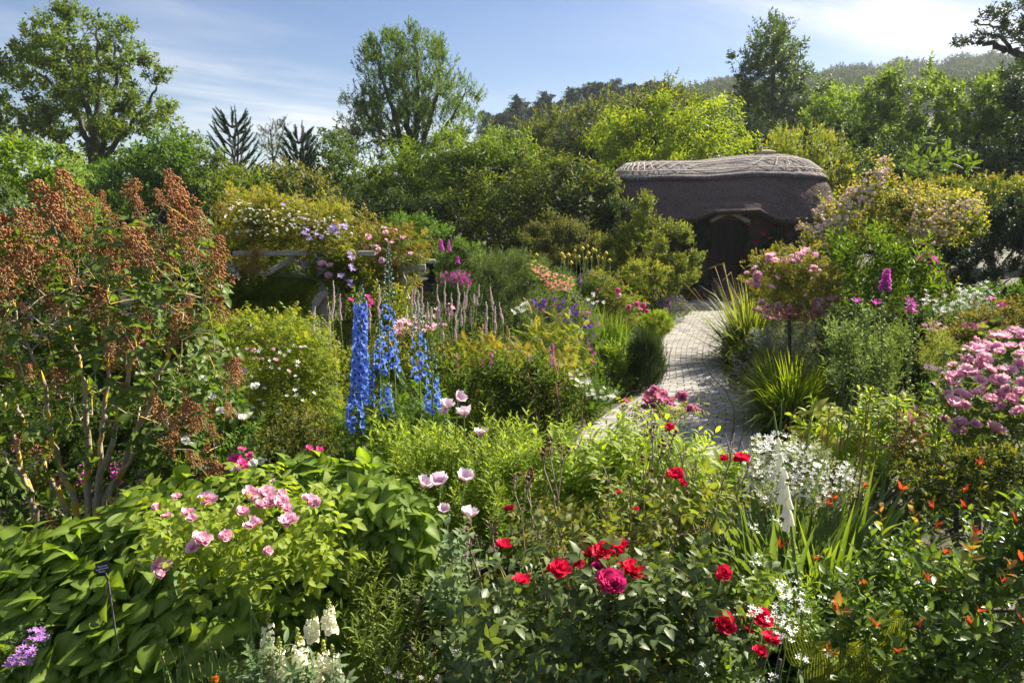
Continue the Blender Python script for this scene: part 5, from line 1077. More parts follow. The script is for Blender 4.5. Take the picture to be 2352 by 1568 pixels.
r, v = B('climbing_rose', 'reddish-leaved climbing rose with pale pink blooms over the right end of the pergola', [(800, 500), (850, 505), (900, 520), (950, 525), (985, 545), (1000, 570), (985, 600), (960, 620), (960, 660), (930, 720), (900, 760), (870, 700), (855, 640), (830, 590), (815, 550)], 10.3, 0.7, 'rosemid', 0.2, LMT('red climber', (0.07, 0.10, 0.018), (0.18, 0.21, 0.03), (0.30, 0.15, 0.05), tipw=(0.7, 1.15)), cat='climber', cover=5.0, clump=(200, 0.16), stems=50)
fl_on(r, v, 'rose_flower', R_FAR, PM['palepink'], [(845, 545), (850, 550), (883, 527), (886, 537), (862, 568), (842, 572), (855, 567), (870, 575), (846, 590), (908, 533), (830, 560), (944, 585), (900, 560), (925, 548), (887, 552), (820, 545), (878, 600), (866, 585)], 0.085, k=1.3)
r, v = B('honeysuckle', 'yellow-green climber trailing down the pergola post behind the delphiniums', [(770, 680), (820, 670), (880, 640), (940, 660), (930, 740), (900, 790), (830, 800), (790, 790), (760, 740)], 9.3, 0.4, 'mid', 0.17, G_YEL, cat='climber', cover=4.5, clump=(130, 0.13), stems=30)
fl_on(r, v, 'rose_flower', R_FAR, PM['hotpink'], [(806, 690), (843, 684), (850, 694), (846, 705), (828, 716)], 0.10, k=1.4)
g = Geo()
for i, (pa, pb) in enumerate((((778, 660), (790, 790)), ((790, 670), (783, 800)), ((800, 690), (800, 840)), ((925, 620), (935, 700)))):
    g.tube(wobble(PP(*pa, 9.25), PP(*pb, 9.2), 8, 0.05), 0.014, 5)
g.build('stem', MC['twig'], r)

# ------------------------------------------------------------------ right-hand border
r, v = B('mock_orange', 'big arching shrub with blush flower tips right of the cottage, rising to a spire', [(1810, 530), (1850, 500), (1880, 470), (1890, 440), (1930, 430), (1960, 415), (1990, 395), (2005, 370), (2030, 340), (2042, 362), (2052, 400), (2080, 420), (2140, 430), (2200, 440), (2262, 450), (2258, 490), (2200, 520), (2190, 560), (2100, 560), (2000, 560), (1900, 590), (1840, 580)], 11.4, 0.9, 'opp', 0.24,
  LMT('deutzia', (0.11, 0.14, 0.025), (0.22, 0.25, 0.04), (0.34, 0.26, 0.12)), cover=3.6, clump=(220, 0.17), stems=60)
fl_on(r, v, 'flower', BLOB, [petalmat('blush', (0.62, 0.46, 0.40), (0.78, 0.66, 0.60)), GS], np.vstack([pick([(1820, 530), (1890, 460), (1960, 430), (2030, 350), (2050, 400), (2000, 470), (1900, 560)], 260), pick([(2100, 470), (2250, 455), (2250, 500), (2170, 560), (2080, 560)], 150)]), 0.05, k=1.2)
B('perennial_sunflower', 'tall clump of narrow bright green leaves beside the pink standard rose', [(1890, 600), (1900, 540), (1940, 505), (2000, 500), (2060, 520), (2110, 545), (2150, 580), (2160, 640), (2130, 700), (2050, 730), (1960, 720), (1900, 660)], 9.6, 0.7, 'midlan', 0.32, LMT('sunflower leaf', (0.06, 0.12, 0.015), (0.15, 0.23, 0.03)), cat='plant', cover=3.6, clump=(110, 0.2), stems=50, up=1.0)
B('shrub_rose', 'dark leafy underplanting below the tall clump of narrow leaves', [(1880, 700), (1950, 690), (2080, 690), (2170, 720), (2190, 800), (2180, 900), (2060, 910), (1930, 900), (1880, 820)], 8.2, 0.7, 'mid', 0.22, LMT('under', (0.028, 0.055, 0.014), (0.08, 0.12, 0.025)), cover=5.5, clump=(150, 0.16), stems=20)
# standard rose
r, v = bush('standard_rose', 'pink standard rose with a round flowering head on a straight stem beside the path', 'rose tree', [(1708, 640), (1715, 600), (1740, 585), (1770, 575), (1810, 565), (1850, 562), (1890, 580), (1915, 600), (1935, 650), (1925, 700), (1890, 725), (1850, 735), (1800, 730), (1750, 722), (1722, 690)], 9.2, 0.55, 'rosemid', 0.17,
  LMT('standard', (0.10, 0.12, 0.02), (0.22, 0.22, 0.035), (0.30, 0.24, 0.06), tipw=(0.6, 1.1)), cover=4.6, clump=(150, 0.13), base=(1812, 9.2), limbs=[([(1812, 1150), (1814, 850), (1812, 740), (1815, 700)], 0.03, 0.022)], bark=MC['bark'])
pts = np.vstack([pick([(1730, 700), (1760, 690), (1820, 715), (1850, 700), (1925, 680), (1925, 710), (1870, 735), (1800, 742), (1740, 730)], 60), pick([(1710, 625), (1740, 615), (1745, 670), (1712, 650)], 12), pick([(1760, 590), (1850, 575), (1885, 590), (1850, 600), (1770, 610)], 16), [(1869, 618), (1862, 626), (1880, 622), (1875, 632), (1768, 660), (1784, 640), (1812, 705), (1850, 680)]])
fl_on(r, v, 'rose_flower', R_FAR, PM['pink'], pts, 0.095, k=1.15, szj=0.3)
# climbing rose arch at right
r, v = B('arching_rose', 'thin arching rose cane with magenta blooms at the edge of the dark hedge', [(2110, 600), (2120, 585), (2150, 590), (2170, 620), (2185, 660), (2180, 720), (2150, 720), (2130, 650)], 9.4, 0.3, 'mid', 0.18, G_BRONZE, cover=1.8, clump=(30, 0.12), stems=30)
fl_on(r, v, 'rose_flower', R_FAR, PM['magenta'], [(2115, 598), (2125, 592), (2132, 596), (2122, 604), (2138, 602)], 0.12, k=1.2)
g = Geo(); q = P(np.array([2150, 2178, 2182, 2176, 2160, 2135, 2125]), np.array([900, 760, 680, 630, 600, 585, 590]), 9.2); g.tube(q, 0.012, 5); g.build('stem', MC['twig'], r)
# ornamental grass by the path
def fountain(name, label, px, pyb, Y, n, length, mat, mat2=None, spreadang=35, T=BL, wid=0.12, heads=0, headmat=None, cat='grass clump', kind=None):
    c = P(px, 900, Y); c[2] = 0.0; r = thing(name, label, cat, c); g = Geo(); a = rng.random(n)*2*pi; t = np.abs(rng.normal(0, radians(spreadang)*0.6, n))+0.04; d = np.stack([np.cos(a)*np.sin(t), np.sin(a)*np.sin(t), np.cos(t)], -1)
    base = c+np.stack([np.cos(a)*wid*rng.random(n), np.sin(a)*wid*rng.random(n), np.zeros(n)], -1); L_ = length*(0.55+0.5*rng.random(n)); k = rng.integers(0, 4, n)
    R = frames_yz(np.cross(d, np.stack([np.cos(a), np.sin(a), np.zeros(n)], -1))+1e-3, d)
    # bend outwards: local x must point away from the centre
    X = nrm(np.stack([np.cos(a), np.sin(a), np.zeros(n)], -1)-d*np.sum(np.stack([np.cos(a), np.sin(a), np.zeros(n)], -1)*d, 1)[:, None]); R = np.stack([X, np.cross(d, X), d], -1)
    for j in range(4): s_ = k == j; g.inst(T[j], base[s_], R[s_], L_[s_])
    o = g.build('blade', mat, r); o['kind'] = 'stuff'
    if heads:
        g = Geo()
        for i in range(heads):
            j = rng.integers(0, n); e = base[j]+d[j]*length*1.12+X[j]*length*0.1; m = (base[j]+e)/2-X[j]*0.03; g.tube([base[j], m, e, e+X[j]*length*0.16-[0, 0, 0.03*length]], [0.003, 0.0025, 0.005, 0.004], 4)
        g.build('seed_head', headmat or G_STRAW, r).__setitem__('kind', 'stuff')
    return r
fountain('ornamental_grass', 'arching grass with pale flower stalks leaning over the right edge of the path', 1718, 0, 11.6, 520, 1.55, LMT('reed blade', (0.08, 0.12, 0.03), (0.17, 0.22, 0.05), (0.24, 0.24, 0.10)), spreadang=40, wid=0.25, heads=14)
fountain('ornamental_grass', 'lower darker grass tuft spreading onto the bricks below the arching grass', 1695, 0, 11.0, 300, 0.8, LMT('sedge', (0.05, 0.08, 0.02), (0.12, 0.15, 0.035)), spreadang=55, wid=0.2)
r, v = B('rose_campion', 'silver-leaved campion with small white flowers under the standard rose', [(1705, 800), (1712, 760), (1760, 740), (1850, 740), (1920, 745), (1930, 790), (1900, 830), (1800, 830), (1730, 830)], 9.8, 0.5, 'midlan', 0.2, G_SILVER, cat='flowering plant', cover=2.4, clump=(70, 0.14), stems=60, bark=G_SILVER, up=1.0)
fl_on(r, v, 'flower', STAR5, PM['white'], pick([(1705, 765), (1760, 738), (1850, 745), (1905, 735), (1925, 760), (1890, 805), (1780, 800), (1715, 800)], 95), 0.04, k=1.25)
r, v = B('cranesbill', 'low cranesbill with small mauve flowers along the right edge of the path', [(1662, 840), (1680, 800), (1720, 790), (1770, 810), (1800, 860), (1790, 920), (1745, 925), (1700, 900), (1672, 875)], 9.7, 0.4, 'midround', 0.15, LMT('cranesbill', (0.05, 0.09, 0.02), (0.12, 0.17, 0.035)), cat='flowering plant', cover=5, clump=(110, 0.09))
fl_on(r, v, 'flower', STAR5, PM['purple'], pick([(1668, 850), (1690, 810), (1730, 800), (1760, 840), (1770, 915), (1720, 905), (1680, 880)], 90), 0.04, k=1.2)
fountain('daylily_clump', 'fountain of yellow-green strap leaves at the right corner of the path', 1822, 0, 7.9, 1200, 1.05, LMT('daylily blade', (0.10, 0.17, 0.018), (0.20, 0.28, 0.03), (0.32, 0.28, 0.06), tl=0.45, tipw=(0.75, 1.15)), spreadang=46, T=BL, wid=0.2, cat='plant')
# opium poppies stalks, foxgloves
r, v = B('opium_poppy', 'grey-green poppy plants with three magenta flowers on tall stalks behind the strap leaves', [(1880, 900), (1895, 760), (1930, 720), (1970, 720), (2000, 740), (2060, 780), (2060, 900), (1960, 930)], 6.6, 0.4, 'midlan', 0.2, G_GLAUC, cat='flowering plant', cover=2.6, clump=(60, 0.12), stems=30, up=1.2)
pp = v.surf([(1967, 694), (2012, 700), (2088, 694)], 1.0); stalks(r, pp*[1, 1, 0]+rng.normal(0, 0.06, (3, 3))*[1, 1, 0], pp, 0.006, G_GLAUC, 'stem'); flowers(r, 'poppy_flower', CUP5, PM['magenta'], pp, np.array([[0, -0.2, 1.0]]), 0.11)
q = v.surf(pick([(1960, 710), (2000, 712), (2030, 740), (1990, 750)], 9), 1.0); stalks(r, q-[0, 0, 0.3], q, 0.004, G_GLAUC, 'stem'); flowers(r, 'seed_pod', PODS, [G_GLAUC, GS], q, np.array([[0, 0, 1.0]]), 0.03)
foxglove('tallest foxglove at the right, magenta bells on top of a long stalk of seed pods', 2038, 616, 655, 5.4, 40, 0.045, lean=0.12, stemr=0.011)
foxglove('second foxglove at the right, a small magenta top on a long stalk of seed pods', 2092, 690, 708, 5.2, 12, 0.036, lean=0.10)
r, v = B('wormwood', 'soft feathery pale green plant between the two foxgloves and the pink rose bush', [(2105, 830), (2115, 760), (2140, 735), (2170, 740), (2190, 790), (2180, 850), (2130, 860)], 6.2, 0.35, 'midnar', 0.16, LMT('fennel', (0.14, 0.18, 0.07), (0.26, 0.30, 0.12)), cat='plant', cover=3, clump=(60, 0.09), up=0.9)
fl_on(r, v, 'flower', BLOB, PM['palepink'], pick([(2110, 745), (2150, 735), (2175, 750), (2150, 765)], 30), 0.02, k=1.2)
r, v = B('wormwood', 'lower feathery pale clump at the foot of the tallest foxglove', [(2010, 850), (2020, 760), (2050, 720), (2085, 750), (2100, 830), (2070, 880), (2030, 880)], 6.4, 0.3, 'midnar', 0.16, G_GLAUC, cat='plant', cover=2.6, clump=(50, 0.09), up=0.9)
r, v = B('white_willowherb', 'white willowherb spikes in front of the dark hedge', [(2120, 760), (2130, 690), (2180, 680), (2260, 670), (2280, 740), (2200, 790)], 8.4, 0.5, 'midnar', 0.2, G_MID, cat='flowering plant', cover=3, clump=(60, 0.16), stems=30, up=1.2)
sp_ = [(2204, 655), (2212, 670), (2225, 652), (2238, 660), (2250, 655), (2262, 652), (2268, 664), (2218, 690), (2244, 684), (2130, 665), (2150, 680), (2168, 672), (2190, 690)]
pos = []; 
for px, py in sp_:
    a = P(px, py, 8.0); n = 14; pos.append(a-np.array([0, 0, 1.0])*(rng.random((n, 1))*0.3)+rng.normal(0, 0.022, (n, 3)))
stalks(r, [P(px, py+60, 8.0) for px, py in sp_], [P(px, py, 8.0) for px, py in sp_], 0.005); pos = np.vstack(pos); flowers(r, 'flower', STAR5, PM['white'], pos, face(pos), 0.05)
r, v = B('potentilla', 'reddish thin-leaved rose bush with tiny magenta blooms at the right edge', [(2150, 800), (2170, 730), (2230, 700), (2300, 680), (2400, 690), (2420, 800), (2300, 830), (2200, 830)], 6.9, 0.6, 'midfine', 0.17, LMT('reddish', (0.07, 0.08, 0.02), (0.16, 0.17, 0.04), (0.24, 0.15, 0.06), tipw=(0.6, 1.15)), cover=4, clump=(140, 0.13), stems=40)
fl_on(r, v, 'flower', STAR5, PM['hotpink'], [(2280, 685), (2278, 683), (2246, 752), (2241, 750), (2222, 748), (2300, 700), (2260, 740), (2100, 700)], 0.08, k=1.2)
B('box_bush', 'dim green foliage at the foot of the dark hedge at the right edge', [(2170, 700), (2200, 660), (2300, 650), (2420, 650), (2420, 740), (2250, 740)], 9.6, 0.5, 'mid', 0.2, G_MID, cover=4, clump=(80, 0.15))
# pink rose bush at the right edge
r, v = B('rose_bush', 'large rose bush covered with soft pink double roses at the right edge', [(2150, 900), (2170, 850), (2200, 820), (2240, 790), (2290, 770), (2352, 755), (2450, 750), (2460, 1040), (2352, 1040), (2250, 1030), (2180, 1010), (2160, 960)], 4.7, 0.6, 'rosenear', 0.17, LMT('rose bush', (0.035, 0.07, 0.018), (0.09, 0.14, 0.03), rib=(0.14, 0.18, 0.06)), cover=4.2, clump=(130, 0.13), stems=30)
pts = [(2245, 785), (2262, 795), (2235, 800), (2255, 812), (2290, 775), (2310, 780), (2330, 765), (2345, 775), (2280, 800), (2300, 812), (2322, 800), (2340, 815), (2265, 830), (2225, 805), (2210, 825), (2190, 845), (2200, 870), (2215, 855), (2235, 860), (2250, 875), (2205, 905), (2190, 925), (2225, 915), (2240, 905), (2262, 905), (2275, 920),
       (2290, 925), (2310, 915), (2330, 925), (2345, 905), (2350, 880), (2320, 900), (2180, 880), (2175, 905), (2170, 965), (2195, 985), (2210, 975), (2215, 995), (2250, 980), (2285, 990), (2305, 940), (2335, 945), (2325, 855), (2300, 850), (2350, 840), (2285, 870), (2222, 935), (2205, 940), (2270, 850), (2245, 840), (2300, 880), (2360, 800), (2370, 850), (2380, 900), (2375, 780)]
fl_on(r, v, 'rose_flower', roseT(variants=4, ruf=0.06), PM['pink'], pts[::2], 0.082, k=1.25, szj=0.2); fl_on(r, v, 'rose_flower', R_NEAR, PM['palepink'], pts[1::2], 0.08, k=1.25, szj=0.2)
r, v = B('cape_daisy', 'small group of pink and white daisies left of the pink rose bush', [(2120, 880), (2140, 850), (2190, 845), (2200, 880), (2180, 910), (2130, 910)], 5.3, 0.2, 'midlan', 0.13, G_MID, cat='flowering plant', cover=1.6, stems=16)
fl_on(r, v, 'flower', DAISY, [petalmat('daisy pink', (0.7, 0.25, 0.5), (0.85, 0.6, 0.75)), MC['leaf mid green']], [(2131, 842), (2158, 850), (2170, 855), (2188, 850), (2192, 858), (2160, 872), (2147, 878), (2152, 888), (2170, 885)], 0.07, k=1.4)
# lower right greens
B('bergamot', 'yellow-green leafy border plants in front of the poppy stalks', [(1830, 960), (1850, 930), (1920, 910), (2000, 905), (2080, 890), (2150, 900), (2180, 940), (2180, 1040), (2080, 1080), (1950, 1080), (1850, 1040)], 5.2, 0.6, 'lily', 0.2, G_PHLOX, cat='plant', cover=3.6, clump=(110, 0.13), stems=30, up=0.8)
B('plantain_lily', 'broad yellow hosta-like leaves just right of the white foxglove', [(1830, 990), (1850, 950), (1900, 940), (1960, 960), (1990, 1000), (1960, 1050), (1880, 1050)], 4.9, 0.25, 'big', 0.10, LMT('hosta', (0.16, 0.20, 0.015), (0.30, 0.32, 0.03), rib=(0.35, 0.35, 0.08)), cat='plant', cover=2.5)
r, v = B('columbine', 'purple-bronze leaved stems among the yellow-green plants at the foot of the foxgloves', [(2040, 1060), (2050, 960), (2090, 940), (2130, 960), (2150, 1030), (2120, 1080)], 4.7, 0.25, 'lily', 0.2, LMT('bronze leaf', (0.10, 0.09, 0.03), (0.22, 0.18, 0.05), (0.2, 0.1, 0.06)), cat='plant', cover=2.0, stems=14)
fl_on(r, v, 'flower', CUP5, PM['magenta'], [(2088, 955), (2085, 962), (2125, 1085), (2110, 1090)], 0.045, k=1.2)
# tall thin flower stems
tops = [(1795, 925), (1822, 950), (1860, 960), (1870, 930), (1905, 940), (1935, 955), (1957, 895), (1990, 930), (2020, 960), (2060, 900), (2085, 1000), (1890, 990), (1925, 1000), (1975, 1000), (1840, 1010), (2040, 1010), (1800, 985), (2000, 900)]
for i, (px, py) in enumerate(tops):
    Y = 3.9+0.5*rng.random(); b = P(px, py, Y); base = np.array([b[0]+rng.normal(0, 0.05), Y, 0.0]); r = thing('bare_flower_stem', 'thin bare flower stem with a small seed tip standing above the white cushion', 'plant stem', base, 'thin bare flower stems')
    g = Geo(); w = wobble(base, b, 7, 0.008); g.tube(w, np.linspace(0.006, 0.003, 7), 5)
    for k in range(3):
        p = w[6-k]; g.tube([p, p+[0.012, 0, 0.03]], [0.003, 0.005], 4, A=(0.9, .5, 0))
    g.build('stem', MC['red stem'] if i % 3 else GS, r)
# white cushion
r, v = B('white_cerastium', 'cushion of tiny white flowers at the near end of the path', [(1700, 1090), (1705, 1030), (1735, 1000), (1790, 985), (1870, 1020), (1935, 1050), (1985, 1080), (1985, 1140), (1900, 1200), (1780, 1190), (1720, 1150)], 4.3, 0.4, 'midlan', 0.11, G_SILVER, cat='flowering plant', cover=2.6, clump=(110, 0.07), stems=50, bark=G_SILVER)
fl_on(r, v, 'flower', STAR5, PM['white'], pick([(1702, 1090), (1708, 1030), (1740, 1000), (1790, 988), (1870, 1022), (1935, 1052), (1975, 1085), (1960, 1120), (1850, 1160), (1740, 1150)], 420), 0.027, k=1.1, szj=0.35)
fountain('crocosmia_clump', 'sheaf of long blue-green blades below the white cushion', 1815, 0, 3.7, 340, 1.2, G_BLADEB, spreadang=38, T=BLW, wid=0.25, cat='plant')
fountain('crocosmia_clump', 'second sheaf of long green blades leaning right towards the dark cotoneaster', 1945, 0, 3.6, 340, 1.15, G_BLADE, spreadang=45, T=BLW, wid=0.25, cat='plant')
# near white foxglove and its tall spent stem
r = thing('foxglove', 'white foxglove close by, long pale bells hanging on one side of its stem', 'foxglove', P(1850, 1100, 2.3)*[1, 1, 0])
t0 = P(1772, 945, 2.3); b0 = np.array([P(1905, 1500, 2.3)[0], 2.3, 0.0]); pts = np.array([b0+(t0-b0)*f+np.array([0.05*sin(f*3), 0, 0]) for f in np.linspace(0, 1, 10)])
g = Geo(); g.tube(pts, np.linspace(0.009, 0.003, 10), 7); g.build('stem', GS, r)
def on(f): return np.array([np.interp(f*9, np.arange(10), pts[:, i]) for i in range(3)])
fl = [(f_, 0.018+0.030*min(1, (0.97-f_)/0.10)) for f_ in np.linspace(0.97, 0.80, 13)]
pos = np.array([on(f) for f, s_ in fl]); dd = np.array([nrm(np.array([(-0.22, 0.20, -0.10, 0.08)[i % 4], -0.22-0.1*(i % 2), -0.9])) for i in range(len(fl))]); flowers(r, 'bell_flower', bellT(1.15, 1.0, 0.22, 9, 2), PM['cream'], pos+dd*0.012, dd, [s_*1.15 for f, s_ in fl], 0.05)
m = 64; fz = np.linspace(0.28, 0.92, m); pos = np.array([on(f) for f in fz]); a = np.arange(m)*2.4; dd = np.stack([np.cos(a), np.sin(a), np.full(m, 0.5)], -1)
flowers(r, 'seed_pod', PODS, [leafmat('pale pod', (0.30, 0.36, 0.18), (0.48, 0.52, 0.32), tl=0.3), GS], pos+dd*0.014, dd, 0.014, 0.2)
g = Geo(); m = 26; fz = rng.random(m)*0.6+0.1; pos = np.array([on(f) for f in fz]); a = rng.random(m)*6.3; dd = np.stack([np.cos(a), np.sin(a), np.full(m, 0.4)], -1); g.inst(LF_LAN, pos, frames_yz(dd, np.array([[0, 0, 1.0]]*m)), 0.04+0.03*rng.random(m)); g.build('foliage', G_GLAUC, r)
# cotoneaster: flat dark sprays
r, v = B('cotoneaster', 'dark fishbone-branched cotoneaster spreading sideways at the right', [(2020, 1070), (2060, 1040), (2150, 1030), (2250, 1020), (2352, 1010), (2440, 1000), (2440, 1200), (2300, 1220), (2180, 1190), (2080, 1130)], 3.7, 0.4, 'midfine', 0.13, LMT('cotoneaster', (0.025, 0.045, 0.012), (0.08, 0.11, 0.022), (0.16, 0.16, 0.03)), cover=3.4, clump=(120, 0.10), out=1.0, up=0.1, stems=80, srad=0.02)

# ------------------------------------------------------------------ the brown-headed lilac at the left
def panicleT(variants=5):
    outs = []
    for v in range(variants):
        g = Geo(); n = 210; f = rng.random(n)**0.85; a = rng.random(n)*6.3; lob = 1+0.45*np.sin(a*3+f*9+v)
        rr = 0.40*(1-f*0.72)*lob*(0.55+0.45*rng.random(n)); pos = np.stack([np.cos(a)*rr, np.sin(a)*rr, f-0.1], -1)
        for j, t in enumerate(BLOB): s_ = (np.arange(n) % 3) == j; g.inst(t, pos[s_], frames(rng.normal(0, 1, (s_.sum(), 3))), 0.066*(0.7+0.6*rng.random(s_.sum())), rng.random(s_.sum()))
        g.tube([(0, 0, -0.25), (0, 0, 0.4), (0, 0, 0.85)], [0.02, 0.014, 0.006], 4, m=1)
        outs.append(g.tmpl())
    return outs
LY = 4.5
b0 = P(205, 1150, LY); b0[2] = 0; lil = thing('lilac_bush', 'tall lilac full of rust-brown faded flower heads, with pale lichened stems, at the left', 'lilac', b0)
gs = Geo(); nodes = []; rad = []
lim = [([(205, 1560), (203, 1160), (200, 1080), (205, 960), (190, 870), (170, 780), (150, 700)], 0.035, 0.012, 0.0), ([(210, 1560), (215, 1150), (235, 1080), (262, 1000), (285, 900), (310, 800), (318, 720)], 0.034, 0.012, -0.1),
       ([(215, 1560), (232, 1150), (280, 1090), (300, 1020), (345, 930), (360, 860), (400, 790), (420, 720)], 0.034, 0.011, 0.1), ([(150, 1560), (155, 1180), (120, 1100), (70, 1010), (40, 940), (20, 880)], 0.03, 0.010, 0.1),
       ([(190, 1560), (180, 1170), (140, 1080), (120, 1000), (110, 900), (60, 780), (30, 690)], 0.03, 0.010, -0.15), ([(220, 1560), (228, 1100), (232, 1000), (250, 900), (245, 780), (250, 650)], 0.028, 0.010, 0.2),
       ([(90, 1560), (85, 1180), (50, 1090), (0, 1040), (-40, 1000)], 0.026, 0.01, 0.0), ([(225, 1560), (250, 1120), (300, 1060), (330, 1000), (420, 960), (480, 930)], 0.02, 0.008, -0.1), ([(60, 1560), (70, 1150), (30, 1000), (0, 900), (-20, 780)], 0.024, 0.009, 0.3)]
for pts, r0, r1, dy in lim:
    q = np.array(pts, float); w = P(q[:, 0], q[:, 1], LY+dy*np.linspace(0, 1, len(q))); w[0] = [w[1][0], w[1][1], 0.0]
    t = np.linspace(0, 1, len(w)); tt = np.linspace(0, 1, 26); ww = np.stack([np.interp(tt, t, w[:, i]) for i in range(3)], -1); ww[1:-1] = (ww[:-2]+2*ww[1:-1]+ww[2:])/4+rng.normal(0, 0.008, (24, 3))
    rr = np.linspace(r0, r1, 26); rr = rr*0.78; gs.tube(ww, rr, 7); nodes += list(ww[8:]); rad += list(rr[8:])
pan = [(150, 440), (118, 470), (200, 440), (188, 485), (232, 428), (255, 470), (300, 415), (322, 450), (335, 500), (370, 430), (395, 408), (420, 440), (432, 480), (462, 500), (482, 540), (8, 530), (48, 545), (90, 560), (22, 590), (62, 600), (104, 505), (110, 600), (132, 570), (20, 645), (290, 540), (330, 560), (362, 540),
       (350, 595), (280, 610), (300, 515), (412, 520), (440, 560), (392, 590), (500, 560), (505, 612), (480, 655), (512, 690), (100, 645), (160, 600), (182, 622), (215, 680), (232, 650), (160, 700), (60, 680), (322, 700), (310, 735), (402, 625), (442, 700), (420, 722), (340, 722), (252, 760), (290, 780), (332, 770),
       (42, 822), (62, 838), (150, 830), (130, 855), (300, 800), (252, 805), (392, 760), (410, 735), (460, 770), (520, 860), (532, 830), (352, 920), (380, 932), (420, 920), (442, 900), (462, 930), (400, 952), (490, 970), (470, 1010), (500, 1050), (380, 1000), (450, 1030), (300, 880), (80, 1000), (112, 1012), (42, 990),
       (100, 1070), (140, 1075), (12, 1190), (120, 1172), (202, 1190), (540, 845), (522, 990), (532, 1040), (482, 1070), (240, 560), (205, 540), (170, 530), (60, 510), (262, 590), (12, 700), (232, 700), (372, 660), (20, 560), (140, 480)]
pan = np.array(pan, float)[:100]; dpt = LY+rng.normal(0, 0.32, len(pan)); pp = P(pan[:, 0], pan[:, 1]+34, dpt)
extra = P(*(pick([(0, 620), (200, 560), (480, 600), (500, 800), (420, 1000), (100, 1000), (-30, 900)], 260).T), LY+rng.normal(0, 0.3, 260))
NA, RA = branch_out(gs, nodes, rad, np.vstack([pp, extra]), b0, rmin=0.004, ratio=0.55, rcap=0.010, curve=0.5, wob=0.02)
gs.build('stem', MC['lichen bark'], lil)
dd = nrm(np.array([0, -0.1, 1.0])+rng.normal(0, 0.22, pp.shape)); flowers(lil, 'dead_flower_head', panicleT(), PM['seed'], pp-dd*0.02, dd, np.where(pan[:, 1] < 620, 0.195, 0.155), 0.22)
p2 = pick([(0, 540), (150, 450), (430, 430), (520, 560), (540, 860), (520, 1040), (420, 1000), (380, 760), (0, 780)], 26); p2w = P(p2[:, 0], p2[:, 1]+30, LY+0.1+rng.normal(0, 0.3, 26)); g = Geo(); PT = panicleT(3)
for j in range(3): g.inst(PT[j], p2w[j::3], frames(nrm(np.array([0, 0, 1.0])+rng.normal(0, 0.25, p2w[j::3].shape))), 0.10+0.06*rng.random(len(p2w[j::3])))
o = g.build('dead_flower_head', PM['seed'], lil); o['kind'] = 'stuff'
vl = Vol([(0, 560), (100, 500), (300, 480), (440, 470), (520, 560), (530, 700), (560, 860), (540, 1060), (400, 1090), (250, 1000), (200, 1180), (0, 1240), (-60, 1100), (-60, 600)], LY, 0.45)
g, _ = leafage(vl, SP['lilacleaf'], 0.125, 1.25, up=0.4, down=0.2, front=0.5, shell=0.8); g.build('foliage', G_LILAC, lil)
B('rose_bush', 'dark tangled undergrowth behind the lilac stems with pale pink-white blooms', [(330, 880), (400, 850), (500, 850), (570, 880), (600, 980), (600, 1080), (480, 1110), (340, 1080)], 5.3, 0.5, 'ovate', 0.15, G_MID, cover=3.2, clump=(60, 0.14), stems=26)[0]
r, v = B('hydrangea', 'dim leafy bush with a few white blooms glimpsed between the lilac stems', [(-60, 900), (60, 860), (200, 880), (340, 900), (360, 1060), (200, 1130), (-60, 1160)], 5.6, 0.4, 'mid', 0.15, LMT('dim', (0.03, 0.06, 0.014), (0.09, 0.14, 0.025)), cover=3.6, clump=(90, 0.13), stems=26)
r, v = B('peony_clump', 'white and magenta flowers tucked behind the right side of the lilac', [(470, 1060), (500, 1030), (560, 1020), (600, 1050), (600, 1090), (500, 1100)], 4.6, 0.25, 'lily', 0.14, G_MID, cat='flowering plant', cover=2.4)
fl_on(r, v, 'flower', R_FAR, PM['hotpink'], [(558, 1033), (545, 1055), (560, 1062), (528, 1075), (550, 1078), (536, 1060), (575, 1046), (565, 1072), (710, 1030), (735, 1034)], 0.06, k=1.4); fl_on(r, v, 'flower', R_FAR, PM['white'], [(600, 1058), (586, 1062), (540, 1080), (478, 1080), (487, 917), (560, 962), (505, 945), (585, 890), (430, 1010), (470, 870)], 0.06, k=1.5)
foxglove('small magenta foxglove seen left of the two main lilac stems', 190, 1065, 1120, 4.9, 16, 0.045, seed=False, leaves=False); foxglove('small magenta foxglove just right of the main lilac stems', 262, 1060, 1098, 4.9, 14, 0.045, seed=False, leaves=False)
# far-left backdrop behind lilac twigs
B('privet_bush', 'mid green bush filling in behind the upper twigs of the lilac', [(-60, 560), (60, 540), (200, 520), (360, 500), (470, 520), (520, 620), (500, 760), (440, 880), (-60, 900)], 8.6, 1.0, 'mid', 0.2, LMT('privet', (0.04, 0.08, 0.014), (0.12, 0.17, 0.028)), cover=4, clump=(220, 0.2), stems=26)

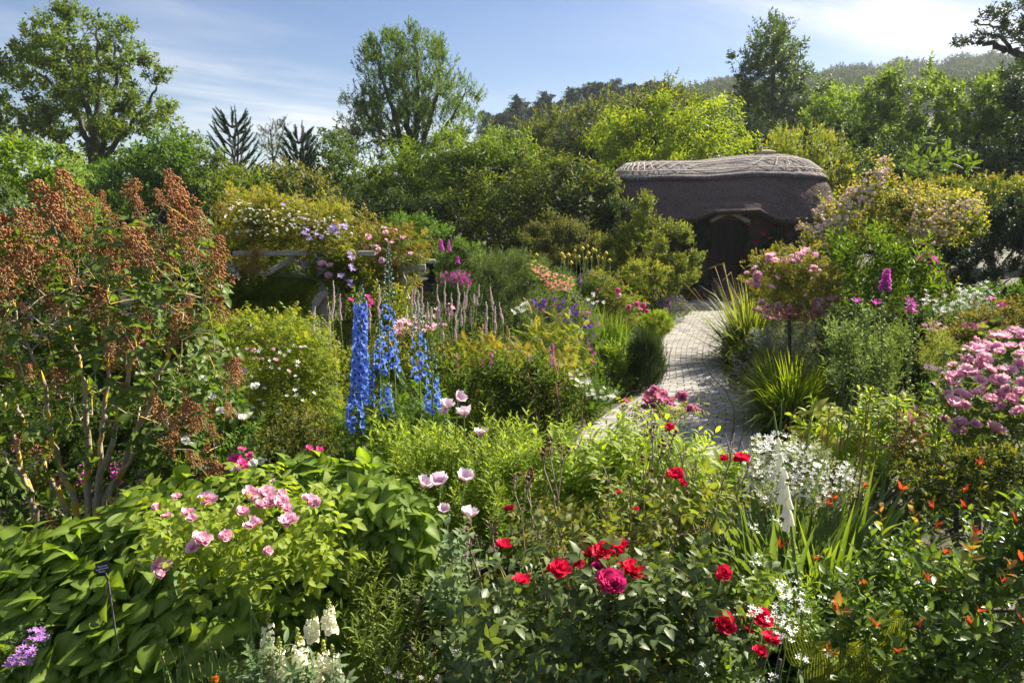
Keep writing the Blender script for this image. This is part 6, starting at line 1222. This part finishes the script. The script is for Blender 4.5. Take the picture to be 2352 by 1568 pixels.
# ------------------------------------------------------------------ delphiniums
DEL = starT(5, 0.44, 0.5, 12, cup=0.25, disk=0.13, rows=2, tipp=0.9, ruf=0.06, variants=4)
def delph(label, px, y0, yfl, y1, Y, n, fs, nb, w, dx=0, mats=PM['blue']):
    top = P(px, y0, Y); fl0 = P(px+dx, y1, Y); base = np.array([fl0[0], Y, 0.0]); r = thing('delphinium', label, 'delphinium', base)
    pts = np.array([base, fl0, fl0+(top-fl0)*0.5+rng.normal(0, 0.004, 3), top]); q = np.stack([np.interp(np.linspace(0, 3, 12), np.arange(4), pts[:, i]) for i in range(3)], -1)
    g = Geo(); g.tube(q, np.linspace(0.008, 0.002, 12), 5); g.build('stem', GS, r)
    zf = P(px, yfl, Y)[2]; f = (np.arange(n)+0.5)/n; f = f; a = np.arange(n)*2.399+rng.normal(0, 0.25, n); z = fl0[2]+(zf-fl0[2])*f; c = fl0+(top-fl0)*((z-fl0[2])/(top[2]-fl0[2]))[:, None]
    e = np.stack([np.cos(a), np.sin(a), np.full(n, 0.15)], -1); W_ = w*(1.08-0.35*f); flowers(r, 'flower', DEL, mats, c+e*W_[:, None], e, fs*(1.1-0.35*f), 0.1)
    m = nb; f = np.arange(m)/max(1, m); a = np.arange(m)*2.399; z = zf+(top[2]-zf)*f; c = fl0+(top-fl0)*((z-fl0[2])/(top[2]-fl0[2]))[:, None]; e = np.stack([np.cos(a), np.sin(a), np.full(m, 0.5)], -1)
    flowers(r, 'bud', PODS, PM['bud'], c+e*(w*0.75*(1-0.75*f))[:, None], e, 0.026*(1-0.6*f), 0.15)
    return r
DY = 5.0
delph('densest delphinium, a solid column of bright blue flowers at the left of the group', 829, 655, 700, 925, DY, 98, 0.062, 22, 0.050, -4)
delph('loose tall delphinium, pale buds high above blue flowers, second in the group', 892, 555, 700, 865, DY+0.15, 34, 0.048, 55, 0.058)
delph('delphinium right of centre in the blue group, greenish buds above open flowers', 960, 690, 765, 880, DY, 26, 0.048, 30, 0.055, 4)
delph('rightmost short delphinium with close blue flowers and pale buds on top', 994, 780, 865, 950, DY-0.1, 28, 0.046, 20, 0.052, 0)
delph('low side stem of blue delphinium flowers under the densest one', 815, 900, 915, 990, DY-0.1, 26, 0.056, 6, 0.06, 0); delph('short blue delphinium stem under the tall loose one', 886, 880, 892, 960, DY+0.05, 22, 0.05, 6, 0.045, 2)
delph('small side shoot of blue delphinium flowers right of the densest column', 852, 800, 840, 935, DY+0.1, 18, 0.05, 4, 0.03, -4)
delph('thin faded blue delphinium shoot left of the tall loose one', 870, 720, 780, 850, DY+0.25, 16, 0.045, 16, 0.035, 2)
delph('small blue delphinium shoot right of the tall loose one', 906, 760, 790, 850, DY+0.2, 12, 0.045, 6, 0.03, 0)
B('delphinium_leaves', 'dark cut leaves around the feet of the delphiniums', [(770, 1040), (780, 960), (820, 900), (900, 870), (1000, 880), (1040, 940), (1020, 1040), (900, 1070)], 5.3, 0.35, 'pinfine', 0.17, G_MID, cat='plant', cover=3.2, clump=(50, 0.12), stems=20)

# ------------------------------------------------------------------ pale poppies
pops = [(1051, 918), (1025, 938), (1020, 950), (1066, 957), (1104, 1002), (1067, 1104), (970, 1118), (1010, 1112), (1078, 1190), (1050, 1290), (1020, 1175)]
for i, (px, py) in enumerate(pops):
    Y = 3.75 if py < 1010 else (3.15 if py < 1200 else 2.75); t = P(px, py, Y); base = np.array([t[0]+rng.normal(0, 0.06), Y+0.05, 0.0])
    lab = ['highest pale lilac poppy right of the delphiniums', 'pale poppy left of and below the highest one, touching its neighbour', 'smaller pale poppy tucked under its touching neighbour', 'pale poppy facing right beside a round seed pod', 'flat white poppy alone above the upright green shoots', 'pale poppy by itself right of the pair over the big leaves', 'left one of the close pair of pale poppies', 'right one of the close pair of pale poppies', 'pale poppy above the dark rose bud cluster', 'lowest pale poppy, over the grey-green poppy leaves', 'small pinkish half-closed poppy'][i]
    r = thing('poppy', lab, 'poppy', base); w = wobble(base, t-[0, 0, 0.01], 8, 0.015); g = Geo(); g.tube(w, np.linspace(0.005, 0.003, 8), 5); g.build('stem', G_GLAUC, r)
    flowers(r, 'flower', POPPY, PM['poppy'], [t], face([t], 0.35, 0.9, 0.35), 0.098 if i not in (2, 10) else 0.065, 0.05)
    if i % 2 == 1:
        e = w[6]+np.array([0.05, -0.02, 0.02]); g = Geo(); g.tube([w[4], (w[4]+e)/2+[0.02, 0, 0.03], e+[0, 0, 0.03], e], [0.003]*4, 4); g.build('side_stem', G_GLAUC, r); flowers(r, 'seed_pod', PODS, [G_GLAUC, GS], [e], np.array([[0, 0, -1.0]]), 0.028)
r, v = B('poppy_leaves', 'grey-green jagged poppy foliage below the lowest pale poppies', [(990, 1240), (1010, 1190), (1060, 1180), (1090, 1240), (1110, 1330), (1130, 1420), (1120, 1568), (1000, 1600), (980, 1450), (985, 1330)], 2.75, 0.25, 'ovate', 0.16, G_GLAUC, cat='plant', cover=2.6, clump=(36, 0.10), up=1.0, stems=14, bark=G_GLAUC)

# ------------------------------------------------------------------ front masses
def shingle(root, vol, size, n, mat, leaf=None, front=0.85):
    leaf = leaf or LF_BIG; pos = vol.sample(n, front, 0.3); n = len(pos); out = nrm(pos-(vol.c+[0, 0.3, -0.3])); out[:, 1] -= 0.25
    d = nrm(out*[0.7, 0.7, 0]+[0, 0, -0.45]+rng.normal(0, 0.55, (n, 3))); nn = nrm(out*0.7+[0, 0, 0.65]+rng.normal(0, 0.3, (n, 3)))
    g = Geo(); g.inst(leaf, pos, frames_yz(d, nn), size*np.clip(0.75+0.35*rng.random(n)+rng.normal(0, 0.12, n), 0.3, 1.4)); return g.build('foliage', mat, root)
B('michaelmas_shoots', 'stand of upright light green leafy shoots in the centre foreground', [(850, 1130), (855, 1000), (880, 960), (930, 965), (985, 940), (1030, 970), (1080, 960), (1140, 930), (1160, 965), (1200, 950), (1240, 980), (1240, 1130), (1180, 1220), (1000, 1200), (900, 1200)], (4.4, 3.8), 0.5, 'phlox', 0.24, G_PHLOX, cat='plant', cover=7.0, clump=(160, 0.11), up=2.2, out=0.3, jit=0.3, stems=40)
B('lily_clump', 'billowing mound of bright yellow-green lance leaves before the near end of the path', [(1215, 1060), (1230, 1000), (1270, 975), (1330, 962), (1400, 960), (1470, 962), (1560, 985), (1630, 1015), (1680, 1050), (1700, 1090), (1700, 1130), (1640, 1180), (1450, 1200), (1300, 1180), (1230, 1130)], (4.6, 3.9), 0.6, 'lily', 0.22, G_PHLOX, cat='plant', cover=8.5, clump=(240, 0.12), up=1.3, out=0.7, jit=0.4, stems=40)
fountain('iris_clump', 'thin grassy blades sticking out between the yellow-green mound and the dark red rose', 1640, 0, 3.5, 160, 0.95, G_BLADE, spreadang=40, wid=0.3, cat='plant')
fountain('iris_clump', 'grassy blades behind the red roses in the centre foreground', 1330, 0, 3.1, 200, 0.85, G_BLADEY, spreadang=50, T=BLW, wid=0.25, cat='plant')
KW = B('knotweed', 'huge mass of big oval dark green leaves across the left foreground', [(-60, 1270), (40, 1230), (150, 1200), (260, 1160), (330, 1120), (420, 1095), (520, 1090), (600, 1070), (700, 1045), (780, 1050), (860, 1075), (930, 1090), (985, 1150), (1000, 1220), (985, 1300), (930, 1340), (860, 1370), (830, 1450), (790, 1600), (-60, 1640)], (3.7, 2.75), 0.32, 'big', 0.10, G_PERS, cat='plant', cover=2.0, clump=(420, 0.10), up=0.5, out=0.55, jit=0.55, stems=60, bark=GS, front=0.75, shell=0.5, cap=9000)
shingle(*KW, 0.125, 4200, G_PERS)
r, v = B('rose_bush', 'damask rose with light green leaves and ruffled pink blooms in the left foreground', [(300, 1250), (340, 1180), (400, 1145), (470, 1130), (540, 1135), (590, 1100), (680, 1090), (740, 1090), (800, 1130), (800, 1200), (770, 1280), (720, 1330), (640, 1400), (540, 1340), (440, 1340), (340, 1300)], (3.0, 2.48), 0.36, 'rosenear', 0.15, G_ROSEP, cover=3.4, clump=(110, 0.11), up=0.7, stems=40, srad=0.012, bark=GS)
ros = [((370, 1303), 0.10), ((454, 1252), 0.085), ((440, 1262), 0.06), ((352, 1176), 0.07), ((472, 1152), 0.085), ((430, 1182), 0.06), ((444, 1190), 0.05), ((402, 1148), 0.05), ((577, 1218), 0.08), ((512, 1236), 0.06), ((664, 1200), 0.095), ((580, 1132), 0.085), ((606, 1140), 0.085), ((622, 1155), 0.075), ((645, 1160), 0.07), ((712, 1148), 0.08), ((724, 1154), 0.06), ((552, 1184), 0.07), ((660, 1168), 0.05), ((612, 1268), 0.045), ((355, 1332), 0.05), ((596, 1160), 0.06), ((640, 1140), 0.05), ((395, 1145), 0.03), ((632, 1100), 0.03), ((380, 1190), 0.05)]
ROSE_HQ = roseT(rings=((0, 8, 8, 0.5), (0, 7, 26, 0.45), (0, 7, 42, 0.38), (0, 6, 58, 0.31), (0, 5, 72, 0.24), (0, 4, 84, 0.18)), variants=4, ruf=0.10)
fl_on(r, v, 'rose_flower', ROSE_HQ, PM['palepink'], [p for p, s_ in ros[::2]], [s_*0.8 for p, s_ in ros[::2]], k=1.35, szj=0.04); fl_on(r, v, 'rose_flower', ROSE_HQ, PM['pink'], [p for p, s_ in ros[1::2]], [s_*0.8 for p, s_ in ros[1::2]], k=1.35, szj=0.04)
# plant label
lp = P(236, 1303, 2.62); lb = thing('plant_label', 'small black engraved plant name label on a spike among the big dark leaves', 'label', (lp[0], 2.66, 0.0))
Rl = np.array(Matrix.Rotation(radians(-14), 3, 'Y') @ Matrix.Rotation(radians(-22), 3, 'X'))
g = Geo(); g.box(lp, (0.031, 0.0012, 0.024), R=Rl, bev=0.0005); plate = g.build('plate', surfmat('black plastic', (0.006, 0.006, 0.008), (0.012, 0.012, 0.015), 20, rough=0.35, bump=0.0), lb, smooth=False)
g = Geo(); g.tube([lp+[0.004, 0.006, -0.015], lp+[0.008, 0.012, -0.08], [lp[0]+0.012, 2.66, 0.0]], [0.004, 0.004, 0.003], 5); g.build('spike', surfmat('grey plastic', (0.1, 0.1, 0.1), (0.14, 0.14, 0.14), 10, bump=0), lb)
lm = surfmat('white engraving', (0.6, 0.62, 0.65), (0.7, 0.72, 0.75), 10, bump=0)
for txt, sz, x, z in (('Persicaria', 0.0115, 0.0, 0.0035), ('amplexicaulis', 0.0105, -0.002, -0.0065), ("'Rosea'", 0.0115, -0.004, -0.0175), ('RHS 2004', 0.005, -0.016, 0.0175), ('0712A', 0.005, -0.018, 0.0125)):
    cu = bpy.data.curves.new('lettering', 'FONT'); cu.body = txt if not txt.startswith(('RHS', '0712')) else '- - - -'; cu.size = sz; cu.align_x = 'CENTER'; cu.extrude = 0.0002
    to = bpy.data.objects.new('lettering', cu); S.collection.objects.link(to); bpy.context.view_layer.update()
    me = bpy.data.meshes.new_from_object(to.evaluated_get(bpy.context.evaluated_depsgraph_get())); bpy.data.objects.remove(to)
    o = bpy.data.objects.new('lettering', me); S.collection.objects.link(o); me.materials.clear(); me.materials.append(lm); o.parent = plate
    Mx = Matrix(Rl.tolist()).to_4x4(); off = Mx @ Vector((x, -0.0016, z)); o.matrix_local = Matrix.Translation(Vector(lp)+off-Vector(origin(lb))) @ Mx @ Matrix.Rotation(pi/2, 4, 'X')
# front fine stems
B('loosestrife_shoots', 'narrow-leaved shoots between the big dark leaves and the red rose', [(770, 1600), (790, 1400), (800, 1300), (840, 1230), (900, 1290), (950, 1270), (985, 1330), (1000, 1450), (1000, 1600)], (2.95, 2.6), 0.3, 'phlox', 0.2, LMT('shoots', (0.06, 0.11, 0.015), (0.15, 0.22, 0.03), rib=(0.2, 0.25, 0.06)), cat='plant', cover=4.2, clump=(50, 0.1), up=2.0, out=0.3, stems=20)
KW = B('knotweed', 'second patch of big oval leaves right of the damask rose', [(760, 1120), (860, 1085), (940, 1110), (985, 1180), (1000, 1260), (960, 1310), (860, 1350), (790, 1300)], 3.1, 0.3, 'big', 0.11, G_PERS, cat='plant', cover=1, clump=(60, 0.10), up=0.6)
shingle(*KW, 0.10, 600, G_PERS)
# snapdragons
sn = [(612, 1400, 1520), (632, 1470, 1568), (640, 1462, 1568), (690, 1440, 1560), (700, 1460, 1568), (715, 1400, 1470), (742, 1470, 1568), (757, 1375, 1450), (770, 1480, 1568), (655, 1500, 1580), (726, 1500, 1590), (690, 1500, 1590), (625, 1500, 1590)]
SNAP = bellT(1.9, 0.9, 0.36, 6, 2)
for i, (px, y0, y1) in enumerate(sn):
    Y = 2.22+0.1*rng.random() if y0 > 1420 else 2.4; a = P(px, y1, Y); b = P(px+rng.normal(0, 6), y0, Y); base = np.array([a[0], Y, 0.0]); r = thing('snapdragon', 'cream white snapdragon spike with green unopened tip at the bottom edge', 'snapdragon', base, 'cream white snapdragons')
    stalks(r, [base], [b], 0.004); n = 22; f = np.arange(n)/n; an = np.arange(n)*2.4; c = a+(b-a)*f[:, None]*0.72; e = np.stack([np.cos(an), np.sin(an), np.full(n, 0.25)], -1); flowers(r, 'flower', SNAP, PM['cream'], c+e*0.006, e, 0.026*(1.05-0.45*f), 0.1)
    n = 16; f = np.arange(n)/n; an = np.arange(n)*2.4; c = a+(b-a)*(0.72+0.28*f[:, None]); e = np.stack([np.cos(an), np.sin(an), np.full(n, 0.6)], -1); flowers(r, 'bud', PODS, [leafmat('yellow green bud', (0.3, 0.36, 0.08), (0.45, 0.48, 0.15)), GS], c+e*(0.008*(1-0.7*f))[:, None], e, 0.012, 0.15)
B('snapdragon_leaves', 'grey-green leaves around the cream snapdragons', [(510, 1600), (530, 1500), (580, 1480), (640, 1500), (720, 1500), (790, 1530), (800, 1620)], 2.25, 0.12, 'lily', 0.12, G_GLAUC, cat='plant', cover=2.6, up=0.9)
q = pick([(370, 1600), (360, 1500), (400, 1440), (440, 1430), (480, 1460), (560, 1480), (570, 1600)], 44); tp = P(q[:, 0], q[:, 1], 2.25+rng.normal(0, 0.06, 44)); r = thing('campion_stems', 'tuft of thin pale stalks with tiny buds at the bottom edge', 'plant', [tp[:, 0].mean(), 2.4, 0])
bs = tp*[1, 1, 0]+(np.array([tp[:, 0].mean(), 2.4, 0])-tp*[1, 1, 0])*0.5
for j in range(44):
    g = Geo(); g.tube(wobble(bs[j], tp[j], 6, 0.02), np.linspace(0.0028, 0.0018, 6), 4); g.build('stem', MC['green stem'], r)
flowers(r, 'bud', PODS, [leafmat('buff bud', (0.35, 0.28, 0.14), (0.5, 0.4, 0.22)), GS], tp, np.array([[0, 0, 1.0]]), 0.010, 0.2)
r, v = B('marigold', 'single small orange bloom on the tuft of stalks at the bottom edge', [(485, 1568), (490, 1545), (510, 1545), (512, 1590), (480, 1590)], 2.2, 0.05, 'lily', 0.06, G_MID, cat='flowering plant', cover=1.5)
fl_on(r, v, 'flower', R_NEAR, [petalmat('orange petal', (0.75, 0.22, 0.02), (0.85, 0.34, 0.04)), GS], [(497, 1556)], 0.032, k=1.5)
r, v = B('verbena', 'cluster of small round purple flowers in the bottom left corner', [(-20, 1560), (-10, 1470), (40, 1430), (110, 1425), (115, 1460), (60, 1540)], 2.3, 0.08, 'mid', 0.06, G_DARK, cat='flowering plant', cover=1.0)
fl_on(r, v, 'flower', STAR5, PM['purple'], pick([(20, 1520), (45, 1460), (90, 1435), (118, 1430), (105, 1455), (60, 1530)], 44), 0.024, k=1.6)
# ------------------------------------------------------------------ red rose
RB = B('rose_bush', 'dark-leaved rose bush with glowing red double blooms in the centre foreground', [(1000, 1600), (1010, 1420), (1060, 1340), (1130, 1290), (1240, 1270), (1340, 1290), (1450, 1270), (1560, 1230), (1650, 1230), (1700, 1280), (1730, 1380), (1700, 1480), (1690, 1600)], (2.8, 2.4), 0.35, 'rosenear', 0.16, G_ROSER, cover=4.8, clump=(170, 0.11), up=0.6, stems=50, srad=0.012, bark=MC['red stem'])
r, v = RB
red = [((1280, 1302), 0.085), ((1198, 1336), 0.07), ((1414, 1252), 0.085), ((1385, 1268), 0.08), ((1355, 1282), 0.08), ((1420, 1275), 0.06), ((1452, 1320), 0.095), ((1400, 1300), 0.07), ((1655, 1308), 0.06), ((1700, 1412), 0.075), ((1668, 1445), 0.08), ((1712, 1440), 0.07), ((1758, 1440), 0.085), ((1780, 1480), 0.07), ((1745, 1500), 0.05), ((1155, 1255), 0.065), ((1330, 1300), 0.05)]
fl_on(r, v, 'rose_flower', ROSE_HQ, PM['red'], [p for p, s_ in red], [s_ for p, s_ in red], k=1.25, szj=0.04); fl_on(r, v, 'rose_flower', ROSE_HQ, PM['crimson'], [(1385, 1290), (1396, 1335), (1370, 1300), (1410, 1345)], [0.07, 0.10, 0.05, 0.07], k=1.45, szj=0.04)
r, v = B('rose_bush', 'leggy red rose with clusters of dark buds standing above the dense red rose bush', [(1130, 1260), (1150, 1190), (1220, 1150), (1300, 1130), (1400, 1100), (1480, 1080), (1560, 1080), (1650, 1100), (1710, 1130), (1720, 1220), (1650, 1260), (1400, 1280), (1250, 1290)], (3.3, 2.9), 0.35, 'rosenear', 0.14, LMT('leggy rose', (0.06, 0.10, 0.018), (0.15, 0.20, 0.03), (0.30, 0.20, 0.05), rib=(0.2, 0.22, 0.06), tipw=(0.8, 1.2)), cover=1.5, clump=(90, 0.13), stems=70, srad=0.010, bark=MC['red stem'])
fl_on(r, v, 'rose_flower', ROSE_HQ, PM['red'], [(1539, 985), (1552, 1096), (1700, 1056), (1172, 1172), (1565, 1110), (1668, 1060), (1458, 1160), (1420, 1130)], [0.045, 0.075, 0.075, 0.06, 0.04, 0.04, 0.025, 0.025], k=1.2, szj=0.04)
bc = [(1265, 1030), (1250, 1050), (1290, 1045), (1180, 1100), (1210, 1110), (1215, 1095), (1065, 1215), (1080, 1235), (1050, 1240), (1130, 1200), (1070, 1255), (1500, 990), (1515, 1030), (1540, 1000), (1480, 1075), (1500, 1090), (1530, 1110), (1580, 1080), (1600, 1060), (1640, 1090), (1660, 1100), (1680, 1030), (1720, 1050), (1700, 1090), (1570, 1040), (1450, 1110), (1400, 1090), (1750, 1440)]
tops = []; 
for i, (px, py) in enumerate(bc):
    c = v.surf([(px, min(max(py, 1090), 1280))], 0.6)[0]; c = P(px, py, c[1]); m = 6; o_ = rng.normal(0, 0.022, (m, 3))+[0, 0, 0.015]; tops.append((c, c+o_))
ctr = np.array([t[0]-[0, 0, 0.05] for t in tops]); g = Geo(); foot = v.c*[1, 1, 0]
for c, q in tops:
    b_ = np.array([c[0]+(foot[0]-c[0])*0.35+rng.normal(0, 0.05), c[1]+0.1, 0.35]); 
    g.tube(wobble(b_, c-[0, 0, 0.06], 7, 0.02, 0.0), np.linspace(0.005, 0.0035, 7), 5)
    for p in q: g.tube([c-[0, 0, 0.06], (c+p)/2-[0, 0, 0.02], p], [0.0028, 0.002, 0.002], 4)
g.build('bud_stem', MC['twig'], r)
aq = np.vstack([q for c, q in tops]); flowers(r, 'bud', blobT(0.5, 3, 0.15), PM['deadbud'], aq[:100], nrm(rng.normal(0, 0.3, (len(aq[:100]), 3))+[0, 0, 1.0]), 0.019, 0.2)
# pink roses by the near end of the path
r, v = B('rose_bush', 'low rose with dusky pink blooms at the near left end of the brick path', [(1400, 950), (1440, 920), (1480, 905), (1540, 905), (1600, 930), (1610, 960), (1520, 975), (1430, 975)], 5.4, 0.25, 'rosemid', 0.16, G_YEL, cover=2.2, clump=(24, 0.1), stems=20)
fl_on(r, v, 'rose_flower', R_NEAR, [petalmat('dusky pink', (0.50, 0.14, 0.26), (0.66, 0.26, 0.38)), GS], [(1502, 898), (1495, 912), (1512, 920), (1488, 925), (1437, 922), (1520, 910), (1545, 918), (1556, 912), (1570, 915), (1480, 938), (1585, 942), (1600, 940), (1533, 924), (1500, 935)], 0.085, k=1.3, szj=0.2)
r, v = B('erigeron', 'scatter of tiny mauve-white flowers at the near left side of the path', [(1330, 900), (1350, 870), (1400, 870), (1430, 900), (1400, 940), (1340, 940)], 6.3, 0.3, 'midfine', 0.13, G_MID, cat='flowering plant', cover=2.6); fl_on(r, v, 'flower', DAISY, PM['white'], pick([(1310, 830), (1340, 860), (1380, 880), (1420, 900), (1400, 930), (1330, 900), (1300, 860)], 34), 0.045, k=1.2)
# nettle-leaved plant front right of the rose, white sprays, alliums, ferns
B('phlox_clump', 'mid green leafy clump under the right part of the red rose bush', [(1560, 1600), (1580, 1500), (1640, 1480), (1700, 1500), (1760, 1540), (1780, 1620)], 2.25, 0.15, 'ovate', 0.15, LMT('front phlox', (0.05, 0.10, 0.015), (0.12, 0.20, 0.03), rib=(0.16, 0.22, 0.06)), cat='plant', cover=2.8, clump=(24, 0.08), up=1.0)
B('bluebell_leaves', 'green leafy filler between the blades and the right hand red-tipped shrub', [(1640, 1310), (1700, 1270), (1780, 1280), (1850, 1310), (1880, 1370), (1850, 1460), (1760, 1480), (1700, 1430)], (2.9, 2.5), 0.3, 'lily', 0.16, G_FRESH, cat='plant', cover=3.4, clump=(60, 0.1), up=0.8, stems=14)
wc = [(1733, 1290, 7), (1808, 1348, 22), (1815, 1375, 14), (1735, 1400, 12), (1785, 1410, 14), (1815, 1430, 12), (1800, 1455, 12), (1838, 1395, 8), (1730, 1205, 5), (1775, 1190, 6), (1850, 1500, 8), (1620, 1530, 6), (1720, 1555, 6), (1780, 1560, 5)]
for i, (px, py, n) in enumerate(wc):
    c = P(px, py, 2.1+(0.5 if py < 1320 else 0)); base = np.array([c[0]+rng.normal(0, 0.04), c[1]+0.12, 0.0]); r = thing('sweet_rocket', 'spray of small white four-petalled flowers on a thin stalk near the red-tipped shrub', 'flowering plant', base, 'sprays of small white flowers'); stalks(r, [base], [c], 0.003, G_GLAUC)
    pos = c+rng.normal(0, 0.018, (n, 3)); flowers(r, 'flower', starT(4, 0.4, 0.5, 5, disk=0, variants=2) if i == 0 else ROCK, PM['white'], pos, face(pos), 0.017, key='rocket') if i else None
    if i == 0: ROCK = starT(4, 0.4, 0.5, 5, disk=0, variants=2); flowers(r, 'flower', ROCK, PM['white'], pos, face(pos), 0.022, key='rocket')
al = [(1050, 1500), (1072, 1510), (1085, 1505), (1060, 1530), (1098, 1522), (1110, 1518), (1128, 1500), (1140, 1512), (1150, 1525), (1115, 1540), (1140, 1550), (1070, 1552), (890, 1540), (915, 1550), (965, 1555), (1035, 1548), (1008, 1558)]
for i, (px, py) in enumerate(al):
    c = P(px, py, 2.25+0.08*rng.random()); base = np.array([c[0], c[1]+0.05, 0.0]); r = thing('masterwort', 'pale pincushion flower on a thin stalk at the bottom edge', 'flowering plant', base, 'pale pincushion flowers'); stalks(r, [base], [c], 0.0025, GS); o_ = nrm(rng.normal(0, 1, (18, 3))+[0, 0, 0.4]); flowers(r, 'flower', [ALT] if i else [globals().setdefault('ALT', DAISY[0])], [petalmat('pincushion', (0.72, 0.62, 0.66), (0.85, 0.80, 0.78), (0.6, 0.35, 0.45)), GS], [c], face([c], 0.3, 0.9), 0.032, key='mast')
def frondT():
    g = Geo(); n = 22
    for i in range(n):
        t = 0.12+0.86*i/n; L_ = 0.34*sin(pi*min(1, t*0.85+0.12))**0.8; z = 0.35*t-0.45*t*t
        for s_ in (-1, 1):
            m = 7; q = np.array([(s_*L_*k/m, t+0.10*k/m*L_*2, z-0.12*(k/m)**2*L_) for k in range(m)]); dy = np.array([(s_*0.35, 0.9, 0)]*m); dz = np.array([[0, 0, 1.0]]*m)
            g.inst(LM_OV, q, frames_yz(dy, dz), 0.048*(1-0.6*np.arange(m)/m)); g.inst(LM_OV, q, frames_yz(dy*[1, -1, 1], dz), 0.04*(1-0.6*np.arange(m)/m)); g.tube(q, 0.0015, 3, cap=False)
    g.tube([(0, t, 0.35*t-0.45*t*t) for t in np.linspace(0, 1, 7)], np.linspace(0.006, 0.0015, 7), 4); return g.tmpl()
FR = frondT()
r = thing('fern', 'bright yellow-green fern fronds at the bottom right', 'fern', P(1960, 1560, 2.1)*[1, 1, 0])
for (px, py, Y, ax, L_) in ((1965, 1560, 2.15, 98, 0.22), (1965, 1570, 2.16, 60, 0.20), (1960, 1570, 2.17, 135, 0.2), (1850, 1500, 2.2, 110, 0.22), (2010, 1470, 2.25, 75, 0.2), (1880, 1560, 2.15, 95, 0.22), (1990, 1490, 2.25, 50, 0.18)):
    b = P(px, py+30, Y); a = radians(ax); d = np.array([[cos(a), -0.15, sin(a)]]); g = Geo(); g.inst(FR, b[None], frames_yz(d, np.array([[0.1, -1.0, 0.4]])), [L_]); g.build('frond', G_FERN, r)
# ------------------------------------------------------------------ red-tipped shrub at the right
r, v = B('photinia', 'glossy shrub with coppery red new leaves filling the right foreground', [(1840, 1600), (1830, 1500), (1860, 1400), (1890, 1320), (1930, 1270), (1980, 1240), (2030, 1230), (2080, 1210), (2130, 1190), (2200, 1190), (2260, 1150), (2352, 1110), (2460, 1080), (2480, 1640), (1840, 1640)], (2.85, 2.35), 0.35, 'gloss', 0.19, G_PRUNUS, cover=4.2, clump=(230, 0.10), up=0.75, out=0.5, stems=80, srad=0.012, bark=MC['bark'])
g, _ = leafage(Vol([(1880, 1250), (1940, 1170), (2200, 1180), (2380, 1100), (2420, 1600), (2100, 1600), (1860, 1560)], (2.75, 2.25), 0.3), SP['gloss'], 0.2, 0.16, up=1.0); g.build('foliage', leafmat('copper tips', (0.13, 0.19, 0.02), (0.24, 0.30, 0.035), (0.45, 0.07, 0.03), tl=0.45, rough=0.3, rib=(0.2, 0.24, 0.06), tipw=(0.55, 0.8)), r)
g = Geo(); tips = [(1915, 1150), (1985, 1120), (2250, 1070), (2215, 1130), (1905, 1165), (2140, 1170), (2150, 1215), (2215, 1170), (1870, 1290), (2130, 1335), (2170, 1275), (2350, 1290), (2230, 1440), (2250, 1410), (2350, 1430), (2010, 1440), (1920, 1400), (2060, 1500), (2070, 1130), (2330, 1200), (2300, 1340), (1980, 1345), (2110, 1440), (2240, 1230), (1790, 1260)]
q = v.surf(tips, 1.15)
for p in q:
    m = 5; a = rng.random(m)*6.3; d = np.stack([np.cos(a)*0.7, np.sin(a)*0.7, 0.7+0.4*rng.random(m)], -1); g.inst(LF_LAN, np.array([p]*m), frames_yz(d*[0.7, 0.7, 1.5], np.array([[0, 0, 1.0]]*m)+rng.normal(0, 0.4, (m, 3))), 0.02+0.03*rng.random(m))
g.build('foliage', leafmat('red new leaf', (0.22, 0.035, 0.02), (0.46, 0.12, 0.035), tl=0.45, rough=0.3, warm=(1.4, 0.9, 0.6)), r)
g = Geo()
for i in range(9):
    a = P(2060+30*rng.random()*9, 1400+rng.random()*120, 2.55); b = a+np.array([rng.normal(0, 0.25), rng.normal(0, 0.1), 0.2*rng.random()]); g.tube(wobble(a, b, 6, 0.05), np.linspace(0.010, 0.006, 6), 6)
g.build('old_stem', MC['bark'], r)
# ------------------------------------------------------------------ general low cover between the named plants
n = 15000; x = rng.uniform(-7.5, 8.5, n); y = rng.uniform(2.2, 19, n)
lx = np.interp(y, Lp[::-1, 1], Lp[::-1, 0], left=Lp[-1, 0], right=Lp[0, 0]); rx = np.interp(y, Rp[::-1, 1], Rp[::-1, 0], left=Rp[-1, 0], right=Rp[0, 0])
ok = ~((x > lx-0.06) & (x < rx+0.06) & (y > 6.2)) & (np.abs(x) < y*0.85+0.4)
x, y = x[ok], y[ok]; n = len(x); g = Geo(); k = rng.integers(0, 4, n); pos = np.stack([x, y, 0.02+0.22*rng.random(n)*np.clip((np.minimum(np.abs(x-lx[ok]), np.abs(x-rx[ok])))*1.2+0.2, 0.2, 1)], -1)
for j in range(4): s_ = k == j; g.inst(SP['mid'][j], pos[s_], frames(nrm(rng.normal(0, 0.6, (s_.sum(), 3))+[0, 0, 1.0])), 0.18+0.12*rng.random(s_.sum()))
o = g.build('ground_cover', LMT('ground cover', (0.035, 0.07, 0.014), (0.10, 0.15, 0.025))); tag(o, 'low leafy ground cover filling the beds between the taller plants', 'ground cover', kind='stuff')

# ------------------------------------------------------------------ summer haze
m, nt, N, L = newmat('haze air'); out = N.new('ShaderNodeOutputMaterial'); pv = N.new('ShaderNodeVolumePrincipled'); L.new(pv.outputs[0], out.inputs['Volume'])
pv.inputs['Color'].default_value = (0.80, 0.88, 1.0, 1); pv.inputs['Density'].default_value = 0.00035; pv.inputs['Anisotropy'].default_value = 0.25
g = Geo(); g.box((0, 350, 59), (1150, 1250, 60)); o = g.build('haze', m, smooth=False); tag(o, 'thin pale summer haze over the garden and the hills', 'haze', kind='stuff')
